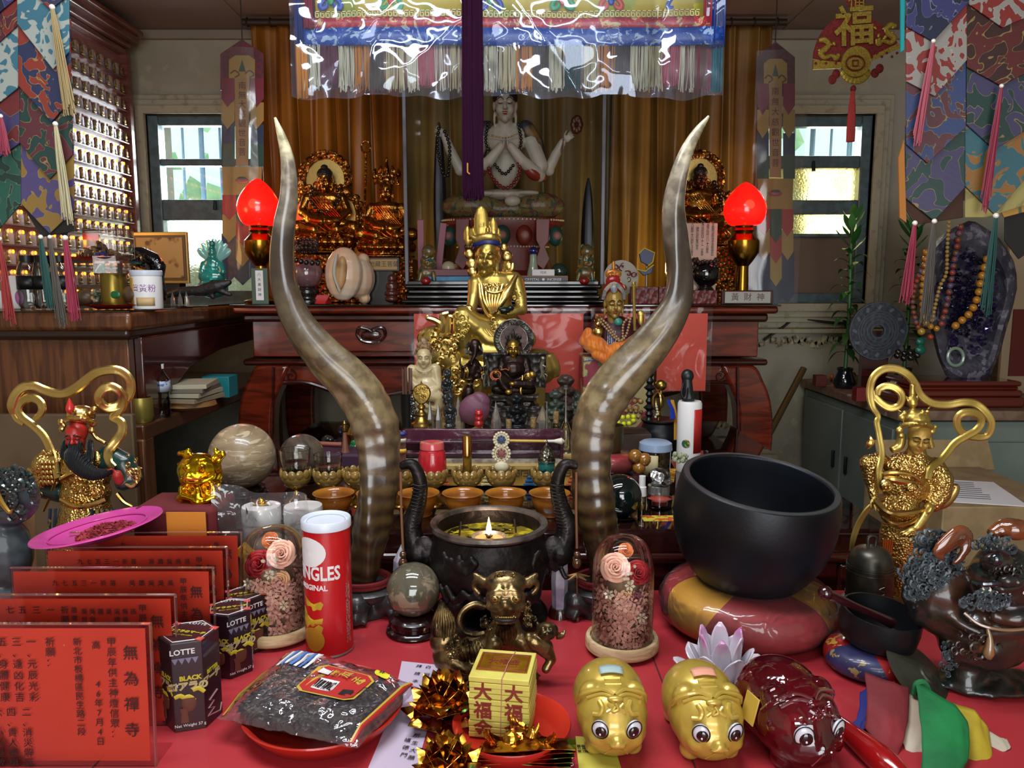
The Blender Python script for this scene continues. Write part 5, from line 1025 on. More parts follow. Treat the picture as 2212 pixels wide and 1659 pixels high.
for u,v0,r,y,lb in((868,1176,19,1.30,'pale amethyst point on a dark stand left of the burner'),(1209,1180,18,1.30,'pale amethyst point on a dark stand right of the burner')):
 p=G(u,1330,ZF); p.y=1.27; t2=T('amethyst_tower',lb,'crystal',V((P(u,1250,1.27).x,1.27,ZF))); z_=P(u,v0,1.27).z-ZF; r*=S(1.27)
 ob('crystal',M().lathe([(r*.9,.012),(r*1.05,z_*.5),(r*.95,z_*.78),(.0001,z_)],n=6),amy,t2,smooth=False); ob('stand',M().lathe([(0,0),(r*1.5,0),(r*1.3,.010),(r*1.1,.016),(0,.016)],n=20),rosed,t2)
 # crisp can
Yc=1.15; f=Fig(Yc,713,1400); o=V((f.o.x,Yc,ZF)); r=50.5*S(Yc,1250); zt=P(708,1118,Yc).z-ZF
t=T('crisp_can','tall red cardboard crisp can with a white plastic lid','can',o); red=mat('can_red','b01418',.35,coat=.4)
ob('tube',M().lathe([(0,0),(r,0),(r*1.01,.003),(r,.006),(r,zt-.014),(0,zt-.014)],n=48),red,t)
ob('metal_rim',M().lathe([(r*1.0,0),(r*1.03,.002),(r*1.0,.005)],n=48),mat('tin_rim','b9b4b0',.3,m=.9),t)
ob('lid',M().lathe([(r*.98,zt-.014),(r*1.04,zt-.013),(r*1.04,zt-.001),(r*1.0,zt+.001),(r*.93,zt-.002),(r*.9,zt-.004),(0,zt-.004)],n=48),mat('white_plastic_lid','c2c8d2',.35),t)
ob('lid_ring',M().tube([(r*.8*cos(a),r*.8*sin(a),zt-.0035)for a in[i*pi/20 for i in range(40)]],.0006,5,closed=True),mat('lid_emboss','aab0bc',.4),t)
def cpatch(name,t,r,poly,mt,rr=1.006):
 """flat print wrapped on the can; poly = (arc px from the can axis, v px)"""
 pts=[]; n=len(poly); cx=sum(p[0]for p in poly)/n; cz=sum(p[1]for p in poly)/n; K=S(Yc,1250); vs=[]; fs=[]
 for q in(0,.25,.5,.75,1):
  for a,b in poly:
   s_=(cx+(a-cx)*q)*K/r; z_=P(708,cz+(b-cz)*q,Yc-r).z-ZF; vs.append((r*rr*sin(s_),-r*rr*cos(s_),z_))
 for q in range(4):
  for j in range(n):fs.append((q*n+j,q*n+(j+1)%n,(q+1)*n+(j+1)%n,(q+1)*n+j))
 return ob(name,M().add(vs,fs),mt,t)
wht=mat('white_print','d6d2d0',.45); oval=lambda cx,cz,a,b,n=24:[(cx+a*cos(i*2*pi/n),cz+b*sin(i*2*pi/n))for i in range(n)]
cpatch('white_oval',t,r,oval(-30,1196,40,32),wht,1.014); chipm=mat('crisp_yellow','c9a52c',.5,c2='a8821e',sc=40)
for i,l in enumerate(([(-52,1292),(-38,1302),(-20,1308),(-4,1300),(2,1306),(-4,1318),(-22,1322),(-42,1314)],[(-56,1318),(-40,1334),(-20,1342),(0,1336),(-2,1348),(-24,1356),(-46,1364),(-58,1350)],[(-50,1366),(-30,1362),(-10,1350),(0,1356),(-6,1374),(-28,1382),(-48,1376)],oval(-24,1384,26,26))):cpatch('printed_crisp',t,r,l,chipm if i<3 else mat('crisp_dark_yellow','a8781c',.5),1.008+.002*i)  # the last crisp is printed in a darker yellow
cpatch('small_print',t,r,[(52,1270),(66,1268),(66,1400),(52,1402)],mat('grey_print','a86a62',.6,c2='8c1a1c',sc=400,lo=.5,hi=.52))
def ctext(s,size,t,r,arc,z_,mt,ex=.0002,**kw):
 o=text('lettering',s,size,mt,(r*1.006*sin(arc),-r*1.006*cos(arc),z_),(pi/2,0,arc),t,ex,**kw); o['_bend']=r; return o
ctext('PRINGLES',.030,t,r,-.50,P(708,1242,Yc-r).z-ZF,wht,bold=.0008,sx=.72); ctext('ORIGINAL',.0115,t,r,-.5,P(708,1272,Yc-r).z-ZF,wht,bold=.0003)
# three hexagonal biscuit boxes
boxb=mat('black_carton','15121a',.35,c2='2a1016',sc=6,coat=.4); boxt=mat('maroon_carton_top','2e1418',.35,coat=.4)
ylw=mat('yellow_print','b8a82a',.5); tan_=mat('tan_print','a89a6a',.5); gry=mat('grey_small_print','8d8b8c',.6,c2='4c4a4c',sc=420,lo=.5,hi=.55)
def hexbox(Y,uc,vt,wpx,rz,label,back):
 o=V((P(uc,1500,Y).x,Y,ZF)); R=wpx*S(Y,1480)/2; h=P(uc,vt,Y).z-ZF; t=T('biscuit_box',label,'box',o,'black hexagonal biscuit boxes',rz)
 A=[pi/6+i*pi/3+pi/6*0 for i in range(6)]; pts=[(R*cos(a),R*sin(a))for a in A]
 ob('carton',M().prism(pts,h,ax='z'),boxb,t,smooth=False,bev=.0008)
 ob('lid_panel',M().prism([(x*.97,y*.97)for x,y in pts],.0008,(0,0,h),ax='z'),boxt,t,smooth=False)
 ob('lid_outline',M().tube([(x*.86,y*.86,h+.001)for x,y in pts],.0006,4,closed=True),wht,t,smooth=False)
 for i in(0,2,3,5):a=A[i]; ob('corner_mark',M().box((R*.86*cos(a),R*.86*sin(a),h+.0009),(.009,.008,.0012)),mat('coral_print','b8453a',.5),t,smooth=False)
 text('lettering','LOTTE',.0085,wht,(0,.022,h+.0014),(0,0,0),t,.0001); text('lettering','コアラのマーチ',.0075,ylw,(0,-.002,h+.0014),(0,0,0),t,.0001,bold=.0003); text('lettering','Bitter Chocolate',.004,ylw,(0,-.011,h+.0014),(0,0,0),t,.0001)
 ap=R*cos(pi/6)
 def face(i):a=-pi/3+i*pi/3-pi/6*0; a=A[0]-pi/6+i*pi/3-pi/2*0; return a
 for i,kind in((4,'L'),(5,'N'if back else 'R'),(3,'M')):
  a=A[i]+pi/6; c,s_=cos(a),sin(a); rt=(pi/2,0,a+pi/2)
  def at(x,z,d=.0006):return((ap+d)*c-x*s_*1,(ap+d)*s_+x*c*1,z)
  if kind=='L':
   text('lettering','LOTTE',.010,wht,at(-.005,h-.012),rt,t,.0001,bold=.0002)
   for j in range(4):ob('pennant',M().prism([(-.004,0),(.004,0),(0,-.008)],.0006,at(-.014+j*.008,h-.02),rot=Matrix.Rotation(a+pi/2,3,'Z')),mat('pale_lilac_print','6f6a80',.5),t,smooth=False)
  if kind in 'LM':
   text('lettering','BLACK',.0085,ylw,at(.003,h*.60),rt,t,.0001,bold=.0004); text('lettering','コアラの',.012,tan_,at(0,h*.51),rt,t,.0001,bold=.0008)
   for j,(x,z_)in enumerate(((-.01,.38),(.0,.36),(.012,.44))):m=M().tube([(x-.007,0,h*z_+.002),(x,0,h*z_+.004),(x+.007,0,h*z_-.002)],[.0025,.003,.0025],6,3,.2,up=(0,1,0)); m2=M(); m2.T=Matrix.Translation(at(0,0))@Matrix.Rotation(a+pi/2,4,'Z'); m2.add(m.v,m.f); ob('yellow_streak',m2,ylw,t)
   m=M(); m.T=Matrix.Translation(at(0,0))@Matrix.Rotation(a+pi/2,4,'Z'); m.lathe([(.004,-.004),(.008,0),(.009,.008),(.008,.014),(.006,.014)],(.0,.0,h*.26),12,sq=.12); m.lathe([(.005,0),(.004,.012),(.006,.02)],(-.006,0,h*.1),10,sq=.12); ob('printed_biscuit',m,mat('cocoa_print','5a3324',.5),t)
   text('lettering','★',.008,wht,at(-.014,h*.53),rt,t,.0001)
  if kind=='L':text('lettering','Net Weight 37 g',.0055,wht,at(0,.008),rt,t,.0001)
  if kind=='N':m=M(); m.T=Matrix.Translation(at(0,0))@Matrix.Rotation(a+pi/2,4,'Z'); m.box((0,0,h*.27),(R*.8,.0008,h*.46)); ob('nutrition_panel',m,gry,t,smooth=False); m=M(); m.T=Matrix.Translation(at(0,0))@Matrix.Rotation(a+pi/2,4,'Z'); m.box((0,0,h*.75),(R*.5,.0008,.010)); ob('yellow_bar',m,ylw,t,smooth=False)
  if kind=='R':
   m=M(); m.T=Matrix.Translation(at(0,0))@Matrix.Rotation(a+pi/2,4,'Z')
   m.tube([(.008,0,h*.33),(-.010,0,h*.28),(.0,0,h*.24),(-.012,0,h*.2),(.0,0,h*.16),(-.014,0,h*.12),(.012,0,h*.06),(.016,0,h*.14)],.0011,5); ob('white_outline',m,mat('rose_outline','9a6a6a',.5),t)
   text('lettering','マーチ',.012,tan_,at(-.002,h*.53),rt,t,.0001,bold=.0008); text('lettering','BITTER',.0075,ylw,at(0,h*.61),rt,t,.0001,bold=.0004)
 return t
hexbox(.955,414,1365,122,R_(-12),'black hexagonal biscuit box nearest the camera, beside the red prayer sheets',False)
hexbox(1.085,504,1312,98,R_(18),'middle black hexagonal biscuit box with a grey small-print panel',True)
hexbox(1.155,541,1281,92,R_(22),'rearmost black hexagonal biscuit box beside the left flower dome',True)
# red prayer sheets in clear stands
sheet=mat('red_prayer_paper','dd4a30',.55,c2='d0402a',sc=4,c3='d8a838',sc3=170,lo3=.765,hi3=.78); blk_i=mat('black_ink','2a0e0c',.6)
cols1=[(-.020,.136,'無',.0),]
def sheetstand(Yb,ur,vt,w_,h,label,cols,title=True,dxt=0):
 zr=None; th=0
 B=V((0,Yb,ZF))
 for i in range(0,60):
  th=R_(i*.6); z_=ZF+h*cos(th); y=Yb+h*sin(th)
  if P(ur,vt,y).z>=z_ and i>3:break
 xr=P(ur,vt,Yb+h*sin(th)).x; o=V((xr-w_/2,Yb,ZF)); t=T('prayer_sheet',label,'sign',o,'red prayer sheets in clear stands'); t.rotation_euler=(-th,0,0)
 ob('paper',M().box((-.002,.002,h/2),(w_-.010,.0008,h-.012)),sheet,t,smooth=False)
 ob('clear_front',M().box((0,0,h/2),(w_,.0016,h)),clear('acrylic','fbf4f2',.6),t,smooth=False,bev=.0004)
 ob('clear_edge',M().box((w_/2,.001,h/2),(.0016,.005,h)).box((0,.001,h),(w_,.005,.0014)),clear('acrylic_edge','d8b8b4',1.2,haze=.18,hazec='e0a098'),t,smooth=False)
 ob('clear_foot',M().box((0,.035,.001),(w_,.07,.002)),clear('acrylic'),t,smooth=False)
 if title:
  for i,c in enumerate('無為禪寺'):text('lettering',c,.0185,blk_i,(w_/2-.024-(.0006*i),-.0016,h-.036-i*.0315),parent=t,ex=.0001)
 for x,z0,s,p,sz in cols:
  for i,c in enumerate(s):
   if c!=' ':text('lettering',c,sz,blk_i,(w_/2-x,-.0016,h-z0-i*p),parent=t,ex=.0001)
 return t
C1=[(.046,.022,'甲辰年供主神燈信眾：',.0125,.0115),(.064,.026,'高   46年7月4日',.0118,.0105),(.086,.022,'新北市板橋區民生路二段',.0110,.0105),(.118,.022,'祈願：',.0125,.012),(.140,.022,'一、元辰光彩',.0135,.012),(.157,.022,'三、逢凶化吉',.0135,.012),(.174,.022,'五、身體健康',.0135,.012),(.191,.022,'七、',.0135,.012),(.150,.108,'二、消災解厄',.0125,.0115),(.168,.108,'四、貴人顯現',.0125,.0115),(.184,.108,'六、小人退散',.0125,.0115)]
C2=[(.042,.018,'甲辰年供主神燈信眾：',.0125,.0110)]+[(.054+i*.0105,.022,s,.0105,.0085)for i,s in enumerate(('孫','吳倫','吳德','吳','蕭','吳世','吳世'))]+[(.130,.020,'苗栗',.011,.0085),(.142,.020,'祈願',.0125,.011),(.160,.020,'一、',.0125,.011),(.178,.020,'三、',.0125,.011),(.196,.020,'五、',.0125,.011),(.212,.020,'七、',.0125,.011)]
C3=[(.042,.020,'甲辰年供主神燈信眾：',.0118,.0105)]+[(.060+i*.0135,.022,s,.0105,.009)for i,s in enumerate('吳吳吳蕭吳 苗祈一三五七九')]
sheetstand(.850,323,1332,.26,.175,'front red prayer sheet in a clear stand, lowest at the left edge',C1)
sheetstand(.935,376,1253,.27,.175,'second red prayer sheet, directly behind the front one',C2)
sheetstand(1.03,459,1212,.285,.175,'third red prayer sheet from the front',C3)
sheetstand(1.115,489,1178,.275,.175,'fourth red prayer sheet, just in front of the pink plate',C3)
sheetstand(1.185,521,1149,.275,.175,'rearmost red prayer sheet, under the orange card',[(.04,.02,'甲',.01,.009),(.19,.02,'七',.01,.009)])
m=M(); a,b=P(350,1112,1.225),P(436,1112,1.225); ob_=tag(ob('orange_card',M().box(((a.x+b.x)/2,1.24,(ZF+a.z)/2),(b.x-a.x,.0012,a.z-ZF),),mat('orange_card','c97a24',.6),smooth=False),'plain orange card standing behind the red prayer sheets','card')
f=Fig(1.19,213,1145); t=T('pink_plate','bright pink plastic plate resting on the prayer sheets','plate',f.o); t.rotation_euler=(0,R_(-9),0); r=130*f.s
ob('plate',M().lathe([(0,-.004),(r*.6,-.004),(r*.7,0),(r*.9,.006),(r,.008),(r*1.01,.006),(r*.9,.003),(r*.72,-.003),(r*.6,-.008),(0,-.008)],n=48,k=1),mat('pink_plastic','c2418e',.3,coat=.3),t)
ob('ribs',M().tube([(r*.74*cos(a),r*.74*sin(a),.003)for a in[i*pi/24 for i in range(48)]],.0012,5,closed=True),MC['pink_plastic'],t)
m=M()
for i in range(420):
 a=rnd(0,6.28); q=math.sqrt(rnd(0,1)); x,y=.018+r*.46*q*cos(a),r*.42*q*sin(a)-.012; z_=-.002+.013*(1-q*q)*rnd(.4,1); R3=Matrix.Rotation(rnd(0,6),3,'X')@Matrix.Rotation(rnd(0,6),3,'Z'); m.box((x,y,z_),(rnd(.003,.008),rnd(.002,.006),.0014),R3)
o=tag(ob('red_chips',m,mat('red_sandal_chips','9a3038',.7,c2='7a1c24',sc=60),smooth=False,loc=f.o),'heap of small red wood chips on the pink plate','chips',kind='stuff'); o.rotation_euler=(0,R_(-9),0)
xb0,xb1=P(300,1095,1.30).x,P(476,1095,1.30).x; zb=P(400,1098,1.27).z
tag(ob('dark_red_box',M().box(((xb0+xb1)/2,1.325,(ZF+zb)/2),(xb1-xb0,.11,zb-ZF)),mat('dark_red_velvet','5a0e13',.8),bev=.01),'dark red velvet box standing behind the prayer sheets','box')
f=ZF_(1.33,1700,1250,3.95,0,780); t=T('dragon_figurine','small shiny gold baby dragon figurine with horns, beside the beige marble sphere','figurine',f.o)
m=M(); f.E(m,1700,930,0,185,150,150); f.E(m,1660,1000,-60,130,80,110); f.E(m,1690,1180,0,190,120,140); f.E(m,1690,1100,0,120,60,100)
for l in(((1590,830),(1570,780),(1530,790)),((1600,800),(1610,760)),((1840,850),(1850,790),(1840,760)),((1860,810),(1900,780)),((1870,840),(1910,800))):f.L(m,[(a,b,20,24)for a,b in l],8)
for i in range(7):f.E(m,1880-abs(i-3)*6,860+i*40,10,26,22,22)
for i in range(4):f.E(m,1530+i*4,880+i*36,0,22,20,20)
f.L(m,[(1560,1090,-60,40),(1560,1150,-130,36),(1640,1170,-150,30)],8); f.L(m,[(1820,1090,-60,40),(1830,1160,-120,36),(1760,1190,-150,30)],8)
f.E(m,1600,990,-150,40,26,30); f.TB(m,[(1540,1000,-120,14),(1620,1040,-175,16),(1760,1020,-170,16),(1840,970,-110,12)],8,4); f.L(m,[(1610,920,-130,20)],8)if 0 else None
f.E(m,1590,910,-130,24,26,16); f.E(m,1720,905,-140,26,28,16); f.TB(m,[(1690,850,-120,10),(1730,835,-110,12),(1770,830,-90,8)],6,3); f.L(m,[(1690,1090,-100,30),(1690,1200,-140,60)],10)
ob('body',m,mat('mirror_gold','e8bc1e',.16,m=1),t,rem=.0026,sm=2)
m=M(); f.E(m,1592,910,-148,9,10,6); f.E(m,1722,905,-158,9,10,6); ob('pupil',m,mat('dark_gilt','5a3a08',.4,m=.5),t); m=M(); f.TB(m,[(1570,1000,-168,7),(1640,1015,-182,9),(1720,1000,-178,7)],6,3); f.E(m,1855,830,-10,14,10,8); ob('red_accent',m,mat('accent_red','a8301c',.4),t); fix(t,f,zb)
# polished stone spheres on turned stands
def sphere(Y,u,v,rpx,zb,mt,label,stand,sw=1.0,group=None):
 c=P(u,v,Y); r=rpx*S(Y,v); t=T('stone_sphere',label,'sphere',V((c.x,Y,zb))); h=c.z-zb
 ob('sphere',M().ell((0,0,h),r,n=48,h=32),mt,t); q=h-r*.93; w_=r*sw
 ob('stand',M().lathe([(0,0),(w_*.98,0),(w_*1.05,q*.12),(w_*1.0,q*.25),(w_*.86,q*.35),(w_*.84,q*.5),(w_*.95,q*.62),(w_*.93,q*.8),(w_*.8,q*.95),(w_*.66,q*1.05),(w_*.5,q*1.0),(0,q*.9)],n=36),stand,t)
 return t
stw=mat('lacquered_stand','2a0e10',.18,c2='1a0809',sc=10,coat=.9)
sphere(1.21,893,1273,58,ZF,mat('olive_jade','585040',.1,c2='4c4a3c',sc=14,dist=1.5,coat=1,c3='80705a',sc3=26),'olive brown polished stone sphere on a dark turned stand by the burner',stw)
sphere(1.66,523,985,70,ZM,mat('beige_marble','9a8468',.3,c2='7c6a50',sc=7,st=(1,1,4),dist=2,coat=.3,c3='b39f80',sc3=20),'large beige banded marble sphere behind the gold baby dragon',black,.7)
sphere(1.78,652,985,48,ZM,mat('grey_brown_marble','5c5044',.2,c2='41382f',sc=10,dist=2,coat=.5),'dim grey-brown stone sphere behind the two clear glass cups',black,.7)
sphere(1.50,1340,1070,46,ZM,mat('black_jade','07100f',.05,c2='0d1a18',sc=10,coat=1),'glossy black sphere right of the right horn',stw,.9)
# flower domes
glassd=clear('dome_glass','fffaf4',.45,r=.02)
pet={k:mat('petal_'+k,c,.7,c2=c_,sc=60)for k,c,c_ in(('pink','e4b8a6','d6a090'),('red','9c0f1c','7a0a16'),('peach','dcb48c','cf9f78'),('pale','c99a8c','b47e72'),('white','cfc3ae','b8a88e'),('berry','8c4a56','6a2f3e'),('orange','d07a4a','b8623a'))}
def rose_m(c,r,tilt=None):
 m=M(); c=V(c); R3=tilt or Matrix.Identity(3)
 for ring,(q,top,n)in enumerate(((.10,.62,2),(.24,.60,3),(.40,.52,3),(.58,.40,4),(.78,.24,5))):
  for i in range(n):
   a0=2*pi*i/n+ring*1.1; wd=2*pi/n*1.25
   def fn(x,z,a0=a0,wd=wd,q=q,top=top,ring=ring):
    e=1-.35*abs(2*x-1)**2.5; a=a0+(x-.5)*wd; rad=r*(q*(.45+.55*z)+.10*(x-.5)+(.05+.13*ring/4)*z**5); hz=r*(-.35+(top+.35)*z*e-.10*z**6); return c+R3@V((rad*cos(a),rad*sin(a),hz))
   m.grid(fn,8,7)
 return m
def floret(m,c,nrm,s,n=4):
 nrm=V(nrm).normalized(); x=nrm.orthogonal().normalized(); y=nrm.cross(x); c=V(c); a0=rnd(0,6)
 for i in range(n):
  a=a0+i*2*pi/n; d=x*cos(a)+y*sin(a); e=nrm.cross(d); b=c+d*s*.12
  m.add([b,b+d*s*.55+e*s*.30+nrm*s*.10,b+d*s*.95+nrm*s*rnd(.05,.3),b+d*s*.55-e*s*.30+nrm*s*.10],[(0,1,2,3)])
def dome(Y,u,vb,vtop,rpx,label,seed,big):
 random.seed(seed); o=V((P(u,vb,Y).x,Y,ZF)); k=S(Y,1300); r=rpx*k; t=T('flower_dome',label,'dome',o,'glass domes of preserved flowers'); hb=.017; zt=P(u,vtop,Y-r*.2).z-ZF; wr=r*1.20
 wood=mat('pale_pine','c9b088',.5,c2='ad9068',sc=10,st=(1,6,12),dist=1)
 ob('wooden_base',M().lathe([(0,hb*.35),(wr*.97,hb*.35),(wr,hb*.5),(wr,hb*1.2),(wr*.97,hb*1.4),(r*1.05,hb*1.4),(r*1.03,hb*1.1),(0,hb*1.1)],n=48),wood,t,auto=30)
 for a in(.6,2.6,4.7):ob('foot',M().ell((wr*.75*cos(a),wr*.75*sin(a),hb*.25),(.007,.007,hb*.25)),wood,t)
 z0=hb*1.15; H_=zt-z0
 ob('glass_dome',M().lathe([(r*1.02,z0),(r,z0+.003),(r,z0+H_*.55),(r*.98,z0+H_*.72),(r*.88,z0+H_*.85),(r*.66,z0+H_*.94),(r*.36,z0+H_*.985),(.0005,z0+H_)],n=40,k=2),glassd,t)
 m=M()
 for i in range(420):
  a=rnd(0,6.28); q=r*.88*math.sqrt(rnd(.55,1)); z_=z0+rnd(.0,.52)*H_; floret(m,(q*cos(a),q*sin(a),z_),(cos(a),sin(a),rnd(-.2,.6)),rnd(.007,.011))
 o2=ob('pale_hydrangea',m,pet['pale'],t,smooth=False); o2['kind']='stuff'
 ob('moss_core',M().lathe([(r*.6,z0),(r*.68,z0+H_*.3),(r*.5,z0+H_*.6),(0,z0+H_*.65)],n=16),mat('dry_moss','6d5a48',.9),t)
 for k_,x,y,z_,rr,tl in big:
  R3=Matrix.Rotation(R_(tl),3,'Y')@Matrix.Rotation(R_(62),3,'X'); ob('rose_bloom',rose_m((x*r,y*r,z0+z_*H_),rr*r,R3),pet[k_],t,auto=180,solid=.0007)
 m=M()
 for i in range(46):a=rnd(0,6.28); q=rnd(0,1)**.5; m.ell((big[-1][1]*r+(.35 if big[0][1]<0 else-.1)*r+q*.22*r*cos(a),-.62*r-.1*r*(1-q),z0+H_*.47+q*.16*r*sin(a)),.0018,n=6,h=4)
 ob('berry_cluster',m,pet['berry'],t)
 for i,(x,z_)in enumerate(((-.55,.52),(.1,.6),(-.2,.42),(.5,.3))):
  m=M(); floret(m,(x*r,-.78*r,z0+z_*H_),(x*.3,-1,.1),.008,6); ob('white_daisy',m,pet['white'],t,smooth=False)
 m=M()
 for i in range(7):m.ell((rnd(-.1,.35)*r,-.75*r,z0+H_*rnd(.62,.78)),.0028,n=6,h=4)
 ob('pearl_sprig',m,pet['white'],t); return t
dome(1.145,1343,1400,1160,66,'glass dome of preserved roses on a pale wooden base, in front of the right horn',5,[('pink',-.30,-.22,.71,.50,-10),('red',.44,-.20,.66,.42,14),('orange',.08,.1,.84,.26,0),('peach',-.02,-.50,.47,.34,0)])
dome(1.195,598,1375,1140,69,'glass dome of preserved roses left of the red crisp can',9,[('red',-.36,-.24,.64,.46,-10),('pink',.32,-.22,.74,.46,12),('peach',.32,-.48,.50,.34,8),('orange',-.1,.1,.84,.28,0)])
# seated bronze lion with cub
f=ZF_(1.05,900,1040,3.456,800,1180); t=T('bronze_lion','antique bronze guardian lion with curled tail and a cub, in front of the burner','figurine',f.o)
lb=mat('antique_brass_bronze','86704a',.33,m=.9,c2='382d1e',sc=40,lo=.42,hi=.7,bump=('noise',70,.4,.004)); lbh=mat('brushed_bronze_hair','7c6844',.32,m=.9,c2='2a2118',sc=50,bump=('wave',120,.35,.003,3))
m=M(); f.E(m,1010,300,-30,150,80,110); f.E(m,1010,420,-60,150,130,120); f.E(m,1010,490,-150,120,60,70); f.E(m,1010,540,-130,110,70,60)
for k in(-1,1):
 f.E(m,1010+k*75,425,-160,50,34,30); f.E(m,1010+k*100,480,-130,50,36,40); f.E(m,1010+k*36,500,-205,34,26,26); f.TB(m,[(1010+k*20,400,-165,12),(1010+k*80,375,-160,20),(1010+k*140,400,-110,16)],8,4)
 f.TB(m,[(1010+k*100,330,-40,30),(1010+k*160,300,-20,36),(1010+k*225,250,0,22),(1010+k*250,245,0,8)],10,4); f.TB(m,[(1010+k*160,330,-30,26),(1010+k*220,290,-10,24),(1010+k*235,340,0,20),(1010+k*190,390,-10,22)],8,4)
 f.TB(m,[(1010+k*20,555,-185,12),(1010+k*70,560,-165,16),(1010+k*110,535,-120,12)],6,3); f.TB(m,[(1010+k*30,330,-140,12),(1010+k*70,340,-130,12),(1010+k*120,330,-90,9)],6,3)
f.TB(m,[(1010-70,345,-140,12),(1010,370,-168,14),(1010+70,345,-140,12)],8,4); f.TB(m,[(1010-60,370,-150,10),(1010,392,-175,12),(1010+60,370,-150,10)],8,4); f.E(m,1005,470,-205,40,40,34)
f.TB(m,[(930,600,-140,16),(1010,605,-175,18),(1080,600,-140,16)],8,3); ob('head',m,lb,t,rem=.0024,sm=1)
m=M()
for k in(-1,1):f.E(m,1010+k*78,430,-186,30,26,16)
ob('bulging_eyes',m,mat('polished_brass','a89058',.25,m=1),t); m=M(); f.E(m,1010,572,-158,92,26,50); ob('mouth',m,ink,t); m=M()
for k in(-1,1):f.E(m,1010+k*78,432,-202,10,10,6)
ob('pupils',m,ink,t); m=M()
for i in range(12):f.E(m,940+i*13,566-(6 if i in(1,10)else 0),-212+abs(i-5.5)*7,7,17 if i in(1,10)else 10,6)
ob('teeth',m,MC['polished_brass'],t)
m=M(); f.L(m,[(1010,640,-20,120),(960,780,0,150),(800,850,20,160),(640,880,20,120)],14); f.E(m,620,860,-10,160,120,130); f.E(m,560,740,0,120,120,100); f.L(m,[(930,760,-130,60),(900,860,-150,50),(870,960,-170,50)],10); f.L(m,[(620,900,-120,60),(720,960,-150,44)],10); f.L(m,[(1120,740,-60,80),(1180,860,-60,60),(1190,960,-90,50)],10)
f.E(m,900,1000,0,380,36,200); ob('body',m,lb,t,rem=.003,sm=1)
m=M(); f.TB(m,[(525,430,0,6),(540,520,-5,50),(545,620,-10,95),(550,720,-20,80),(545,790,-20,30)],18,5,.7)
for i in range(9):f.TB(m,[(530+i*2,450,-30,8),(470+i*20,600,-75+abs(i-4)*8,11),(490+i*15,740,-80+abs(i-4)*8,11)],6,4)
f.E(m,410,660,-10,18,16,16); ob('bushy_tail',m,lbh,t)
m=M(); f.TB(m,[(860,480,0,26),(780,465,-20,24),(700,510,-40,22),(665,590,-50,20),(700,670,-50,20),(780,695,-40,20),(850,680,-20,18)],10,6,.7); ob('curled_ribbon',m,lb,t)
m=M(); curls(f,m,24,640,820,120,110,-150,30,.3,20); curls(f,m,16,1180,520,50,110,-60,30,.35,20); curls(f,m,12,870,600,40,90,-80,26,.35); curls(f,m,10,1010,250,90,24,-90,20,.35)
for i in range(7):f.TB(m,[(960+i*18,620,-160,14),(950+i*22,700,-150+abs(i-3)*8,16),(990+i*8,770,-140,10)],6,4)
for i in range(8):f.TB(m,[(660+i*22,740,-110,10),(650+i*28,820,-150,12),(680+i*26,900,-130,9)],6,4)
ob('mane_locks',m,lbh,t)
m=M(); f.E(m,1320,660,-60,85,60,70); f.E(m,1320,700,-130,60,34,40); f.TB(m,[(1390,700,-40,30),(1430,700,-30,24),(1455,655,-30,10)],8,4); f.TB(m,[(1250,620,-40,20),(1240,590,-30,8)],6,3); f.L(m,[(1220,740,-60,70),(1300,790,-40,70),(1350,880,-60,40),(1310,950,-90,34)],10); f.E(m,1290,650,-120,22,18,16); f.E(m,1350,655,-120,22,18,16); f.E(m,1320,690,-165,18,16,14); f.L(m,[(1180,720,-80,50)],8); ob('lion_cub',m,lb,t,rem=.002,sm=1)
for o in[c for c in kids(t)]:pass
fix(t,f,f.o.z)
dz=f.p(900,1036).z;
t.location.z=f.o.z; LION=t
lift=ZF-(f.p(900,1034).z+f.o.z)
t.location.z+=lift
# red plastic plates
redp=mat('red_plastic_plate','b82a1c',.3,c2='a8241a',sc=5,coat=.4)
def plate(u,v,rpx,label,zr=.028,z0=ZF,mt=None):
 o=G(u,v,z0); r=rpx*S(o.y,1600); t=T('plastic_plate',label,'plate',o); mt=mt or redp
 ob('plate',M().lathe([(0,.004),(r*.72,.004),(r*.8,.008),(r*.94,zr*.9),(r*.99,zr),(r*1.0,zr*.93),(r*.96,zr*.7),(r*.82,.002),(r*.7,0),(0,0)],n=56),mt,t,auto=60); return t,o,r
t,o1,r1=plate(700,1560,170,'red plastic plate under the bag of melon seeds')
cs=[G(467,1535,.80),G(770,1608,.795),G(905,1470,.80),G(628,1392,.80)]
o=V((o1.x,o1.y,ZF+.012)); t=T('seed_bag','clear plastic bag of dark sunflower seeds with a red label, lying on a red plate','bag',o)
A,B,Cc,D_=[V((c.x,c.y,0))for c in cs]
def bagp(x,y,top,infl=1.0):
 p=(A*(1-x)+B*x)*(1-y)+(D_*(1-x)+Cc*x)*y; e=min(1,5.5*min(x,1-x))*min(1,5.5*min(y,1-y)); dr=.5+.5*e
 z_=ZF+.030+.022*(e**.6 if top else-e**.7*.6)*infl+(.003*noise.noise(V((x*7,y*7,2)))+.0022*noise.noise(V((x*19,y*19,7)))if top else 0)-.010*max(0,x-.9)*0
 return V((p.x,p.y,z_))-o
ob('clear_front',M().grid(lambda x,y:bagp(x,y,True,1.12),60,60),clear('bag_plastic','f6f2f4',1.3,r=.06,bump=(28,.5,1.2),haze=.05,hazec='c9c0c8'),t)
ob('clear_back',M().grid(lambda x,y:bagp(x,y,False),24,24),clear('bag_plastic_back','efe6ea',.4,haze=.1,hazec='a89aa4'),t)
m=M(); random.seed(11)
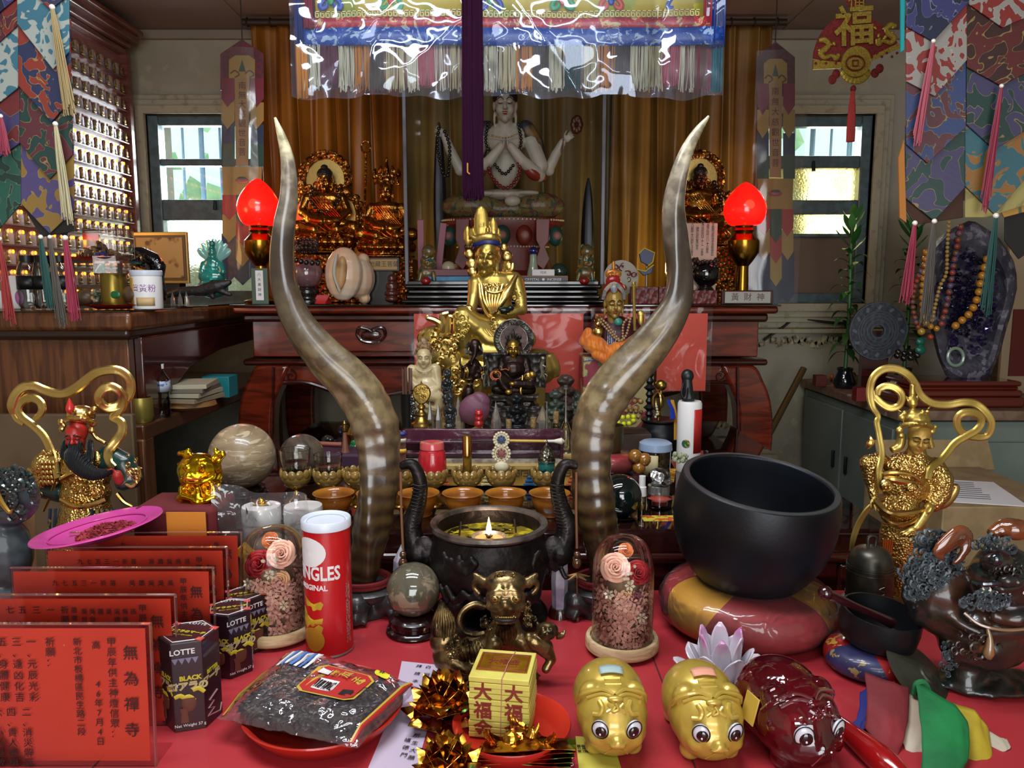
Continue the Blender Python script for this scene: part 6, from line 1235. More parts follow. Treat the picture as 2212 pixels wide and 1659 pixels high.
for i in range(1500):
 x,y=rnd(.10,.9),rnd(.06,.8); lv=rnd(.3,.97); a_,b_=bagp(x,y,True),bagp(x,y,False); c=b_*(1-lv)+a_*lv; a=rnd(0,6.28); d=V((cos(a),sin(a),rnd(-.3,.3)))*rnd(.005,.0075); e=V((-sin(a),cos(a),0))*.0024; u_=V((0,0,.0014))
 m.add([c-d,c+e,c+d,c-e,c+u_,c-u_],[(0,1,4),(1,2,4),(2,3,4),(3,0,4),(1,0,5),(2,1,5),(3,2,5),(0,3,5)])
o2=ob('seeds',m,mat('melon_seed','2e2822',.45,c2='6d6250',sc=220,lo=.52,hi=.62),t,smooth=False); o2['kind']='stuff'
ob('seed_mass',M().grid(lambda x,y:bagp(.1+.8*x,.07+.72*y,True,.82)-V((0,0,.004)),20,20),mat('melon_seed_mass','241e19',.6,c2='4a4034',sc=160,bump=('voronoi',140,1,.006)),t)
def onbag(name,poly,mt,d=.0012,par=None):
 cx=sum(p[0]for p in poly)/len(poly); cy=sum(p[1]for p in poly)/len(poly); vs=[]; n=len(poly); fs=[]
 for q in(.02,.35,.7,1):
  for x,y in poly:p=bagp(cx+(x-cx)*q,cy+(y-cy)*q,True,1.12); p.z+=d; vs.append(p)
 fs.append(tuple(range(n)))
 for q in range(3):
  for j in range(n):fs.append((q*n+j,q*n+(j+1)%n,(q+1)*n+(j+1)%n,(q+1)*n+j))
 return ob(name,M().add(vs,fs),mt,par or t)
oc=lambda x0,x1,y0,y1,c=.05:[(x0+c,y0),(x1-c,y0),(x1,y0+c),(x1,y1-c),(x1-c,y1),(x0+c,y1),(x0,y1-c),(x0,y0+c)]
onbag('label_border',oc(.40,.82,.30,.72),mat('gold_print','b8963c',.4),.0012); lab=onbag('red_label',oc(.415,.805,.315,.705),mat('label_red','a82420',.45),.0018)
onbag('barcode_patch',[(.50,.36),(.64,.36),(.64,.52),(.50,.52)],wht,.0026)
for i in range(9):onbag('barcode_bar',[(.51+i*.014,.37),(.516+i*.014+.003*(i%3),.37),(.516+i*.014+.003*(i%3),.49),(.51+i*.014,.49)],ink,.0034)
onbag('white_patch',[(.44,.58),(.52,.58),(.52,.68),(.44,.68)],wht,.0026); onbag('dark_patch',[(.70,.36),(.78,.36),(.78,.44),(.70,.44)],ink,.0026)
onbag('price_sticker',[(.82+.05*cos(a),.80+.06*sin(a))for a in[i*pi/8 for i in range(16)]],mat('yellow_sticker','c9c026',.5),.0022)
for i in range(7):onbag('blue_stripe',[(.10+i*.035,.60),(.122+i*.035,.60),(.14+i*.035,.86),(.118+i*.035,.86)],mat('stripe_blue','4a78b8',.5)if i%2 else wht,.0016)
for w_,c,d in((0,'label_red',0),(1,'gold_print',.012)):onbag('seal_stripe',[(.955-d,.02),(.968-d,.02),(.968-d,.98),(.955-d,.98)],MC[c],.002); onbag('seal_stripe',[(.02+d,.02),(.033+d,.02),(.033+d,.6),(.02+d,.6)],MC[c],.002)
an=math.atan2((B-A).y,(B-A).x)
for i,c in enumerate('葵瓜子'):p=bagp(.58+i*.075,.60,True,1.12); text('lettering',c,.014,mat('gold_ink','b8963c',.4),p+V((0,0,.0045)),(0,0,an+R_(80)),t,.0002,bold=.0003)
text('lettering','46',.009,ink,bagp(.82,.80,True,1.12)+V((0,0,.003)),(0,0,an+pi),t,.0001)
# right plate with joss paper and foil
t,o2_,r2=plate(1105,1602,128,'red plastic plate under the joss paper stack and gold foil offerings')
oj=G(1088,1580,ZF+.006); rz=R_(-9); t=T('joss_paper_stack','square stack of yellow joss paper packets with red characters and gold leaf','paper',V((oj.x,oj.y+.02,ZF+.006)),rz=rz)
jp=mat('joss_yellow','c9bc5a',.75,c2='b8a848',sc=20); jr=mat('joss_red_ink','7a2418',.6); W_=.076; nL=11; hL=.0073
random.seed(4)
for i in range(nL):ob('packet',M().box((rnd(-.0008,.0008),rnd(-.0008,.0008),i*hL+hL/2),(W_,W_*.98,hL-.0007)),jp,t,bev=.0008)
zt=nL*hL; ob('gold_leaf',M().box((0,.004,zt+.0004),(W_*.86,W_*.62,.0006)),mat('gold_leaf','d8a028',.25,m=.8,c2='b8801c',sc=40),t,smooth=False)
m=M(); a,b=W_*.40,W_*.28
for k in(1,.55):
 for p,q in(((-a*k,-b*k),(a*k,-b*k)),((a*k,-b*k),(a*k,b*k)),((a*k,b*k),(-a*k,b*k)),((-a*k,b*k),(-a*k,-b*k))):m.tube([(p[0],p[1]+.004,zt+.001),(q[0],q[1]+.004,zt+.001)],.0007 if k==1 else .0004,4)
ob('printed_frame',m,jr,t); text('lettering','大福金',.014,jr,(0,.004,zt+.0012),(0,0,0),t,.0001)
for x in(-.020,.019):
 for i,c in enumerate('大福金'):text('lettering',c,.0235,jr,(x,-W_*.49-.0012,zt-.020-i*.0245),parent=t,ex=.0002,bold=.0006)
m=M().tube([(.002,-W_*.495,0),(.004,-W_*.498,zt),(.006,0,zt+.0025),(.010,W_*.49,zt)],.0006,5); ob('rubber_band',m,mat('pink_band','b0706a',.5),t)
foil=mat('holographic_foil','c08a30',.18,m=1,c2='8a3a1c',sc=45,lo=.45,hi=.6,kind='noise',c3='6f9a4a',sc3=30,lo3=.6,hi3=.64,bump=('voronoi',60,.5,.006))
def foil_lotus(c,r,label,seed):
 random.seed(seed); t=T('foil_lotus',label,'lotus',c,'folded gold foil lotuses')
 for ring,(n,rr,el,ln)in enumerate(((8,.62,.15,.62),(8,.5,.5,.6),(7,.34,.95,.6),(6,.18,1.25,.55))):
  for i in range(n):
   a=2*pi*(i+.5*(ring%2))/n+rnd(-.08,.08); d=V((cos(a),sin(a),0)); e=V((-sin(a),cos(a),0)); b=d*r*rr*.55+V((0,0,r*.12*ring)); dr=(d*cos(el)+V((0,0,sin(el)))); nn=dr.cross(e); L=r*ln; w_=r*.31
   m=M().add([b,b+dr*L*.45+e*w_-nn*w_*.15,b+dr*L+nn*0,b+dr*L*.45-e*w_-nn*w_*.15,b+dr*L*.5+nn*w_*.35],[(0,1,4),(1,2,4),(2,3,4),(3,0,4)]); ob('foil_petal',m,foil,t,smooth=False,solid=.0006)
 ob('foil_cup',M().lathe([(0,0),(r*.35,0),(r*.45,r*.15),(r*.3,r*.3),(0,r*.32)],n=12),foil,t,smooth=False); return t
oa=G(958,1560,ZF+.004); foil_lotus(V((oa.x,oa.y+.01,ZF+.012)),.062,'folded gold foil lotus at the left of the joss paper stack',1)
ob_=G(975,1640,ZF+.03); foil_lotus(V((ob_.x-.004,ob_.y-.006,ZF+.016)),.052,'folded gold foil lotus nearest the camera',2)
for i,(u,v,rz,lb)in enumerate(((1105,1608,.2,'gold foil ingot in front of the joss paper stack'),(1150,1600,-.7,'second gold foil ingot at the right of the first'))):
 q=G(u,v,ZF+.02); t=T('foil_ingot',lb,'ingot',V((q.x,q.y,ZF+.006)),'gold foil ingots',rz)
 def fn(x,z):a=(x-.5)*2; return(a*.034,(z-.5)*.034*(1-abs(a)**2*.8),.012+.022*abs(a)**2.2+.004*cos((z-.5)*6))
 m=M().grid(fn,10,4); m.grid(lambda x,z:((x-.5)*.06*(1-.3*(1-z)),-.016*(1-abs((x-.5)*2)**2*.8)*(.6+.4*z),z*(.014+.022*abs((x-.5)*2)**2.2)),10,3); m.grid(lambda x,z:((x-.5)*.06*(1-.3*(1-z)),.016*(1-abs((x-.5)*2)**2*.8)*(.6+.4*z),z*(.014+.022*abs((x-.5)*2)**2.2)),10,3); ob('folded_foil',m,foil,t,smooth=False,solid=.0006); ob('dome',M().ell((0,0,.016),(.013,.011,.014),n=10,h=6),foil,t,smooth=False)
q=G(1130,1645,ZF+.01); t=T('foil_sheets','flattened gold foil sheets stacked at the front rim of the right plate','foil',V((q.x,q.y,ZF+.012)))
for i in range(5):ob('sheet',M().grid(lambda x,y:V(((x-.5)*.11+rnd(-.001,.001)+i*.002,(y-.5)*.022+i*.001,.004*i+.002*sin(x*5+i))),10,2),foil,t,smooth=False,solid=.0008)
# papers lying on the table
lil=mat('lilac_paper','b9a8b8',.6,c2='b0a0b2',sc=5)
def flat(name,pts,mt,label,cat='paper',z=ZF+.0012):
 q=[G(u,v,z)for u,v in pts]; c=sum(q,V())/len(q); t=T(name,label,cat,V((c.x,c.y,ZF+.0006))); ob('paper',M().prism([(p.x-c.x,p.y-c.y)for p in q],.0006,ax='z'),mt,t,smooth=False); return t,c
t,c=flat('note_paper',[(868,1428),(945,1436),(952,1470),(900,1659),(795,1659),(845,1540)],lil,'pale lilac note paper with handwriting between the two red plates')
for i,(u,v,s)in enumerate(((905,1440,'拜請本神'),(925,1442,'白明神中'),(900,1590,'所生大願'),(880,1600,'福德門'),(915,1640,'大利'))):
 for j,ch in enumerate(s):q=G(u-j*4,v+j*16,ZF+.002)-V((c.x,c.y,ZF)); text('lettering',ch,.009,ink,q,(0,0,R_(-12)),t,.0001)
t,c=flat('yellow_receipt',[(1243,1590),(1322,1596),(1342,1659),(1250,1659)],mat('yellow_receipt','b9ad42',.6),'yellow printed slip under the left gold piggy bank')
for j in range(5):q=G(1258+j*15,1600,ZF+.002)-V((c.x,c.y,ZF)); text('lettering','靈籤詩\n日月出\n東方照',.0055,ink,q-V((0,.018,0)),(0,0,0),t,.0001)
t,c=flat('coin_print',[(1226,1612),(1240,1612),(1242,1659),(1228,1659)],mat('dark_coin_strip','8c1a20',.5),'strip of small printed rings on the table left of the yellow slip','print')
for j in range(3):q=G(1233,1620+j*16,ZF+.002)-V((c.x,c.y,ZF)); ob('printed_ring',M().tube([q+V((.003*cos(a),.003*sin(a),0))for a in[i*pi/6 for i in range(12)]],.0005,4,closed=True),wht,t)
# piggy banks
def pig(u,v,label,mt,rz=0,eyes=1,sticker=None,s=1.0,group='gold piggy banks'):
 q=G(u,v,ZF); t=T('piggy_bank',label,'bank',V((q.x,q.y+.045,ZF)),group,rz); k=.046*s
 m=M(); e=m.ell
 e((0,.02,k*1.02),(k*1.0,k*1.15,k*.98),n=24,h=16); e((0,-.01,k*.92),(k*.97,k*1.05,k*.9),n=24,h=16); e((0,-.028,k*.74),(k*.88,k*.80,k*.70),n=20,h=14)
 for sx_ in(-1,1):
  e((sx_*k*.5,-.028,k*.22),(k*.28,k*.3,k*.24)); e((sx_*k*.5,.05,k*.22),(k*.28,k*.3,k*.24)); e((sx_*k*.60,-.012,k*1.48),(k*.30,k*.30,k*.34),Matrix.Rotation(-sx_*.5,3,'Y')); e((sx_*k*.40,-.050,k*.66),(k*.32,k*.22,k*.22))
 e((0,-.066,k*.80),(k*.15,k*.12,k*.11)); e((0,-.068,k*.70),(k*.26,k*.10,k*.05)); bo=ob('body',m,mt,t,rem=.0022,sm=5); bpy.context.view_layer.update(); be=bo.evaluated_get(bpy.context.evaluated_depsgraph_get())
 m=M()
 def on(x,z,d=0):
  a=z; q_=V((x*k,.01-(k*1.5)*sin(a)*math.sqrt(max(.02,1-min(.98,x*x)))-d,k*1.02+k*1.1*cos(a)*math.sqrt(max(.02,1-min(.98,x*x))))); h_=be.closest_point_on_mesh(q_); return h_[1]+h_[2]*(.0006+d)if h_[0]else q_
 for sx_ in(-1,1):
  m.tube([on(sx_*.02,.78),on(sx_*.35,.62),on(sx_*.75,.72),on(sx_*.93,.95)],.0030,8,4); m.tube([on(sx_*.02,.86),on(sx_*.35,.74),on(sx_*.72,.86)],.0024,8,4)
  m.tube([on(sx_*.44,.92),on(sx_*.36,1.08),on(sx_*.42,1.24),on(sx_*.58,1.28)],.0032,8,4); m.tube([on(sx_*.22,.98),on(sx_*.12,1.08),on(sx_*.26,1.18)],.0020,6,4)
 m.ell(on(0,.86),(.010,.005,.004)); m.tube([on(0,.96),on(.06,1.10),on(-.10,1.16),on(-.02,1.04)],.0020,6,4); m.tube([on(-.26,.34),on(.26,.34)],.0026,6); m.tube([on(-.26,.46),on(.26,.46)],.0018,6); m.tube([on(-.06,1.85),on(-.22,2.1)],.0012,5); m.tube([on(.06,1.85),on(.22,2.1)],.0012,5)
 ob('moulded_relief',m,mt,t)
 for sx_ in(-1,1):
  x=sx_*k*.43; y=-.0545-.008; z_=k*1.06; R3=Matrix.Rotation(R_(sx_*20),3,'Z')@Matrix.Rotation(R_(8),3,'X')
  e1=ob('eye',M().ell((x,y+.004,z_),(k*.215,.005,k*.255),R3,n=22),mat('eye_white','c9cad2',.25,coat=.5),t)
  ob('eye_outline',M().tube([V((x,y+.003,z_))+R3@V((k*.215*cos(a),-.0012,k*.255*sin(a)))for a in[i*pi/10 for i in range(20)]],.0008,5,closed=True),ink,e1)
  ob('pupil',M().ell((x-sx_*k*.01,y+.0004,z_-k*.04),(k*.15,.0035,k*.17),R3,n=20),mat('gloss_black','0b0c0c',.1,coat=1),e1); ob('glint',M().ell((x-.001,y-.0028,z_-k*.07),(k*.025,.001,k*.03),R3),wht,e1)
 if sticker:ob('price_label',M().grid(lambda a,b:on((a-.5)*.72,.02+b*.22,.0008)+V((0,0,.002)),8,3),sticker,t,solid=.0004)
 return t
pgold=mat('pearl_gold_plastic','b4973e',.33,m=.35,coat=.5)
pig(1328,1642,'gold plastic piggy bank on the yellow slip, left one',pgold,0,sticker=mat('blue_grey_label','8fa0a0',.5)); pig(1536,1652,'gold plastic piggy bank with a pink label, between its twin and the red one',pgold,R_(3),s=1.02,sticker=mat('pink_label','c98a70',.5))
rclear=mat('red_translucent_plastic','5c0410',.07,tr=.35,coat=1,c2='3c020a',sc=8,bump=('noise',30,.4,.006))
t=pig(1730,1668,'dark red translucent piggy bank right of the two gold ones',rclear,R_(16),s=1.16,group='red piggy bank'); del t['group']
q=V((-.024,-.040,.060)); ob('orange_token',M().lathe([(0,0),(.012,0),(.012,.003),(0,.003)],q,20,Matrix.Rotation(R_(80),3,'X')),mat('glowing_orange_disc','ff3a10',.4,em=('ff2a08',.25)),t)  # faint orange glow set in the disc's own material; it is no lamp
ob('gold_label',M().box((-.052,.005,.06),(.002,.026,.034),Matrix.Rotation(.25,3,'Y')),mat('gold_print','b8963c',.4),t,bev=.0008)
# porcelain lotus candle holder
q=G(1562,1490,ZF); t=T('porcelain_lotus','white porcelain lotus candle holder with magenta petal tips','holder',V((q.x,q.y+.02,ZF)));
lp=ramp_mat('tinted_porcelain',.0,.09,[(0,'c4bcc4'),(.60,'c9c0ca'),(.78,'c07fae'),(1,'a8489a')],r=.15)
nt=lp.node_tree
for n in nt.nodes:
 if n.type=='MIX':n.inputs[7].default_value=C('cfc8d0')
def lpetal(a,r0,h,w_,lean):
 def fn(x,z):s_=max(.02,sin(pi*(.16+z*.84)))**.55; aa=(x-.5)*w_*s_*2/r0; rad=r0*(.55+.5*z**.6)+lean*z*z; return(rad*cos(a+aa),rad*sin(a+aa),h*z)
 return M().grid(fn,8,10)
for ring,(n,r0,h,w_,ln)in enumerate(((6,.030,.078,.0165,.000),(6,.036,.056,.018,.008),(7,.042,.032,.017,.022))):
 for i in range(n):ob('petal',lpetal(2*pi*(i+.5*(ring%2))/n+.3,r0,h,w_,ln),lp,t,solid=.0022)
ob('bowl',M().lathe([(0,0),(.022,0),(.028,.006),(.026,.03),(.022,.03),(.02,.01),(0,.01)],n=28),mat('white_porcelain','cfc9cf',.15,coat=.6),t)
# big cushion and bowls
def cushion(Y,u,v,r,h,mats,label,n=6,wrapm=None,thr=0):
 o=V((P(u,v,Y).x,Y,ZF)); t=T('cushion',label,'cushion',o); pr=spline([(r*.55,0),(r*.9,h*.12),(r*1.0,h*.42),(r*.9,h*.82),(r*.55,h*1.0),(r*.2,h*.9),(0,h*.86)],4)
 for i in range(n):
  a0=2*pi*i/n+thr
  def fn(x,z,a0=a0):q=pr[min(int(round(z*(len(pr)-1))),len(pr)-1)]; sh=(.5-z)*(2*pi/n)*.9*(1 if i%2 else-1)*1.0; a=a0+x*2*pi/n*(1)+0; w_=1+.02*sin(9*a+z*8); return(q[0]*cos(a)*w_,q[0]*sin(a)*w_,q[1])
  def tri(x,z,a0=a0):
   q=pr[min(int(round(z*(len(pr)-1))),len(pr)-1)]; half=(2*pi/n)*(.5+.5*(1-z*1.6)if i%2 else .5-.5*(1-z*1.6)); half=max(.0,min(2*pi/n,half)); c=a0+pi/n; a=c+(x-.5)*2*half; return(q[0]*cos(a)*(1.002 if i%2 else 1),q[0]*sin(a)*(1.002 if i%2 else 1),q[1])
  ob('panel',M().grid(tri,14,len(pr)-1),mats[i%2],t,auto=180)
 ob('filling',M().lathe([(q[0]*.965,q[1]*.97+.0005)for q in pr],n=48),mats[1],t)
 if wrapm:ob('plastic_wrap',M().lathe([(q[0]*1.02,q[1]*1.02)for q in pr],n=72,wob=lambda a,q:1+.006*sin(a*17+q*9)+.006*sin(a*31-q*14)),wrapm,t)
 return t
sred=mat('red_satin','98181e',.5,c2='8a161c',sc=12); syel=mat('yellow_satin','cc941c',.5,c2='bd8414',sc=12); wrap=clear('cushion_plastic','fffcfa',.5,r=.1,bump=(22,.3,1.2),haze=.02)
cushion(1.235,1612,1300,.142,.085,(syel,sred),'large red and yellow panelled cushion in clear plastic under the big black bowl',6,wrap,R_(-60))
bowlm=mat('black_bronze_bowl','0c0e12',.42,m=.4,c2='171b22',sc=5,bump=('noise',200,.15,.001));
f=Fig(1.235,1606,1130); t=T('singing_bowl','very large black bronze singing bowl tilted on the panelled cushion','bowl',V((f.o.x,1.235,ZF+.076))); t.rotation_euler=(R_(9),R_(5),0); R=.127; Hh=.182
ob('bowl',M().lathe([(0,.004),(R*.45,.0),(R*.74,Hh*.14),(R*.95,Hh*.4),(R*1.02,Hh*.66),(R*1.01,Hh*.85),(R*.975,Hh*.985),(R*.96,Hh),(R*.90,Hh),(R*.885,Hh*.98),(R*.93,Hh*.7),(R*.86,Hh*.4),(R*.6,Hh*.18),(0,Hh*.12)],n=64,k=2),bowlm,t,auto=180)
ob('rim',M().lathe([(R*.893,Hh*1.0),(R*.90,Hh*1.006),(R*.955,Hh*1.006),(R*.965,Hh*.997)],n=64),mat('worn_black_rim','2c2d30',.5,m=.3),t)
cushion(1.085,1880,1420,.066,.042,(mat('small_red_brocade','8c1a1c',.4,c2='b8923c',sc=70,lo=.6,hi=.62,coat=.3),mat('small_blue_brocade','2c2c50',.4,c2='8c7a4a',sc=70,lo=.6,hi=.62,coat=.3)),'small red and blue brocade cushion under the small black bowl',6,None,.2)
t=T('small_bowl','small black singing bowl on a brocade cushion, right of the large one','bowl',V((P(1890,1400,1.085).x,1.085,ZF+.041))); t.rotation_euler=(R_(6),R_(5),0); R=.056; Hh=.052
ob('bowl',M().lathe([(0,.0),(R*.75,.0),(R*.95,Hh*.2),(R*1.0,Hh*.6),(R*.99,Hh),(R*.94,Hh),(R*.94,Hh*.5),(R*.85,Hh*.2),(0,Hh*.12)],n=44,k=1),mat('black_small_bowl','131416',.4,m=.3),t,auto=50)
a,b=P(1783,1281,1.05),P(1925,1345,1.09); m=M().tube([a,a*.75+b*.25,a*.4+b*.6,b],[.008,.0065,.006,.009],10,3).ell(a,.0105); tag(ob('mallet',m,mat('dark_red_wood_gloss','2a0c10',.15,coat=1)),'dark glossy wooden mallet resting across the small black bowl','mallet')
Y=1.25; o=V((P(1876,1290,Y).x,Y,ZF)); tag(ob('white_cushion',M().lathe([(.03,0),(.046,.012),(.049,.024),(.04,.038),(0,.042)],n=36,k=3,wob=lambda a,q:1+.03*sin(a*7)+.02*sin(a*13)),mat('white_quilted_cloth','aba6a0',.6,c2='94908a',sc=40),loc=o),'small white wrapped cushion under the pewter bell','cushion')
t=T('hand_bell','pewter temple bell with engraved bands on a white cushion','bell',o+V((0,0,.036))); zb_=P(1876,1178,Y).z-ZF-.036; k=.0365
pw=mat('dull_pewter','5c584e',.38,m=.8,c2='45423a',sc=30); ob('bell',M().lathe([(0,0),(k*.9,0),(k*1.0,zb_*.06),(k*1.02,zb_*.5),(k*.92,zb_*.8),(k*.6,zb_*.95),(0,zb_)],n=40,k=3),pw,t)
m=M()
for z_ in(.10,.14,.55,.62,.66):m.tube([(k*1.025*cos(a),k*1.025*sin(a),zb_*z_)for a in[i*pi/20 for i in range(40)]],.0007,5,closed=True)
m.tube([(.004+.005*sin(i),-k*1.03,zb_*.25+i*.002)for i in range(10)],.0009,5); ob('engraved_bands',m,pw,t); ob('hanging_loop',M().tube([(-.006,0,zb_-.002),(-.006,0,zb_+.014),(.006,0,zb_+.014),(.006,0,zb_-.002)],.003,8,3),pw,t)
Y=1.02; c=P(1992,1468,Y); R3=V((0,0,1)).rotation_difference(V((.50,-.42,.76))).to_matrix(); t=T('cymbal','dull dark brass cymbal leaning behind the coloured silk flags','cymbal',c)
ob('disc',M().lathe([(0,.014),(.012,.013),(.018,.006),(.05,.003),(.062,0),(.062,.0014),(.05,.005),(.018,.009),(0,.017)][::1],(0,0,0),48,R3),mat('dull_brass_disc','4c4a3e',.45,m=.6,c2='3a392f',sc=20),t)
Y=.985; t=T('silk_flags','set of five silk flags, blue, red, white, green and yellow, laid on the red table','flags',V((P(1990,1600,.87).x,.87,ZF))); o=t.location.copy()
def silk(nm,c,l,dy,c2=None):
 """outline in px; draped sheet with folds"""
 q=[P(u,v,.845+(1665-v)*.0006+dy*.008)-o for u,v in l]; n=len(q)//2; top=q[:n]; bot=q[n:][::-1]
 def S_(lst,x):k=x*(len(lst)-1); i=min(int(k),len(lst)-2); return lst[i]*(1-(k-i))+lst[i+1]*(k-i)
 def fn(x,z):p=S_(top,x)*(1-z)+S_(bot,x)*z; return p+V((0,-.014*sin(pi*x)-.008*sin(pi*z)+.004*noise.noise(V((x*4,z*4,dy*3))),0))
 return ob(nm,M().grid(fn,20,20),mat('silk_'+nm,c,.75,c2=c2 or c,sc=14,bump=('noise',50,.4,.004)),t,solid=.0008)
silk('blue_flag','141a66',[(1872,1462),(1872,1520),(1870,1582),(1836,1568),(1842,1530),(1858,1495)],3)
silk('red_flag','7d2024',[(1868,1452),(1920,1462),(1964,1486),(1938,1640),(1890,1600),(1866,1570)],1,'64181c')
silk('white_flag','b5a592',[(1954,1490),(1985,1510),(1996,1560),(1990,1648),(1950,1625),(1932,1560)],2,'a08c78')
silk('green_flag','0c6e34',[(1976,1470),(2050,1510),(2090,1560),(2080,1668),(2010,1668),(1990,1664)],-1,'0a5a2c')
silk('yellow_flag','a8901e',[(2036,1512),(2090,1520),(2134,1570),(2132,1665),(2100,1665),(2060,1665)],1.5,'8f7a18')
silk('cream_flag','a59a86',[(2128,1574),(2150,1580),(2172,1594),(2168,1600),(2148,1610),(2130,1606)],2)
a,b,c_=P(2000,1478,Y+.005),P(1990,1475,Y),P(1984,1490,Y); m=M().tube([P(u,v,.95)for u,v in((1975,1500),(1980,1478),(1996,1474),(2006,1492))],.004,8,4); m2=M(); m2.add([p-o for p in m.v],m.f); ob('green_curl',m2,MC['silk_green_flag'],t)
a,b=G(1808,1560,ZF+.016),G(1950,1680,ZF+.014); m=M().tube([a,a*.75+b*.25,a*.3+b*.7,b],[.010,.013,.017,.012],14,4); tag(ob('red_mallet',m,mat('red_glossy_lacquer','8c0f12',.15,coat=1)),'glossy red lacquered mallet handle lying right of the red piggy bank','mallet')
# dragon-lion incense vessel, right edge
f=ZF_(1.03,2000,1000,3.456,1572,1180); t=T('glazed_lion','large dark glazed temple lion vessel with curly blue-grey mane at the right edge','figurine',f.o)
glz=mat('brown_green_glaze','2c2018',.3,c2='141c1a',sc=12,dist=1,coat=.35,c3='3a2418',sc3=20,bump=('noise',30,.3,.005)); crl=mat('slate_glaze','3c464a',.45,c2='2a3338',sc=40,coat=.15); brg=mat('rust_glaze','7a4020',.15,c2='542c18',sc=20,coat=1)
m=M(); f.E(m,1560,420,60,240,300,220); f.E(m,1900,720,0,340,260,260); f.E(m,2060,300,-60,270,230,220); f.E(m,1990,180,-200,110,80,90); f.TB(m,[(1640,560,-120,40),(1760,660,-180,40),(1950,720,-220,44),(2200,700,-220,40)],10,4); f.L(m,[(1640,620,-60,70),(1700,780,-60,80),(1680,900,-40,60)],12)
f.TB(m,[(1950,560,-200,50),(2080,600,-240,50),(2250,580,-240,50)],10,4); f.L(m,[(1800,950,0,140),(1760,1080,-40,100)],12); f.E(m,1950,1060,40,460,60,260); f.E(m,2080,370,-240,130,40,60); ob('body',m,glz,t,rem=.0042,sm=2,disp=('STUCCI',.022,.007))
m=M(); random.seed(21); curls(f,m,230,1530,290,240,240,-130,36,.30,120); curls(f,m,46,1560,20,190,60,-60,36,.32,60); curls(f,m,60,1930,470,190,70,-260,32,.32); curls(f,m,24,1990,50,160,50,-200,34,.32,50); curls(f,m,26,1640,900,60,130,-100,28,.34); ob('curly_mane',m,crl,t)
m=M(); f.TB(m,[(1620,170,-150,20),(1560,110,-160,40),(1640,40,-150,70),(1740,-40,-140,60),(1790,40,-150,40),(1720,160,-160,30),(1660,190,-160,16)],12,5,.5); ob('rust_ear',m,brg,t,rem=.0035,sm=1); m=M(); f.TB(m,[(1960,-20,-60,50),(2080,-90,-40,60),(2240,-40,-40,70)],10,4); f.E(m,2150,-60,-80,110,80,70); ob('rust_horn',m,brg,t,rem=.0035,sm=1); m=M(); f.E(m,1930,840,-220,60,60,50); ob('chest_bell',m,brg,t)
m=M(); curls(f,m,40,1880,800,230,130,-280,40,.26,100); curls(f,m,24,2080,240,120,60,-290,34,.26,60); ob('carved_scrolls',m,glz,t)
m=M(); f.E(m,2080,320,-300,60,44,50); f.E(m,2150,330,-290,40,36,40); ob('nose',m,glz,t); m=M()
for i in range(7):f.E(m,1900+i*50,400,-250,14,26,12)
ob('teeth',m,MC['bone_white'],t)
m=M(); f.E(m,2000,165,-300,46,46,36); f.TB(m,[(1900,120,-240,14),(1990,90,-290,18),(2090,130,-260,14)],8,4); f.TB(m,[(1820,330,-230,16),(1900,350,-280,20),(2050,340,-300,20),(2200,320,-280,16)],8,4); ob('bulging_eye',m,mat('black_blue_glaze','10181c',.1,coat=1),t)
m=M(); f.TB(m,[(1930,660,-250,10),(1950,760,-270,22),(1940,860,-270,40),(1950,900,-270,20)],10,4); f.TB(m,[(1760,560,-190,12),(1880,650,-250,12),(2060,690,-280,12),(2250,680,-280,12)],6,4); ob('harness',m,mat('tan_glaze','7d6040',.2,coat=1),t)
lz=f.o.z+f.p(1900,1115).z; t.location.z+=ZF-lz
f=Fig(1.16,40,1200); t=T('dark_lion','dark green-black carved lion mane at the left edge beside the pink plate','figurine',f.o); m=M(); f.E(m,30,1185,20,62,62,50); f.E(m,10,1300,30,70,90,50); f.E(m,0,1420,30,80,80,60); ob('body',m,crl,t,rem=.004); m=M(); curls(f,m,60,38,1180,50,58,-32,13,.34,20); ob('curly_mane',m,mat('green_black_carving','1c2624',.25,c2='2a3432',sc=50,coat=.6),t); m=M(); f.TB(m,[(0,1165,-50,4),(10,1195,-54,6),(30,1222,-56,4),(36,1216,-56,2)],6,4); ob('gilt_stroke',m,MC['gilt_detail'],t); lz=f.p(0,1500).z+f.o.z; t.location.z+=ZF-lz
m=M().tube([P(-10,1032,1.30),P(30,1052,1.30),P(52,1085,1.30),P(64,1125,1.3),P(70,1300,1.3)],[.006,.009,.010,.010,.01],10,4,.6); tag(ob('curved_stick',m,mat('tan_bamboo','8c6a48',.5)),'curved tan bamboo strip at the left edge below the general figure','stick')
c0,c1=P(2030,1200,1.75),P(2330,1200,1.75); zc=P(2050,1095,1.75).z; t=T('cardboard_box','brown cardboard box with a white printed sheet on top, right of the guardian figure','box',V(((c0.x+c1.x)/2,1.95,0))); cb=mat('cardboard','8a7350',.8,c2='7d6645',sc=20)
ob('carton',M().box((0,0,zc*.5),(c1.x-c0.x,.40,zc)),cb,t,bev=.003); ob('flap',M().box((.04,.22,zc+.03),(c1.x-c0.x,.004,.09),Matrix.Rotation(-.5,3,'X')),cb,t)
t=T('printed_sheet','white printed form lying on the cardboard box','paper',V(((c0.x+c1.x)/2-.02,1.88,zc)),rz=R_(-14)); ob('paper',M().box((0,0,.0012),(.17,.23,.0016)),wht,t,smooth=False)
for i in range(9):ob('text_line',M().box((-.02,.09-i*.02,.0024),(.10-.01*(i%3),.004,.0006)),mat('grey_ink','4a4a55',.6),t,smooth=False)
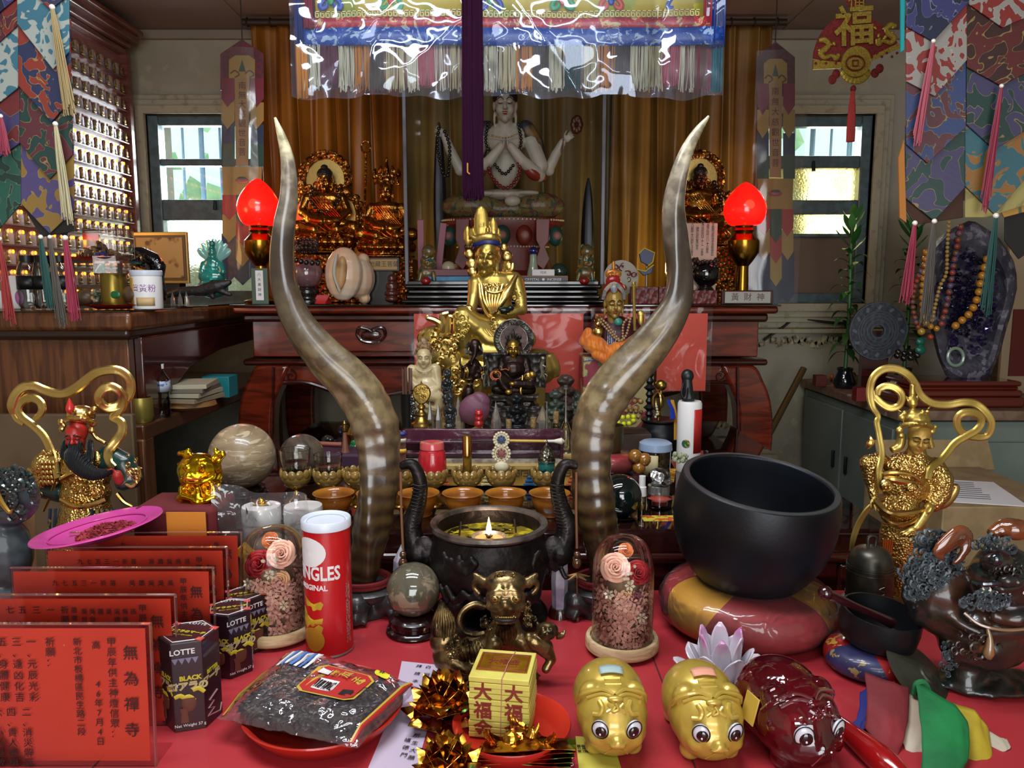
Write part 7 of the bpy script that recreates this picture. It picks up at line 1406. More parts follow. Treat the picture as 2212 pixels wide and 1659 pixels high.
for i,(u,lb)in enumerate(((566,'white plastic jar behind the left flower dome, a gold ingot on its lid'),(656,'white plastic jar behind the red crisp can, nothing on its lid'))):
 Y=1.335; o=V((P(u,1130,Y).x,Y,ZF)); z_=P(u,1092,Y).z-ZF; r=41*S(Y); t=T('white_jar',lb,'jar',o,'white jars'); ob('jar',M().lathe([(0,0),(r*.95,0),(r,.004),(r,z_-.028),(0,z_-.028)],n=40),mat('white_jar_plastic','dedcd6',.35,sss=.1),t); ob('lid',M().lathe([(0,z_-.028),(r*1.03,z_-.028),(r*1.03,z_-.005),(r*1.0,z_),(0,z_+.001)],n=40),MC['white_jar_plastic'],t)
 if i==0:tag(ob('gold_ingot',M().grid(lambda x,y:((x-.5)*.034,(y-.5)*.016,.004+.006*abs((x-.5)*2)**2),8,4).ell((0,0,.007),(.008,.006,.006)).ell((0,0,.002),(.013,.008,.003)),mat('mirror_gold','e8bc1e',.16,m=1),loc=o+V((0,0,z_+.001))),'tiny gold ingot on the lid of the left white jar','ingot')
a,b=P(452,1048,1.28),P(690,1150,1.28); m=M().grid(lambda x,y:V((a.x+(b.x-a.x)*(x*(1-.12*y)),1.285+.012*sin(x*9)+.01*noise.noise(V((x*5,y*5,1))),ZF+.02+(a.z-ZF-.02)*y-.02*x*y)),40,30)
tag(ob('clear_bag',m,clear('loose_bag_plastic','f4f4f6',.9,r=.08,bump=(30,.6,1.2),haze=.05)),'crumpled clear plastic bag standing in front of the white jars','bag')
m=M()
for(u,v)in((548,1150),(556,1160),(540,1170)):q=P(u,v,1.245); m.box(q,(.03,.01,.03),Matrix.Rotation(u*.3,3,'Y'))
t=T('paper_packet','folded mustard yellow paper packet behind the left flower dome','packet',V((P(548,1150,1.25).x,1.25,ZF))); ob('folded_paper',M().box((0,0,.06),(.05,.02,.12),Matrix.Rotation(.2,3,'Y')).box((-.015,.0,.12),(.03,.018,.02),Matrix.Rotation(.8,3,'Y')),mat('mustard_paper','b8902c',.6),t,bev=.002)
# glass-topped middle table
ambr=mat('frosted_amber_glass','c07a26',.22,tr=.35,sss=.2,c2='b0661c',sc=20,coat=.5); ambl=mat('amber_lotus_glass','b08a44',.16,tr=.6,coat=.6,c2='cca458',sc=60); gfoot=mat('gilt_foot','c79a40',.22,m=1)
Yb=1.50
for i,u in enumerate((722,905,1000,1093,1187,815)):
 o=V((P(u,1110,Yb).x,Yb,ZM)); k=46*S(Yb); z_=P(u,1064,Yb).z-ZM
 lb=('behind the left white jar and can','in front of the red wax jar goblet','in front of the perfume goblet','in front of the medallion goblet','in front of the turquoise urn goblet','hidden half behind the left horn')[i]
 t=T('water_bowl','frosted orange glass water bowl '+lb,'bowl',o,'frosted orange water bowls')
 ob('bowl',M().lathe([(0,0),(k*.62,0),(k*.60,.006),(k*.80,z_*.45),(k*.86,z_*.72),(k*.84,z_*.86),(k*1.0,z_),(k*.94,z_),(k*.80,z_*.85),(k*.80,z_*.6),(k*.5,z_*.2),(0,z_*.15)],n=36,k=2),ambr,t,auto=180); ob('water',M().lathe([(0,z_*.72),(k*.80,z_*.72)],n=32),clear('still_water','f0e6c8',1.4),t)
Yg=1.59; GZ={}
for u,lb in((642,'leftmost, holding a clear glass cup'),(712,'second from left, holding a glass cup'),(775,'just left of the left horn'),(868,'holding a bundle of ribbon-banded sticks'),(935,'holding the red wax jar'),(1010,'holding the slim perfume vial'),(1083,'holding the white medallion ornament'),(1180,'holding the turquoise urn')):
 o=V((P(u,1100,Yg).x,Yg,ZM)); z1=P(u,1050,Yg).z-ZM; z2=P(u,1014,Yg).z-ZM; k=S(Yg)*35; t=T('lotus_goblet','amber glass lotus goblet on a gilt stem, '+lb,'goblet',o,'amber lotus goblets'); GZ[u]=(o,z1+.008)
 ob('gilt_stem',M().lathe([(0,0),(k*.85,0),(k*.8,.004),(k*.3,.012),(k*.14,.02),(k*.22,z1*.5),(k*.12,z1*.75),(k*.25,z1)],n=22),gfoot,t)
 ob('cup',M().lathe([(0,z1-.004),(k*.35,z1-.004),(k*.8,z1+.008),(k*.95,z1+.02),(k*.85,z1+.026),(k*.6,z1+.012),(0,z1+.006)],n=28,k=2),ambl,t)
 m=M()
 for j in range(12):a=j*pi/6; m.ell((k*.9*cos(a),k*.9*sin(a),z2-.007),(.0088,.0042,.0105),Matrix.Rotation(a+pi/2,3,'Z'),n=9,h=6)
 ob('lotus_petals',m,ambl,t)
for u,r,v,lb in((642,33,964,'clear pressed glass cup of water, larger, leftmost'),(712,31,975,'clear pressed glass cup of water, smaller, right of the other')):
 o,z_=GZ[u]; k=r*S(Yg); h=P(u,v+6,Yg).z-ZM-z_; t=T('glass_cup',lb,'cup',o+V((0,0,z_))); ob('glass',M().lathe([(0,0),(k*.55,0),(k*.5,.004),(k*.85,h*.5),(k*.97,h*.75),(k,h),(k*.94,h),(k*.90,h*.72),(k*.7,h*.35),(0,h*.2)],n=36),mat('pressed_glass','f2f2ee',.03,tr=1),t); ob('water',M().lathe([(0,h*.62),(k*.85,h*.62)],n=28),clear('still_water'),t)
o,z_=GZ[935]; k=29*S(Yg); h=P(935,955,Yg).z-ZM-z_; t=T('red_wax_jar','round red wax candle jar standing in a lotus goblet','jar',o+V((0,0,z_)))
ob('jar',M().lathe([(0,0),(k*.55,0),(k*.86,h*.12),(k*1.05,h*.32),(k*1.08,h*.5),(k*1.0,h*.70),(k*.84,h*.83),(0,h*.84)],n=36,k=2),mat('red_wax','a81a24',.25,sss=.2,coat=.6),t); ob('neck_ring',M().lathe([(k*.86,h*.82),(k*.93,h*.85),(k*.90,h*.97),(k*.86,h),(0,h*.96)],n=36),mat('pink_red_glass','b8464a',.2,coat=.6),t)
o,z_=GZ[1010]; k=10*S(Yg); h=P(1010,941,Yg).z-ZM-z_; t=T('perfume_vial','slim roll-on oil vial with a copper-gold cap standing in a lotus goblet','vial',o+V((0,0,z_))); ob('vial',M().lathe([(0,0),(k,0),(k,h*.58),(0,h*.58)],n=24),mat('amber_oil','8a6a1c',.06,tr=.5,c2='4a3010',sc=60,coat=1),t); ob('cap',M().lathe([(k*1.05,h*.58),(k*1.05,h*.99),(k*.98,h),(0,h)],n=24),mat('copper_gold_cap','b8854a',.25,m=1),t)
o,z_=GZ[1083]; f=Fig(Yg,1083,1020); t=T('medallion_ornament','cream filigree ornament of two stacked lace medallions standing in a lotus goblet','ornament',f.o); crm=mat('cream_filigree','b3a88a',.5)
for cv,R,c2_ in((950,18,'ink_blue'),(980,21,'faded_rose')):
 m=M()
 for i in range(16):a=i*pi/8; f.E(m,1083+R*.85*cos(a),cv+R*.85*sin(a),0,3.6,3.6,3)
 f.TB(m,[(1083+R*.62*cos(i*pi/10),cv+R*.62*sin(i*pi/10),0,2.2)for i in range(21)],6,1); f.E(m,1083,cv,0,R*.55,R*.55,2); o3=ob('lace_medallion',m,crm,t)
 m=M(); f.E(m,1083,cv,-2,R*.4,R*.4,1.5); m2=m
 for i in range(8):f.E(m,1083+R*.42*cos(i*pi/4),cv+R*.42*sin(i*pi/4),-2.5,2.5,2.5,1)
 ob('coloured_rosette',m,mat(c2_,'22344a'if c2_=='ink_blue'else '6a3a34',.5),o3)
m=M(); f.E(m,1083,1008,0,16,12,8); curls(f,m,8,1083,1006,18,8,-6,5,.35); f.L(m,[(1083,1020,0,8),(1083,1040,0,8)]); ob('scroll_foot',m,crm,t)
o,z_=GZ[1180]; k=19*S(Yg); h=P(1180,948,Yg).z-ZM-z_; t=T('turquoise_urn','small turquoise and silver lidded urn standing in a lotus goblet','urn',o+V((0,0,z_))); ob('turquoise_body',M().lathe([(0,0),(k*.5,0),(k*.45,h*.06),(k*.85,h*.25),(k*.98,h*.46),(k*.95,h*.5),(0,h*.5)],n=30,k=2),mat('turquoise','1d6a64',.25,c2='12302e',sc=70,lo=.6,hi=.65,coat=.6),t); ob('silver_lid',M().lathe([(k*1.0,h*.46),(k*1.02,h*.53),(k*.8,h*.68),(k*.35,h*.82),(k*.12,h*.88),(k*.16,h*.93),(0,h)],n=30),mat('chased_silver','7d7766',.3,m=.9,c2='3c3830',sc=160,bump=('voronoi',150,.8,.004)),t)
o,z_=GZ[868]; t=T('banded_sticks','bundle of brown sticks with coloured ribbon bands standing in a lotus goblet','sticks',o+V((0,0,z_))); k=S(Yg); h=P(868,930,Yg).z-ZM-z_
for i in range(7):ob('stick',M().tube([((i-3)*3*k,0,0),((i-3)*3.2*k,0,h-abs(i-3)*.002)],.0022,6),MC['incense_brown'],t)
for z1,c in((.02,'1d6a3a'),(.35,'a8201c'),(.58,'c9a02c'),(.78,'b0a898'),(.9,'1c2a7a')):ob('ribbon_band',M().lathe([(12*k,h*z1),(12*k,h*z1+.008)],n=16,sq=.5),mat('band_'+c,c,.5),t,solid=.001)
f=Fig(2.0,770,940); t=T('skull_club_ornament','gold vase-like finial with an orange flame behind the left horn','ornament',V((f.o.x,2.0,ZM))); Z=lambda v:P(770,v,2.0).z-ZM
ob('gold_vase',M().lathe([(0,0),(.024,0),(.02,Z(960)),(.032,Z(935)),(.016,Z(915)),(.024,Z(905)),(0,Z(900))],n=24),gfoot,t); m=M(); m.lathe([(0,Z(905)),(.022,Z(890)),(.018,Z(870)),(0,Z(842))],(0,0,0),12); ob('orange_flame',m,mat('orange_enamel','c23a1c',.4,c2='2a4a9a',sc=60,lo=.6,hi=.62),t); m=M()
for i in range(10):a=i*pi/5; m.ell((.016*cos(a)+.012,-.03,Z(960)+.016*sin(a)),(.009,.003,.009),n=8,h=5)
ob('green_petals',m,mat('green_enamel','1a6a3c',.4),t); ob('cream_rosette',M().ell((.012,-.034,Z(960)),(.011,.003,.011)),crm,t)
for Y,u,v0,v1,r,c,lb,n_ in((2.05,706,898,962,17,'matt_black_metal','small dark green carved figure on the far left of the glass table',3),(2.15,742,878,950,20,'matt_black_metal','dark purple tree-like coral carving beside the left horn',4)):
 t=totem(Y,u,v0,v1,r,lb,mat('dark_coral'if n_==4 else 'dark_green_stone','1e1a22'if n_==4 else '1c2420',.3,coat=.3)); t.location.z=ZM+.002
k=S(1.9); t=T('copper_cone','small copper cone stand with a brass tip left of the left horn','ornament',V((P(746,980,1.9).x,1.9,ZM))); h=P(746,908,1.9).z-ZM; ob('cone',M().lathe([(0,0),(14*k,0),(12*k,h*.3),(7*k,h*.4),(4*k,h*.75),(0,h*.75)],n=20),mat('copper_brown','7a4a3a',.4),t); ob('brass_tip',M().lathe([(4*k,h*.75),(6*k,h*.8),(4*k,h*.88),(5*k,h*.94),(0,h)],n=16),MC['old_brass'],t)
m=M().tube([P(680,958,1.98),P(730,960,1.96),P(738,960,1.96)],.006,8); m2=tag(ob('pink_pen',m,mat('salmon_handle','9a5a4a',.4)),'salmon handled brush lying on a plum cloth beside the copper cone','brush')
t=T('plum_cloth','folded plum cloth on the left rear of the glass table','cloth',V((P(730,985,1.95).x,1.95,ZM))); ob('folded_cloth',M().box((0,.0,.02),(.16,.14,.04)),mat('plum_cloth','3a1a30',.7),t,bev=.008)
bz=.985; k=S(1.72); o=V((P(1318,970,1.72).x,1.72,ZM)); t=T('wrapped_red_cushion','small red cushion in clear plastic on a plum block, right of the right horn','cushion',o); ob('cushion',M().lathe([(.03,.034),(.05,.04),(.058,.055),(.05,.075),(0,.082)],n=36,k=3),sred,t); ob('plastic',M().lathe([(.032,.034),(.052,.038),(.061,.055),(.052,.077),(0,.084)],n=48,k=2),wrap,t); ob('plum_block',M().box((0,0,.017),(.13,.12,.034)),plum,t,bev=.003)
z0=ZM+.083; h=P(1318,918,1.72).z-z0; t=T('brass_bowl','plain dull brass singing bowl on the small wrapped red cushion','bowl',V((o.x,1.72,z0))); R=29*S(1.72); ob('bowl',M().lathe([(0,0),(R*.8,0),(R,h*.2),(R*1.0,h),(R*.94,h),(R*.92,h*.25),(0,h*.15)],n=40),mat('dull_brass_bowl','5e5236',.4,m=.8),t,auto=50)
a,b=P(1316,935,1.72),P(1330,878,1.74); tag(ob('striker',M().tube([a,a*.5+b*.5,b],[.007,.006,.005],10),mat('black_striker','0e0f12',.2,coat=1)),'black wooden striker standing in the dull brass bowl','striker')
ym=mat('bright_yellow_bead','b8b81a',.35); bn=mat('brown_banded_bead','8a6a3c',.35,c2='4a3018',sc=60)
def beads(pts,r,mt,label,name='prayer_beads'):
 m=M(); rope(m,pts,r); return tag(ob(name,m,mt),label,'beads')
t0=beads([P(1316+a,b,1.86)for a,b in((0,902),(10,910),(22,914),(36,916),(48,912),(56,902),(46,900),(30,902),(14,898))],.0065,ym,'bright yellow prayer beads draped below the brown bead coils')
for i,(v,r)in enumerate(((865,.007),(876,.009),(888,.006),(895,.0055))):beads([P(u,v+(u-1350)**2*.002+(4 if i%2 else 0),1.90-.01*i)for u in(1310,1325,1345,1365,1388)],r,bn,('topmost','second, largest-beaded','third','lowest')[i]+' coil of brown and tan banded prayer beads right of the horn')
t=T('bead_display_box','low dark box under the coils of brown and yellow prayer beads','box',V((P(1350,920,1.93).x,1.93,ZM))); ob('box',M().box((0,0,.045),(.12,.1,.09)),mat('dim_brown_box','3a2a20',.6),t,bev=.003)
o=V((P(1425,940,1.98).x,1.98,ZM)); t=T('dark_vase','dark bronze pot holding a ritual staff and brass vajra','vase',o); Z=lambda v:P(1425,v,1.98).z-ZM; ob('pot',M().lathe([(0,0),(.03,0),(.055,Z(945)),(.05,Z(925)),(.044,Z(912)),(.05,Z(905)),(0,Z(910))],n=30,k=2),mat('matt_black_metal'[:16],'',.4)if 0 else MC['matt_black_metal'],t)
t=T('ritual_staff','black turned ritual staff standing in the dark bronze pot','staff',V((P(1402,910,1.98).x,1.98,ZM+.03))); z2=P(1402,800,1.98).z-ZM-.03; prs=[(.006,0)]
for i in range(12):prs+=[(.011 if i%3 else .016,z2*(i+.4)/12),(.006,z2*(i+.9)/12)]
ob('shaft',M().lathe(prs+[(0,z2)],n=14),MC['matt_black_metal'],t)
f=Fig(1.96,1430,905); t=T('brass_vajra','openwork brass vajra with bead strings beside the black staff','vajra',f.o); m=M()
for k_ in range(4):a=k_*pi/2+.4; f.TB(m,[(1422,845,0,2),(1422+12*cos(a),858,12*sin(a),2.6),(1422+12*cos(a),878,12*sin(a),2.6),(1422,890,0,2)],6,5)
f.E(m,1428,832,0,12,12); curls(f,m,14,1428,832,10,10,-9,4,.4); f.E(m,1422,895,0,6,6); f.L(m,[(1428,843,0,3),(1422,908,0,3)]); ob('vajra',m,MC['old_brass'],t); m=M(); rope(m,[f.p(1418,878,-14),f.p(1420,892,-14),f.p(1414,905,-14)],.0035); ob('bead_string',m,crm,t); t.location=f.o
for c,u0,lb in(('1c2f8a',1444,'blue silk tassel hanging beside the white paper-towel shaped canister'),('b8882c',1452,'long golden silk tassel hanging beside the white canister')):
 m=M(); random.seed(u0)
 for i in range(22):q=P(u0+rnd(-3,3),864,1.92); e=P(u0+10+rnd(-6,6),905 if c[0]=='1'else 950,1.9); m.tube([q,(q+e)/2+V((.004,0,0)),e],.0012,4)
 tag(ob('silk_tassel',m,mat('tassel_'+c,c,.6)),lb,'tassel')
Y=1.87; o=V((P(1487,985,Y).x,Y,ZM)); r=26*S(Y); h=P(1487,866,Y).z-ZM; t=T('white_canister','tall white cylinder canister with a red label and black hand-strap object on top','canister',o); ob('canister',M().lathe([(0,0),(r*.98,0),(r,.004),(r,h-.006),(r*.9,h),(0,h)],n=40),wht,t)
ob('red_label',M().grid(lambda x,z:(r*1.01*sin(.15+x*1.1),-r*1.01*cos(.15+x*1.1),h*(.28+.62*z)),8,2),MC['label_red'],t,solid=.0004)
for i,c in enumerate('香'):pass
ob('round_sticker',M().lathe([(0,0),(.010,0),(.010,.001),(0,.001)],(-r*.45,-r*.9,h*.42),18,Matrix.Rotation(R_(-26),3,'Z')@rx),mat('mosaic_sticker','b8862c',.5,c2='1c5a3a',sc=140,lo=.48,hi=.5),t)
f=Fig(Y,1487,862); t=T('black_strap_lamp','black plastic object with a loop strap standing on the white canister','lamp',f.o); m=M(); f.E(m,1485,812,0,14,15,12); f.L(m,[(1484,820,0,11),(1485,850,0,13)]); f.L(m,[(1485,850,0,13),(1487,860,0,15)]); f.TB(m,[(1476,826,-12,2),(1472,850,-14,2.5),(1480,862,-14,2.5),(1483,840,-13,2)],6,4); ob('body',m,mat('black_plastic','15171a',.4),t,rem=.002)
k=S(1.78); o=V((P(1415,1000,1.78).x,1.78,ZM)); h=P(1415,952,1.78).z-ZM; t=T('nut_tub','round clear tub of light brown nuts with a pale blue lid','tub',o); R=35*k; ob('tub',M().lathe([(0,0),(R*.92,0),(R*.97,h*.85)],n=36),clr,t); ob('lid',M().lathe([(R*.98,h*.76),(R*1.04,h*.78),(R*1.0,h*.95),(R*.8,h),(0,h)],n=36),mat('pale_blue_plastic','8b9cb4',.3),t); m=M(); random.seed(2)
for i in range(60):a=rnd(0,6.28); q=R*.8*rnd(0,1)**.5; m.ell((q*cos(a),q*sin(a),rnd(.01,h*.7)),rnd(.007,.010),n=7,h=5)
ob('nuts',m,mat('nut_brown','8a6142',.6,c2='70482e',sc=60),t)['kind']='stuff'; ob('paper_label',M().grid(lambda x,z:(R*1.0*sin(-1.0+x*1.0),-R*1.0*cos(-1.0+x*1.0),h*(.15+.55*z)),8,2),mat('kraft_label','b5a47c',.6),t,solid=.0004)
m=M()
for i in range(40):m.ell(P(1470+rnd(-14,14),990+rnd(-10,8),1.72+rnd(0,.03)),rnd(.003,.006),n=6,h=4)
tag(ob('crystal_chips',m,mat('pale_green_chips','a5a888',.3)),'small bag of pale green stone chips behind the big black bowl','chips',kind='stuff')
for pts,lb in(([(1392,1012),(1420,1008),(1424,1036),(1396,1036)],'yellow talisman card, lower left of two'),([(1408,1006),(1460,1012),(1456,1040),(1414,1038)],'yellow and orange talisman card with red printing, upper of two'),([(1384,1112),(1455,1112),(1455,1124),(1390,1124)],'yellow talisman card under the red dish')):
 t,c=flat('talisman_card',pts,mat('talisman_yellow','c9b83a',.6,c2='c2541c',sc=60,lo=.5,hi=.53),lb,'card',ZM+.0018); t.location.z=ZM
Y=1.56; o=V((P(1424,1110,Y).x,Y,ZM+.003)); k=S(Y); t=T('red_dish','low clear dish filled with red paste beside the black bowl','dish',o); ob('glass_dish',M().lathe([(0,0),(27*k,0),(29*k,.016),(27*k,.016),(26*k,.003),(0,.002)],n=36),clr,t); ob('red_paste',M().lathe([(0,.003),(25*k,.003),(26*k,.012),(0,.012)],n=36),mat('red_paste','a8382c',.4,c2='8a2a20',sc=40),t)
f=Fig(1.66,1422,1092); t=T('silver_buddha_box','small crumpled silver foil-like head on a tin, behind the red dish','ornament',V((f.o.x,1.66,ZM))); m=M(); m.lathe([(0,0),(.024,0),(.024,.018),(0,.018)],n=24); ob('tin',m,mat('bright_tin','c9c6c0',.25,m=.9),t); m=M(); m.ell((0,0,.036),(.026,.022,.022)); m.ell((.01,-.01,.028),(.018,.012,.01)); ob('silver_head',m,mat('crumpled_silver','a8a8a4',.25,m=1,bump=('voronoi',60,1,.01)),t,rem=.0025)
Y=1.52; o=V((P(1386,1112,Y).x,Y,ZM)); h=P(1386,1028,Y).z-ZM; k=9*S(Y); t=T('spray_vial','small spray vial with a white cap and amber dregs beside the black sphere','vial',o); ob('vial',M().lathe([(0,0),(k,0),(k,h*.5),(0,h*.5)],n=20),clr,t); ob('amber_dregs',M().lathe([(0,.001),(k*.85,.001),(k*.85,h*.25),(0,h*.25)],n=20),mat('amber_oil','8a6a1c',.06),t); ob('white_cap',M().lathe([(k*1.05,h*.45),(k*1.05,h*.7),(k*.8,h*.72),(k*.8,h),(0,h)],n=20),wht,t)
m=M(); rope(m,[P(u,v,1.68)for u,v in((1372,985),(1384,978),(1392,995),(1386,1015),(1376,1005))],.016); tag(ob('amber_bottle_cluster',m,mat('honey_amber','8a5a1c',.2,coat=.8)),'cluster of honey amber stones right of the wrapped red cushion','stones')
# on the altar
def rl(Fg,cx,cy,k):
 """relative tracer: (x,y) units about (cx,cy) with k px per unit"""
 class Rr:pass
 g=Rr(); g.f=Fg; g.s=Fg.s*k
 g.p=lambda a,b,c=0:Fg.p(cx+a*k,cy-b*k,c*k)
 g.E=lambda m,a,b,c,x,z,y=None,rot=0:Fg.E(m,cx+a*k,cy-b*k,c*k,x*k,z*k,(y if y is not None else min(x,z))*k,rot)
 g.L=lambda m,l,n=10:Fg.L(m,[(cx+a*k,cy-b*k,c*k,r*k)for a,b,c,r in l],n)
 g.TB=lambda m,l,**q:Fg.TB(m,[(cx+a*k,cy-b*k,c*k,r*k)for a,b,c,r in l],**q)
 return g
def buddha(Y,cx,vb,k,label,mandorla=True,robe=None,skin=None,hair=None,rem=.003):
 """seated figure 10 units tall on a lotus; k px per unit"""
 F_=Fig(Y,cx,vb); t=T('buddha_figure',label,'figurine',F_.o); g=rl(F_,cx,vb,k); robe=robe or goldr; skin=skin or goldr
 m=M(); g.E(m,0,5.0,0,1.7,1.6,1.1); g.E(m,0,6.0,0,2.0,.8,.9); g.E(m,0,3.6,-.2,2.3,1.0,1.8)
 for s_ in(-1,1):g.L(m,[(s_*1.8,6,0,.62),(s_*2.3,4.6,-.3,.6),(s_*1.2,3.7,-1.4,.45),(s_*.4,3.6,-1.8,.4)]); g.L(m,[(s_*.6,3.1,-.6,.9),(s_*3.0,2.9,-.9,.8),(s_*1.2,2.7,-1.9,.6)])
 g.E(m,0,1.9,0,3.0,.5,2.2)
 for i in range(9):a=R_(200+i*17.5); g.TB(m,[(2.9*cos(a)*.9,1.9,2.1*sin(a),.3),(3.2*cos(a),1.4,2.4*sin(a),.55),(2.9*cos(a),.9,2.1*sin(a),.3)],n=7,k=3)
 g.E(m,0,.8,0,2.9,.5,2.1); g.E(m,0,.3,0,3.4,.35,2.5); ob('body',m,robe,t,rem=rem,sm=1)
 h=Head(g.p(0,7.9,-.2),2.3*g.s,0,0,10,.9); m=M(); h.build(m,ears=1.4,neck=.3); ob('face',m,skin,t,rem=rem*.6); m=M(); h.brows(m,.014); h.eyes(m,.012); h.lips(m); ob('face_lines',m,ink,t)
 m=M(); h.e(m,(0,.06,.26),(.40,.42,.32)); h.e(m,(0,.05,.56),(.18,.2,.14)); ob('hair',m,hair or blackhair,t)
 m=M()
 for i in range(6):g.TB(m,[(-1.6+i*.3,6.2,-1.0,.05),(-.6+i*.3,5,-1.35,.06),(.4+i*.25,4.1,-1.6,.05)],n=5,k=3)
 for i in range(5):g.TB(m,[(-2.6+i*.7,3.6,-1.4,.09),(-1.6+i*.8,2.7,-2.1,.1),(-.4+i*.6,2.4,-2.2,.08)],n=5,k=3)
 ob('robe_folds',m,goldr,t)
 if mandorla:
  pr=[(2.3*cos(a),8.0+2.5*sin(a))for a in[R_(x)for x in range(-30,211,12)]]; pr2=[(3.6*cos(a)*(1 if sin(a)<.7 else .9),4.2+3.0*sin(a))for a in[R_(x)for x in range(-50,231,14)]]
  for q,nm in((pr,'halo'),(pr2,'body_halo')):
   m=M(); g.TB(m,[(a,b,1.2,.28)for a,b in q],n=8,k=1,flat=.5,up=(0,1,0))
   for a,b in q:g.E(m,a*1.1,b+(b-(8 if nm=='halo'else 4.2))*.1,1.2,.42,.42,.2)
   m2=M(); pl=[g.p(a*.9,b,1.5)for a,b in q]; m2.prism([(p.x,p.z)for p in pl],.004,(0,pl[0].y,0)); o4=ob(nm,m,goldrc,t,disp=('STUCCI',.01,.004)); ob('halo_plate',m2,gold,o4)
  g.TB(m,[(0,10.4,1.2,.5),(0,11.4,1.2,.1)],n=8,k=1)
 return t,g
def drop(t,g,h,mt=None,w_=3.2):
 """stepped plinth under a figure down to the altar top"""
 zl=t.location.z-ZA;
 if zl>.004:ob('plinth',M().box((0,0,-zl/2),(w_*g.s*2.1,w_*g.s*1.7,zl)).box((0,0,-zl+.006),(w_*g.s*2.3,w_*g.s*1.9,.012)),mt or goldrc,t,bev=.003)
t,g=buddha(2.98,702,552,20.5,'gilded seated buddha with black bead necklace and openwork halo, left of the crowned gilt monk'); drop(t,g,0)
m=M(); rope(m,[g.p(a,b,-1.4+abs(a)*.3)for a,b in((-1.3,6.9),(-1.5,5.8),(-.8,4.9),(0,4.6),(.8,4.9),(1.5,5.8),(1.3,6.9))],.0085); m.v=[p+t.location for p in m.v]; tag(ob('bead_necklace',m,mat('dark_wood_bead','24140e',.3,coat=.5)),'dark wooden bead necklace on the gilded buddha at the left','beads')
t,g=buddha(2.95,835,560,18.5,'gilded crowned monk figure holding a ringed staff, beside the glass cabinet',False,hair=goldrc); drop(t,g,0)
m=M()
for i in range(5):g.TB(m,[(-1.2+i*.6,8.8,-.6+abs(i-2)*.3,.28),(-1.4+i*.7,9.6+(1-abs(i-2)*.3),-.5,.32),(-1.3+i*.65,10.2+(1-abs(i-2)*.3),-.4,.1)],n=7,k=3)
g.L(m,[(0,10,0,.3),(0,11.2,0,.2),(0,11.9,0,.05)]); ob('crown',m,goldrc,t); m=M(); g.TB(m,[(-2.6,2.8,-1.3,.13),(-2.4,12.5,-.6,.11)],n=6,k=1); g.TB(m,[(-2.4+.55*cos(a),13.1+.7*sin(a),-.6,.12)for a in[i*pi/6 for i in range(13)]],n=6,k=1); ob('ringed_staff',m,goldrc,t)
t,g=buddha(2.98,1512,535,19,'dim gilded seated buddha wrapped in black beads, behind the right horn',skin=mat('dark_bronze_skin','5a3420',.3,m=.8)); drop(t,g,0)
m=M(); rope(m,[g.p(a,b,-1.5+abs(a)*.3)for a,b in((-1.6,7.4),(-2.3,5.8),(-2.2,4.2),(-1.0,3.0),(0,2.8),(1.0,3.0),(2.2,4.2),(2.3,5.8),(1.6,7.4))],.011); m.v=[p+t.location for p in m.v]; tag(ob('bead_necklace',m,black),'long black bead string around the dim gilded buddha at the right','beads')
# white four-armed figure in the glass cabinet
f=ZF_(2.98,315,2000,3.456,1000,0); t=T('white_goddess_figure','large white four-armed bodhisattva with praying hands on a red lotus throne in the glass cabinet','figurine',f.o)
wh=mat('matt_white_skin','a9a294',.5,c2='9c9484',sc=10,sss=.1)
h=Head(f.p(315,790,-40),265*f.s,0,0,4,.84); m=M(); h.build(m,ears=1.7,neck=.35); f.E(m,320,1040,20,145,130,90); f.E(m,320,1250,20,115,170,80); f.L(m,[(200,1000,40,60),(440,1000,40,60)],10)
for s_ in(-1,1):
 f.L(m,[(320+s_*190,1060,20,62),(320+s_*260,1240,-20,56),(320+s_*250,1310,-40,50),(320+s_*120,1200,-110,42),(320+s_*35,1090,-130,30)],12)
f.L(m,[(560,1250,60,50),(640,1270,40,46),(690,1160,20,38),(745,1060,0,28)],10); f.L(m,[(80,1250,60,50),(-20,1270,40,46),(-95,1120,20,38),(-140,1010,0,28)],10); ob('body',m,wh,t,rem=.0035,sm=2)
m=M()
for s_ in(-1,1):hand(m,f.p(320+s_*14,1070,-140),(-s_*.05,0,1),(-s_,0,0),95*f.s,.05,s_)
hand(m,f.p(780,1035,0),(.6,-.3,.5),(0,-1,0),110*f.s,.5); hand(m,f.p(-160,985,0),(-.7,-.3,.3),(0,-1,0),110*f.s,.5); ob('hand',m,wh,t,rem=.002)
m=M(); h.brows(m,.010); h.eyes(m,.010); ob('face_lines',m,ink,t); m=M(); h.lips(m); ob('lips',m,redlip,t)
m=M(); h.e(m,(0,.06,.22),(.41,.42,.36)); ob('hair',m,blackhair,t); m=M()
for i in range(5):f.E(m,215+i*50,640-(30 if i==2 else 0),-60+abs(i-2)*25,24,60,20)
ob('crown',m,gold,t)
m=M(); f.L(m,[(180,960,40,60),(130,1100,40,56),(110,1240,20,46)],10); f.L(m,[(470,960,40,64),(540,1080,30,66),(590,1250,20,40)],10); ob('dark_shawl',m,mat('dark_gilt_shawl','2a2c30',.5,c2='7a5a28',sc=10,lo=.5,hi=.6),t,rem=.004,sm=2)
for s_ in(-1,1):m=M(); f.TB(m,[(320+s_*120,1190,-90,20),(320+s_*200,1290,-70,46),(320+s_*290,1330,-20,30)],10,4); ob('red_sleeve',m,mat('rust_red_glaze','7a2a1c',.35),t)
m=M(); f.E(m,320,1460,0,270,45,160); f.E(m,150,1445,-120,110,22,50); f.E(m,480,1440,-120,90,20,50); f.E(m,370,1500,-150,60,40,40); ob('white_skirt',m,wh,t,rem=.004)
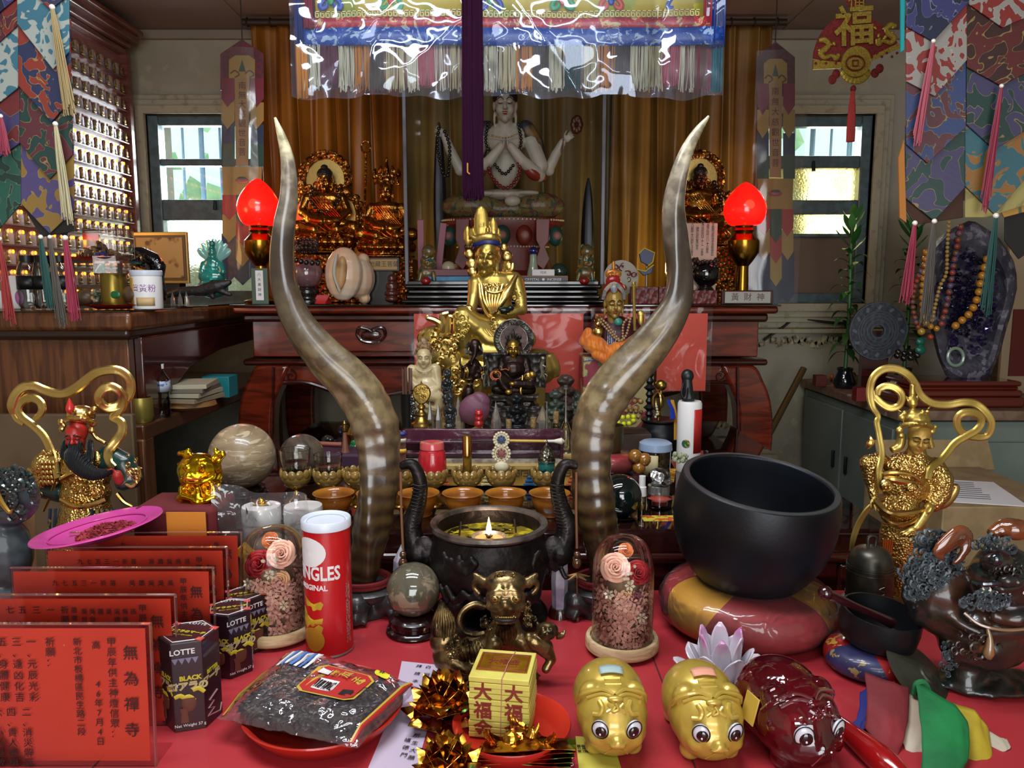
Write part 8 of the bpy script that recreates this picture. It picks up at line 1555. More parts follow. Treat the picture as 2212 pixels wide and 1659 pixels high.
m=M(); f.E(m,70,1540,-40,230,100,150); f.E(m,560,1540,-40,200,100,150); f.E(m,315,1570,0,330,80,150); rb=ob('patterned_legs',m,mat('multicolour_brocade_paint','3a4434',.45,c2='6a5a34',sc=26,lo=.45,hi=.5,dist=2,gold='8a7a44',c3='6a3438',sc3=18),t,rem=.004,sm=2)
def string(f,l,r,mt,lb,nm='bead_necklace'):m=M(); rope(m,[f.p(*a)for a in l],r*f.s); m.v=[p+f.o for p in m.v]; return tag(ob(nm,m,mt),lb,'beads')
rbd=mat('red_bead','6a1418',.3,coat=.4)
string(f,[(185,930,-60),(170,1060,-90),(210,1150,-110)],13,black,'left half of the thick black bead string round the white figure neck'); string(f,[(415,930,-60),(435,1060,-90),(405,1150,-110)],13,black,'right half of the thick black bead string round the white figure neck')
string(f,[(195,1160,-120),(200,1290,-130),(280,1390,-150),(350,1395,-150),(420,1290,-130),(410,1160,-120)],15,rbd,'long red bead string hanging to the lap of the white figure'); string(f,[(240,1230,-120),(310,1300,-130),(380,1230,-120)],13,black,'short dark bead necklace on the chest of the white figure'); string(f,[(210,1010,-100),(315,1030,-110),(410,1000,-100)],6,gold,'fine gold chain close to the white figure neck')
string(f,[(-180,960,-30),(-190,1100,-30),(-150,1290,-30),(-110,1300,-30),(-100,1100,-30),(-140,970,-30)],14,black,'bundle of black prayer beads held by the raised left hand'); m=M(); f.L(m,[(800,1010,0,10),(850,960,0,14)],8)
for i in range(8):a=i*pi/4; f.E(m,850+26*cos(a),930+40*sin(a),0,22,30,14)
f.E(m,860,880,0,20,18,14); f.TB(m,[(750,1040,-20,8),(740,1100,-20,8),(735,1140,-20,6)],6,3); ob('lotus_sprig',m,mat('dark_copper','4a2a1e',.4,m=.6),t)
f2=ZF_(2.96,560,620,3.687,850,440)
th=mat('red_throne_paint','5a1a12',.45,c2='6e2418',sc=20); thg=mat('green_throne_paint','1e4238',.4); thb=mat('blue_grey_paint','34444e',.4)
m=M(); k=f2.s; ca=f2.p(870,0,0).x+f2.o.x-f.o.x; Zt=lambda v:P(1106,440+v/3.687,2.96).z-f.o.z; fl=ZK-f.o.z
m.lathe([(0,fl),(500*k,fl),(480*k,fl+.03),(400*k,fl+.05),(350*k,Zt(370)),(360*k,Zt(330)),(420*k,Zt(230)),(480*k,Zt(170)),(480*k,Zt(120)),(0,Zt(118))],(ca,0,0),40,sq=.42,k=1); ob('throne',m,th,t,auto=30)
for i in range(7):
 a=R_(205+i*21.6); m=M(); x,y=ca+470*k*cos(a),200*k*sin(a); m.ell((x*.97,y,Zt(260)),(62*k,40*k,80*k)); o5=ob('lotus_petal',m,(thg,th,thb)[i%3],t); m=M(); m.ell((x,y-36*k,Zt(260)),(34*k,14*k,34*k)); ob('petal_flower',m,mat('faded_pink_paint','8a5a50',.5),o5)
for zz in(135,345):
 m=M()
 for i in range(40):a=R_(190+i*4.1); R=(485 if zz<200 else 365); m.ell((ca+R*k*cos(a),R*.42*k*sin(a),Zt(zz)),9*k,n=6,h=4)
 ob('pearl_row',m,mat('pearl_paint','c0a878',.4),t)
for x in(545,1185):
 m=M(); q=[(x-50,120),(x+60,120),(x+50,300),(x+20,340),(x+60,440),(x+10,530),(x-60,470),(x-20,350),(x-50,290)]; pl=[f2.p(a,b,-190)+f2.o-f.o for a,b in q]; m.prism([(p.x,p.z)for p in pl],.008,(0,pl[0].y,0)); ob('painted_drape',m,th,t,bev=.002)
 # things in front inside the cabinet
for u,lb in((922,'multicoloured crouching snow lion figurine at the left of the cabinet shelf'),(1264,'multicoloured crouching snow lion figurine at the right of the cabinet shelf')):
 F_=Fig(2.80,u,612); t=T('snow_lion',lb,'figurine',V((F_.o.x,2.8,ZK)),'snow lions in the glass cabinet'); m=M(); F_.o=V((F_.o.x,2.8,ZK))
 F_.E(m,u,590,0,22,16,14); F_.E(m,u+3,565,0,17,16,12); F_.E(m,u+4,543,-6,15,14,12); F_.L(m,[(u-12,590,-10,6),(u-16,606,-12,5)]); F_.L(m,[(u+14,590,-10,6),(u+16,606,-12,5)]); curls(F_,m,24,u+2,560,18,28,-14,6,.4); F_.E(m,u,606,0,26,5,16)
 ob('body',m,mat('lion_mixed_paint','4a4a30',.35,c2='7d5a20',sc=50,c3='1f5148',sc3=40,coat=.5),t,rem=.0026); m=M(); F_.E(m,u-2,612-5,-22,11,9,9); ob('red_ball',m,mat('red_gilt_ball','8a1814',.3,coat=.6),t)
 t.location=V((F_.o.x,2.8,ZK))
def bx_(name,Y,u0,u1,v0,v1,d,mt,lb,cat,z0=None,txt=None,tm=None,ts=.02,rz=0):
 a,b=P(u0,v0,Y),P(u1,v1,Y); z0=b.z if z0 is None else z0; t=T(name,lb,cat,V(((a.x+b.x)/2,Y+d/2,z0)),rz=rz); h=a.z-b.z; ob('body',M().box((0,0,h/2),(b.x-a.x,d,h)),mt,t,bev=min(.002,h*.1),smooth=False)
 if txt:text('lettering',txt,ts,tm,(0,-d/2-.0006,h/2),parent=t,ex=.0002)
 return t
bt=bx_('blue_box',2.78,924,1016,606,622,.05,mat('sky_blue_card','1f5f8c',.4,c2='2a86b0',sc=20),'flat sky blue incense box in the cabinet, lowest of two','box',ZK); bx_('red_box',2.78,925,1014,591,606,.05,mat('maroon_card','6a1c28',.4),'flat maroon incense box with a yellow panel lying on the blue box','box',ZK+.0265)
t=bx_('crystal_incense_box',2.78,1120,1226,607,624,.04,mat('black_card','1a1410',.4),'black and orange incense box reading crystal incense','box',ZK,'CRYSTAL  ●  INCENSE',wht,.013); a=P(1226,607,2.78); m=M().box((.0,-.0205,.001),(.176,.001,.0018)).box((.0,-.0205,.0265),(.176,.001,.0018)).box((-.0875,-.0205,.0138),(.0018,.001,.026)).box((.0875,-.0205,.0138),(.0018,.001,.026)); ob('orange_border',m,mat('orange_card','c97a24',.6),t,smooth=False)
bx_('white_card_box',2.775,1149,1198,593,607,.03,wht,'small white box with grey letters on the crystal incense box','box',ZK+.0275,'FDB',mat('grey_ink','4a4a55',.6),.012)
o=V((P(1152,606,2.82).x,2.84,ZK)); t=T('jade_bottle','pale jade bottle with a blue glass ball stopper in the cabinet','bottle',o); z1,z2=P(1152,550,2.84).z-ZK,P(1152,535,2.84).z-ZK; k=S(2.84)*14; ob('bottle',M().lathe([(0,0),(k,0),(k*1.05,z1*.2),(k*.6,z1*.7),(k*.5,z1),(0,z1)],n=28,k=3),mat('pale_jade','8f9c88',.2,coat=.6),t); ob('blue_ball',M().ell((0,0,z1+.014),.0155),mat('cobalt_glass','10206c',.05,coat=1),t)
sphere(2.84,969,580,16,ZK,mat('cream_ball','b8ae90',.25,coat=.5),'small cream ball on the cabinet shelf behind the incense boxes',black,.6); sphere(2.84,1208,586,18,ZK,mat('green_ball','26382e',.08,coat=1),'dark green glass ball behind the crystal incense box',black,.6)
for u0,u1,vt,rz_,lb in((901,917,474,0,'pink upright incense packet, left of the pair in the cabinet'),(935,951,480,.12,'leaning pink incense packet, right of the pair in the cabinet')):a=bx_('pink_packet',2.90,u0,u1,vt,612,.008,mat('dusty_pink_card','a06070',.5),lb,'packet',ZK); a.rotation_euler=(0,rz_,0)
for u,v0,v1,Y,lb in((1271,390,600,2.9,'tall dark closed umbrella-like silk finial inside the cabinet, right'),(948,270,560,3.1,'dark blue silk scarf hanging inside the cabinet, left')):
 k=S(Y); z0=ZK-P(u,v1,Y).z*0; a,b=P(u,v0,Y),P(u,v1,Y); m=M(); m.lathe([(11*k,b.z-a.z if v0<300 else ZK-a.z),(13*k,(b.z-a.z)*.6),(9*k,(b.z-a.z)*.2),(3*k,0),(0,.01)],n=18,k=3,wob=lambda q,z:1+.14*sin(5*q)); tag(ob('silk_roll',m,mat('midnight_silk','141822',.4),loc=a),lb,'silk')
 # altar surface, left of the cabinet
o=V((P(742,650,2.66).x,2.68,ZA)); f=Fig(2.66,742,650); f.o=o; t=T('helmet_shell','large peach and cream helmet shell standing on its lip beside the beaded sphere','shell',o)
m=M(); f.E(m,742,592,0,41,58,26,-4); f.E(m,775,600,40,36,46,40);
for a in range(7):f.L(m,[(770+rnd(0,20),560+a*14,40,14),(792+rnd(-4,4),556+a*15,40,3)],7)
ob('shell',m,mat('peach_shell','d0a888',.3,c2='c8b49c',sc=9,coat=.4),t,rem=.004,sm=3); m=M(); f.E(m,736,590,-27,13,36,8,-8); ob('aperture',m,mat('tan_aperture','8f6634',.4,c2='b58a58',sc=20),t); m=M(); f.TB(m,[(728,548,-30,3),(722,590,-33,4),(734,630,-30,3)],6,4); ob('toothed_lip',m,wh,t)
t=sphere(2.66,663,590,33,ZA,mat('rose_quartz','6a4a4c',.12,c2='7d5c5a',sc=16,coat=1),'dull rose quartz sphere on a black stand wrapped with black beads',black,.8)
f=Fig(2.64,663,560); string(f,[(640,562,-28),(655,566,-34),(675,568,-34),(697,568,-26)],6,black,'string of black beads across the front of the rose quartz sphere','prayer_beads')
m=M()
for i in range(4):rope(m,[P(663+22*cos(a+i),540-i*6+5*sin(a+i),2.66+.03*sin(a))for a in[j*.7 for j in range(9)]],.007,k=8)
tag(ob('prayer_beads',m,mat('brown_seed_bead','2c1a12',.4)),'coil of dark brown prayer beads heaped on the rose quartz sphere','beads')
for i in range(6):a=bx_('red_envelope',2.63+i*.004,662,706,627+i*4,631+i*4+1,.05,mat('envelope_red','a81c1c',.5),('lowest','second from the bottom','third from the bottom','third from the top','second from the top','topmost')[i]+' red paper envelope beside the helmet shell','envelope',ZA+.001+i*.0045,rz=.1*i-.2); a['group']='red envelopes beside the shell'
t=bx_('gold_plaque',2.75,770,863,556,586,.02,mat('dark_frame','2c1a12',.4),'black framed gold plaque with Chinese characters behind the helmet shell','plaque',P(800,586,2.75).z); ob('gold_panel',M().box((0,-.011,.024),(.135,.002,.036)),mat('dull_gold_panel','9a7430',.4),t,smooth=False); text('lettering','中央地藏王菩薩',.021,ink,(0,-.0125,.024),parent=t); ob('easel',M().box((0,.01,(ZA-t.location.z)/2),(.10,.02,t.location.z-ZA)),black,t)
t=bx_('framed_tablet',2.63,541,580,570,648,.008,mat('grey_green_mount','4a5a4a',.5),'small standing grey-green tablet with a white name strip at the left end of the altar','plaque',ZA); ob('white_strip',M().box((0,-.005,.064),(.026,.001,.10)),wht,t,smooth=False)
for i,c in enumerate('八大黃財神'):text('lettering',c,.012,ink,(0,-.006,.10-i*.017),parent=t,ex=.0001)
f=Fig(2.70,846,645); t=T('wooden_figurine','small dark red wooden seated figurine beside the cabinet plinth','figurine',V((f.o.x,2.7,ZA))); f.o=V((f.o.x,2.7,ZA)); m=M(); f.E(m,846,602,0,9,10,8); f.E(m,846,620,0,13,12,10); f.E(m,846,634,0,16,8,12); f.E(m,846,646,0,15,8,12); ob('body',m,mat('red_brown_wood','4a1c12',.3,coat=.5),t,rem=.002)
t=T('white_round_fan','round white plate with red brush writing behind the red-hatted master','plate',V((P(1341,600,2.80).x,2.80,P(1341,600,2.80).z))); k=S(2.8)*37; ob('disc',M().lathe([(0,0),(k,0),(k,.006),(0,.008)],(0,0,0),36,rx),mat('aged_white','a8a090',.5),t); ob('stand',M().box((0,.01,(ZA-t.location.z)/2-k*.4),(.03,.01,-(ZA-t.location.z)-k*.8)),black,t); m=M(); f=Fig(2.79,1341,600); f.s=S(2.79)
for u,v in((1345,575),(1355,590),(1360,605),(1330,580),(1368,590),(1350,620)):curls(f,m,2,u,v,5,5,-8,7,.16)
m.v=[p+f.o-t.location for p in m.v]; ob('red_writing',m,mat('red_brush_ink','6a1a20',.6),t)
t=bx_('scripture_card',2.72,1481,1548,482,560,.003,mat('pink_cream_card','c0a090',.6),'cream card of written Chinese lines standing by the right red lamp','card',ZA)
for i,s_ in enumerate(('金剛經是般若','佛說八大覺','佛說四十二章','佛說無常','大願大師法寶')):text('lettering','\n'.join(s_),.010,ink,(.040-i*.018,-.003,.10),parent=t,ex=.0001,lh=.9)
t.scale=(1,1,(P(1481,482,2.72).z-ZA)/(P(1481,482,2.72).z-P(1481,560,2.72).z))
t=bx_('name_plaque',2.64,1560,1670,622,652,.015,rosed,'red-brown framed white plaque reading 黃財神 at the right end of the altar','plaque',ZA); ob('white_panel',M().box((0,-.009,.0235),(.155,.002,.038)),mat('dim_white_panel','9a968c',.5),t,smooth=False); text('lettering','黃  財  神',.028,mat('brown_ink','5a3a24',.5),(0,-.0105,.023),parent=t)
sphere(2.70,1524,592,30,ZA,mat('black_obsidian','08090b',.05,coat=1),'glossy black sphere topped with dark beads, right of the right horn on the altar',black,.7); m=M()
for i in range(4):rope(m,[P(1524+26*cos(a+i),562+i*5-4*sin(a),2.70+.035*sin(a))for a in[j*.7 for j in range(9)]],.0075,k=8)
tag(ob('prayer_beads',m,mat('brown_seed_bead')if 0 else MC['brown_seed_bead']),'coil of dark beads on the glossy black sphere at the right','beads')
for i,u in enumerate((1364,1392,1424,1452,1490,1519)):t=bx_('seal_block',2.66,u,u+30,612+(i>3)*8,650,.04,mat('carved_red_wood','4a1414',.4,c2='6a2018',sc=60,bump=('voronoi',60,.8,.005)),('first','second','third','fourth','fifth','sixth')[i]+' carved dark red block from the left in the row behind the right horn','block',ZA+(.0 if i>3 else 0)); t['group']='carved red blocks'
f=Fig(2.70,1398,580); t=T('blue_sachet','deep blue silk sachet edged in yellow leaning right of the cabinet','sachet',f.o); m=M(); f.PR(m,[(1380,548),(1392,536),(1414,546),(1410,566),(1400,574),(1384,566)],5); f.PR(m,[(1376,582),(1394,586),(1412,572),(1408,590),(1390,596)],5); ob('silk',m,mat('blue_sachet_silk','142450',.4),t,bev=.002); m=M(); f.TB(m,[(1380,548,-4,1.5),(1392,536,-4,1.5),(1414,546,-4,1.5),(1410,566,-4,1.5),(1400,574,-4,1.5)],6,1); f.TB(m,[(1376,582,-4,1.5),(1394,586,-4,1.5),(1412,572,-4,1.5)],6,1); ob('yellow_piping',m,MC['yellow_print'],t); ob('hook_stand',M().tube([(0,.01,.02),(0,.01,ZA-f.o.z)],.003,6),black,t)
# red hatted master with orange scarf, on a brocade-wrapped box
ox=P(1330,850,2.42); t=T('brocade_box','box wrapped in pink and green floral brocade under the red-hatted master','box',V((ox.x,2.44,ZM))); hb=P(1330,770,2.38).z-ZM; ob('box',M().box((0,0,hb/2),(.22,.16,hb)),cloth('floral_brocade','a89a68','8a3440',10,'5a7a44'),t,bev=.006); ob('blue_piping',M().tube([(-.11,-.082,hb-.01),(-.03,-.084,hb)],.0035,8),mat('blue_white_cord','3a4a7a',.5,c2='a8a8b0',sc=200),t)
f=ZF_(2.38,500,1200,3.687,1200,440); t=T('master_figure','gold-faced master figure in a tall red hat and maroon robes with an orange scarf','figurine',f.o)
m=M(); f.E(m,480,1050,0,170,160,110); f.L(m,[(330,970,20,60),(300,1080,-20,60)],10); f.L(m,[(610,960,20,60),(660,1080,-20,60)],10); f.E(m,480,1150,0,190,80,130); ob('maroon_robe',m,mat('maroon_silk','3c0e18',.5),t,rem=.003,sm=2)
h=Head(f.p(465,800,-60),235*f.s,2,0,4,.86); m=M(); h.build(m,ears=1.3,neck=.2); ob('face',m,mat('dull_gold_face','9a7c3c',.4,m=.3),t,rem=.0018,sm=1); m=M(); h.brows(m,.012,-.02); h.eyes(m,.012); ob('brows',m,ink,t); m=M(); h.lips(m); ob('lips',m,redlip,t)
m=M(); f.E(m,465,690,-20,90,80,80); f.E(m,460,620,0,60,60,40); ob('red_hat',m,mat('red_hat_paint','8a1c18',.35,coat=.4),t,rem=.003); m=M(); f.TB(m,[(380,760,-60,14),(400,690,-110,16),(465,640,-130,20),(530,690,-110,16),(550,760,-60,14)],8,4,.6); f.E(m,465,680,-130,26,34,14); ob('jewelled_band',m,mat('grey_blue_jewelled','6a7088',.4,c2='a89a80',sc=80),t)
m=M(); f.E(m,460,560,0,66,40,16); f.E(m,462,500,0,16,46,12); curls(f,m,14,460,560,56,36,-16,14,.4); ob('hat_crest',m,mat('orange_gilt_crest','a86a2c',.35,m=.5),t)
m=M(); hand(m,f.p(350,960,-130),(0,-.2,1),(.4,-1,0),130*f.s,.3); f.E(m,340,1020,-100,44,50,30); ob('gold_hand',m,gold,t,rem=.0018)
m=M(); f.TB(m,[(625,620,-60,16),(625,760,-60,13),(630,1010,-60,12)],8,3); curls(f,m,8,625,640,14,40,-70,14,.4); f.E(m,680,920,0,26,60,14); f.E(m,680,880,0,30,30,12); ob('gilt_staff',m,goldm,t)
m=M(); f.L(m,[(200,1110,0,20),(300,1120,-80,80),(420,1170,-120,50),(480,1150,-130,50),(560,1130,-120,46),(700,1060,-60,60),(760,1040,-30,24)],12,3); f.L(m,[(330,1200,-120,46),(400,1240,-120,52),(450,1170,-140,40)],12); f.L(m,[(260,1020,-60,36),(230,1100,-50,46)],10); ob('orange_scarf',m,mat('orange_scarf_satin','dc7a1c',.45,c2='cc661a',sc=14,bump=('wave',20,.4,.006,4),sheen=.3),t,rem=.003,sm=3)
m=M(); rope(m,[f.p(a,b,-140)for a,b in((330,890),(400,950),(470,1040),(530,1090),(540,960),(590,900))],11*f.s); rope(m,[f.p(a,b,-150)for a,b in((330,910),(420,1010),(500,1090),(560,1050),(600,900))],11*f.s); m.v=[p+f.o for p in m.v]; tag(ob('bead_necklace',m,mat('tan_wood_bead','a0805a',.5)),'tan wooden beads looped over the master figure chest','beads')
m=M(); f.E(m,500,940,-150,32,30,12); ob('turquoise_brooch',m,mat('turquoise_stone','2a7a6a',.3),t); m=M()
for i in range(5):f.TB(m,[(420+i*14,1010,-130,5),(415+i*16,1130,-140,6)],5,2)
ob('white_blue_strings',m,mat('blue_white_cord'),t)if 0 else ob('white_blue_strings',m,MC['blue_white_cord'],t)
# laminated red sheets leaning on the altar front
for i,(u0,u1,v1,lb)in enumerate(((884,1036,860,'laminated red notice in a clear sleeve, leftmost of the four against the altar front'),(1050,1268,850,'laminated red notice in a clear sleeve behind the bronze throne'),(1276,1400,850,'laminated red notice in a clear sleeve behind the red-hatted master'),(1412,1533,846,'laminated red notice, rightmost against the altar front'))):
 Y=2.575-.004*(i%2); a,b=P(u0,664,Y),P(u1,v1,Y); hh_=a.z-b.z; t=T('laminated_notice',lb,'notice',V(((a.x+b.x)/2,Y,b.z)),'laminated red notices'); W2=b.x-a.x; ob('red_sheet',M().box((0,0,hh_*.47),(W2-.03,.001,hh_*.92)),sheet,t,smooth=False); ob('clear_sleeve',M().grid(lambda x,z:((x-.5)*W2,-.006-.004*noise.noise(V((x*5,z*3,i))),z*hh_),14,10),clear('laminate','f8f8fa',.25,r=.08,bump=(9,.35,.8),haze=.01),t)
 for j in range(7):text('lettering','敬祈平安吉祥如意'[:6],.008,blk_i,(-W2*.3,-.0012,hh_*(.75-j*.09)),parent=t,ex=.0001)if i!=3 else None
 # left cabinet top
ZL=1.264
def cyl(name,part,Y,u,v0,v1,r,mt,lb,cat,z0=ZL,pr=None,g=None):
 k=S(Y); o=V((P(u,v1,Y).x,Y,z0)); h=P(u,v0,Y).z-z0; t=T(name,lb,cat,o,g); ob(part,M().lathe([(a*r*k,b*h)for a,b in(pr or[(0,0),(.96,0),(1,.03),(1,.97),(.96,1),(0,1)])],n=32),mt,t); return t,h,r*k
t,h,r=cyl('white_tub','tub',2.10,319,584,655,31,wht,'white plastic tub with yellow and purple Chinese label on the left cabinet','tub')
ob('lid',M().lathe([(r*1.03,h*.86),(r*1.05,h*.88),(r*1.05,h*.98),(r,h),(0,h)],n=32),MC['white_plastic_lid'],t); ob('yellow_label',M().grid(lambda x,z:(r*1.01*sin(-1.2+x*.7),-r*1.01*cos(-1.2+x*.7),h*(.1+.7*z)),6,1),mat('mustard_label','b08a3a',.5),t,solid=.0004); ctext('薑黃粉',.022,t,r,.2,h*.52,mat('violet_print','7a4a8c',.5)); ob('peach_label',M().grid(lambda x,z:(r*1.01*sin(-.3+x*1.2),-r*1.01*cos(-.3+x*1.2),h*(.08+.22*z)),6,1),mat('peach_label','b89a6a',.5),t,solid=.0004)
for u,lb in((66,'leftmost of the three'),(100,'middle one of the three'),(137,'rightmost of the three')):
 t,h,r=cyl('swirled_jar','glass',2.12,u,552,659,23,clr,'clear swirled jar with black lid and band, '+lb,'jar',g='clear swirled jars',pr=[(0,0),(.8,0),(1,.08),(.9,.2),(1,.3),(.96,.6),(.9,.75),(.6,.9)])
 ob('black_band',M().lathe([(r*1.0,h*.36),(r*1.0,h*.62)],n=28),mat('black_label','0f0f10',.4),t,solid=.0006); ob('black_lid',M().lathe([(r*.62,h*.87),(r*.66,h),(0,h)],n=20),MC['black_label'],t)
t=bx_('white_carton',2.10,-20,44,590,661,.06,wht,'white printed carton with a green and pink flower at the far left of the cabinet','box',ZL); ob('pink_flower',M().ell((.036,-.031,.03),(.012,.001,.02)),mat('orchid_print','a0608c',.5),t); ob('green_leaf',M().ell((-.005,-.031,.06),(.014,.001,.014)),mat('leaf_print','5c7a4a',.5),t)
k=S(2.12)
def dish(u,v,Y,w_,lb):o=V((P(u,v,Y).x,Y,P(u,v,Y).z if v<600 else ZL)); t=T('small_plate',lb,'plate',o); r=w_*S(Y); ob('plate',M().lathe([(0,0),(r*.6,0),(r*.95,.010),(r,.012),(r*.9,.008),(r*.5,.003),(0,.003)],n=36),redp,t); return t
dish(252,655,2.10,64,'red plastic plate holding two brown stones on the left cabinet')
st_=mat('river_stone','6a5034',.4,c2='4a3826',sc=20)
for u,v,a,b,lb in((184,642,22,17,'brown rounded river stone, left one on the lower red plate'),(289,636,28,19,'brown rounded river stone, right one on the lower red plate')):f=Fig(2.09,u,v); m=M(); f.E(m,u,v,0,a,b,a*.8); tag(ob('river_stone',m,st_,loc=f.o),lb,'stone')
t,h,r=cyl('gold_bucket','bucket',2.08,247,590,650,25,mat('dull_gilt','8a7430',.3,m=.8),'small dull gold bucket with a green leaf between the two stones','bucket'); ob('green_leaf',M().ell((r*.5,-r*.9,h*.4),(.016,.003,.010)),mat('enamel_leaf','1a5a34',.3),t); ob('clear_box',M().box((0,0,h+.02),(.07,.06,.05)),clear('acrylic'),t,smooth=False)
m=M(); random.seed(8)
for i in range(24):m.ell(P(212+rnd(-14,14),640+rnd(-12,12),2.08),rnd(.004,.007),n=7,h=5)
tag(ob('bead_heap',m,mat('mixed_beads','a89a7a',.3,c2='2a3a2a',sc=60,c3='b0742a',sc3=50)),'small heap of pale, green and amber beads in front of the gold bucket','beads',kind='stuff')
t=T('tiered_stand','black two-tier display stand on the left cabinet','stand',V((P(215,660,2.2).x,2.2,ZL))); zt_=P(215,568,2.2).z-ZL; ob('shelf',M().box((0,0,zt_),(.23,.16,.006)),blackglass,t); ob('shelf',M().box((0,0,.004),(.23,.16,.006)),blackglass,t)
for x in(-.11,.03,.11):ob('leg',M().box((x,.07,zt_/2),(.01,.01,zt_)),rosed,t)
dish(208,566,2.16,66,'red plastic plate of bead strings on the black display stand'); m=M(); random.seed(5)
for i in range(46):
 a=rnd(0,6.28); q=rnd(0,1); c=P(212+46*q*cos(a),552-30*(1-q)*rnd(.2,1),2.16+.04*q*sin(a)); m.ell(c,rnd(.006,.011),n=7,h=5)
tag(ob('bead_heap',m,mat('dark_bead_mix','3a2a20',.3,c2='7a6044',sc=30,c3='2a2a5a',sc3=20)),'heap of dark brown bead strings on the upper red plate','beads',kind='stuff')
t=T('clear_case','clear acrylic case around the bead heap on the display stand','case',P(230,560,2.18)); t.location.z=ZL+zt_+.004; ob('case',M().box((0,.02,.045),(.10,.09,.09)),clear('acrylic'),t,smooth=False,bev=.002)
t=bx_('picture_frame',2.55,283,412,501,612,.012,mat('gilt_frame','a88a4a',.35,m=.5),'gold framed picture of russet figures leaning on the left cabinet','picture',P(340,612,2.55).z); ob('inner_frame',M().box((0,-.008,.083),(.175,.004,.145)),mat('brown_slip','5a3a26',.5),t); ob('picture',M().box((0,-.0105,.083),(.160,.002,.130)),mat('tan_picture','a07a48',.5,c2='5a2c20',sc=16,lo=.56,hi=.62),t,smooth=False); ob('prop',M().box((0,.03,(ZL-t.location.z)/2),(.1,.04,t.location.z-ZL)),black,t); t.rotation_euler=(0,0,-.12)
f=Fig(2.45,460,640); f.o=V((f.o.x,2.45,ZL)); t=T('teal_glass_goddess','translucent teal glass seated goddess with a pale fan halo on the left cabinet','figurine',f.o); tg=mat('teal_glass','2a8c80',.12,tr=.4,coat=.6,c2='1c6a60',sc=12); m=M(); f.E(m,458,545,0,9,13,9); f.E(m,458,527,0,7,8,7); f.E(m,458,572,0,17,20,12); f.E(m,458,598,0,30,18,18); f.L(m,[(440,570,0,7),(436,590,-8,7)]); f.L(m,[(476,570,0,7),(482,588,-8,7)]); f.E(m,460,622,0,34,22,20); ob('body',m,tg,t,rem=.0035,sm=1); m=M()
for i in range(7):a=R_(20+i*23); f.TB(m,[(462,570,10,4),(462+26*cos(a),556-26*sin(a),12,9),(462+38*cos(a),552-36*sin(a),12,4)],8,3,.4,up=(0,1,0))
ob('fan_halo',m,mat('pale_teal_glass','8cc4b8',.15,tr=.5),t)
f=Fig(2.38,430,640); f.o=V((f.o.x,2.38,ZL)); m=M(); f.L(m,[(352,640,0,5),(390,630,0,10),(430,628,0,12),(470,618,0,14),(495,610,0,6)]); f.L(m,[(440,630,0,10),(460,610,0,6)]); f.L(m,[(470,625,0,8),(497,636,0,5)]); f.L(m,[(455,630,0,8),(460,641,0,6)]); f.L(m,[(400,633,0,6),(398,642,0,5)]); tag(ob('driftwood',m,mat('black_root','1c1816',.5,bump=('noise',80,.6,.005)),loc=f.o,rem=.003),'black twisted root carving in front of the teal goddess','carving')
f=Fig(2.3,310,565); m=M(); f.L(m,[(280,538,0,6),(305,545,0,12),(330,560,0,16),(345,575,0,14),(340,600,0,14),(345,640,0,16)]); f.L(m,[(265,560,0,10),(300,566,0,12),(330,575,0,14)]); tag(ob('black_stone_carving',m,mat('glossy_black_stone','0c0a0e',.12,coat=1,bump=('noise',40,.8,.01)),loc=f.o,rem=.004),'glossy black jagged stone carving left of the gold framed picture','carving')
for i,u in enumerate((372,388,402)):f=Fig(2.36,u,628); o=V((f.o.x,2.36,ZL)); tag(ob('quartz_point',M().lathe([(.008,0),(.007,.02),(.0001,.045)],n=6),cry,loc=o),('leftmost','middle','rightmost')[i]+' of three small pale points before the picture frame','crystal')
m=M().box((0,0,.022),(.1,.05,.034)); tag(ob('maroon_box',m,mat('maroon_leather','3a1018',.3,coat=.4),bev=.003,loc=V((P(176,625,2.16).x,2.2,ZL))),'small maroon studded box under the display stand','box')
ZS=.958
t,h,r=cyl('brass_cup','cup',2.06,308,858,908,24,mat('pale_brass','9c8a44',.35,m=.7),'pale brass handled cup on the lower shelf','cup',ZS,[(0,0),(.75,0),(1,.25),(.95,.8),(.9,1),(.84,1),(.85,.3),(0,.2)]); ob('handle_stick',M().tube([(0,0,h*.3),(-.004,0,h*1.75)],.004,8),MC['pale_brass'],t)
t,h,r=cyl('water_bottle','bottle',2.16,350,786,896,20,clr,'clear plastic water bottle with a white label on the lower shelf','bottle',ZS,[(0,0),(.9,0),(1,.05),(.9,.15),(1,.25),(.92,.4),(1,.5),(1,.7),(.45,.86),(.42,.92)]); ob('label',M().lathe([(r*1.01,h*.48),(r*1.01,h*.68)],n=28),mat('pale_label','a8b0bc',.5,c2='4a5a8c',sc=60,lo=.6,hi=.62),t,solid=.0005); ob('cap',M().lathe([(r*.46,h*.91),(r*.48,h),(0,h)],n=20),wht,t)
for i,(c,z_,lb)in enumerate((('8a7a60',.028,'lowest'),('a09880',.044,'second'),('6a6050',.058,'third'),('a8a088',.070,'topmost'))):o=V((P(412,860,2.3).x,2.3,ZS+z_-.002)); tag(ob('book',M().box((0,0,.006),(.13,.16,.013),Matrix.Rotation(i*.12-.2,3,'Z')),mat('book_'+c,c,.7),loc=o,bev=.001),lb+' worn cream book of the stack beside the water bottle','book','books on the lower shelf')
tag(ob('wooden_disc',M().lathe([(0,0),(.06,0),(.075,.01),(.07,.024),(0,.024)],n=36),mat('tan_wood','8a6236',.4),loc=V((P(412,870,2.3).x,2.3,ZS))),'round tan wooden dish under the stack of books','dish')
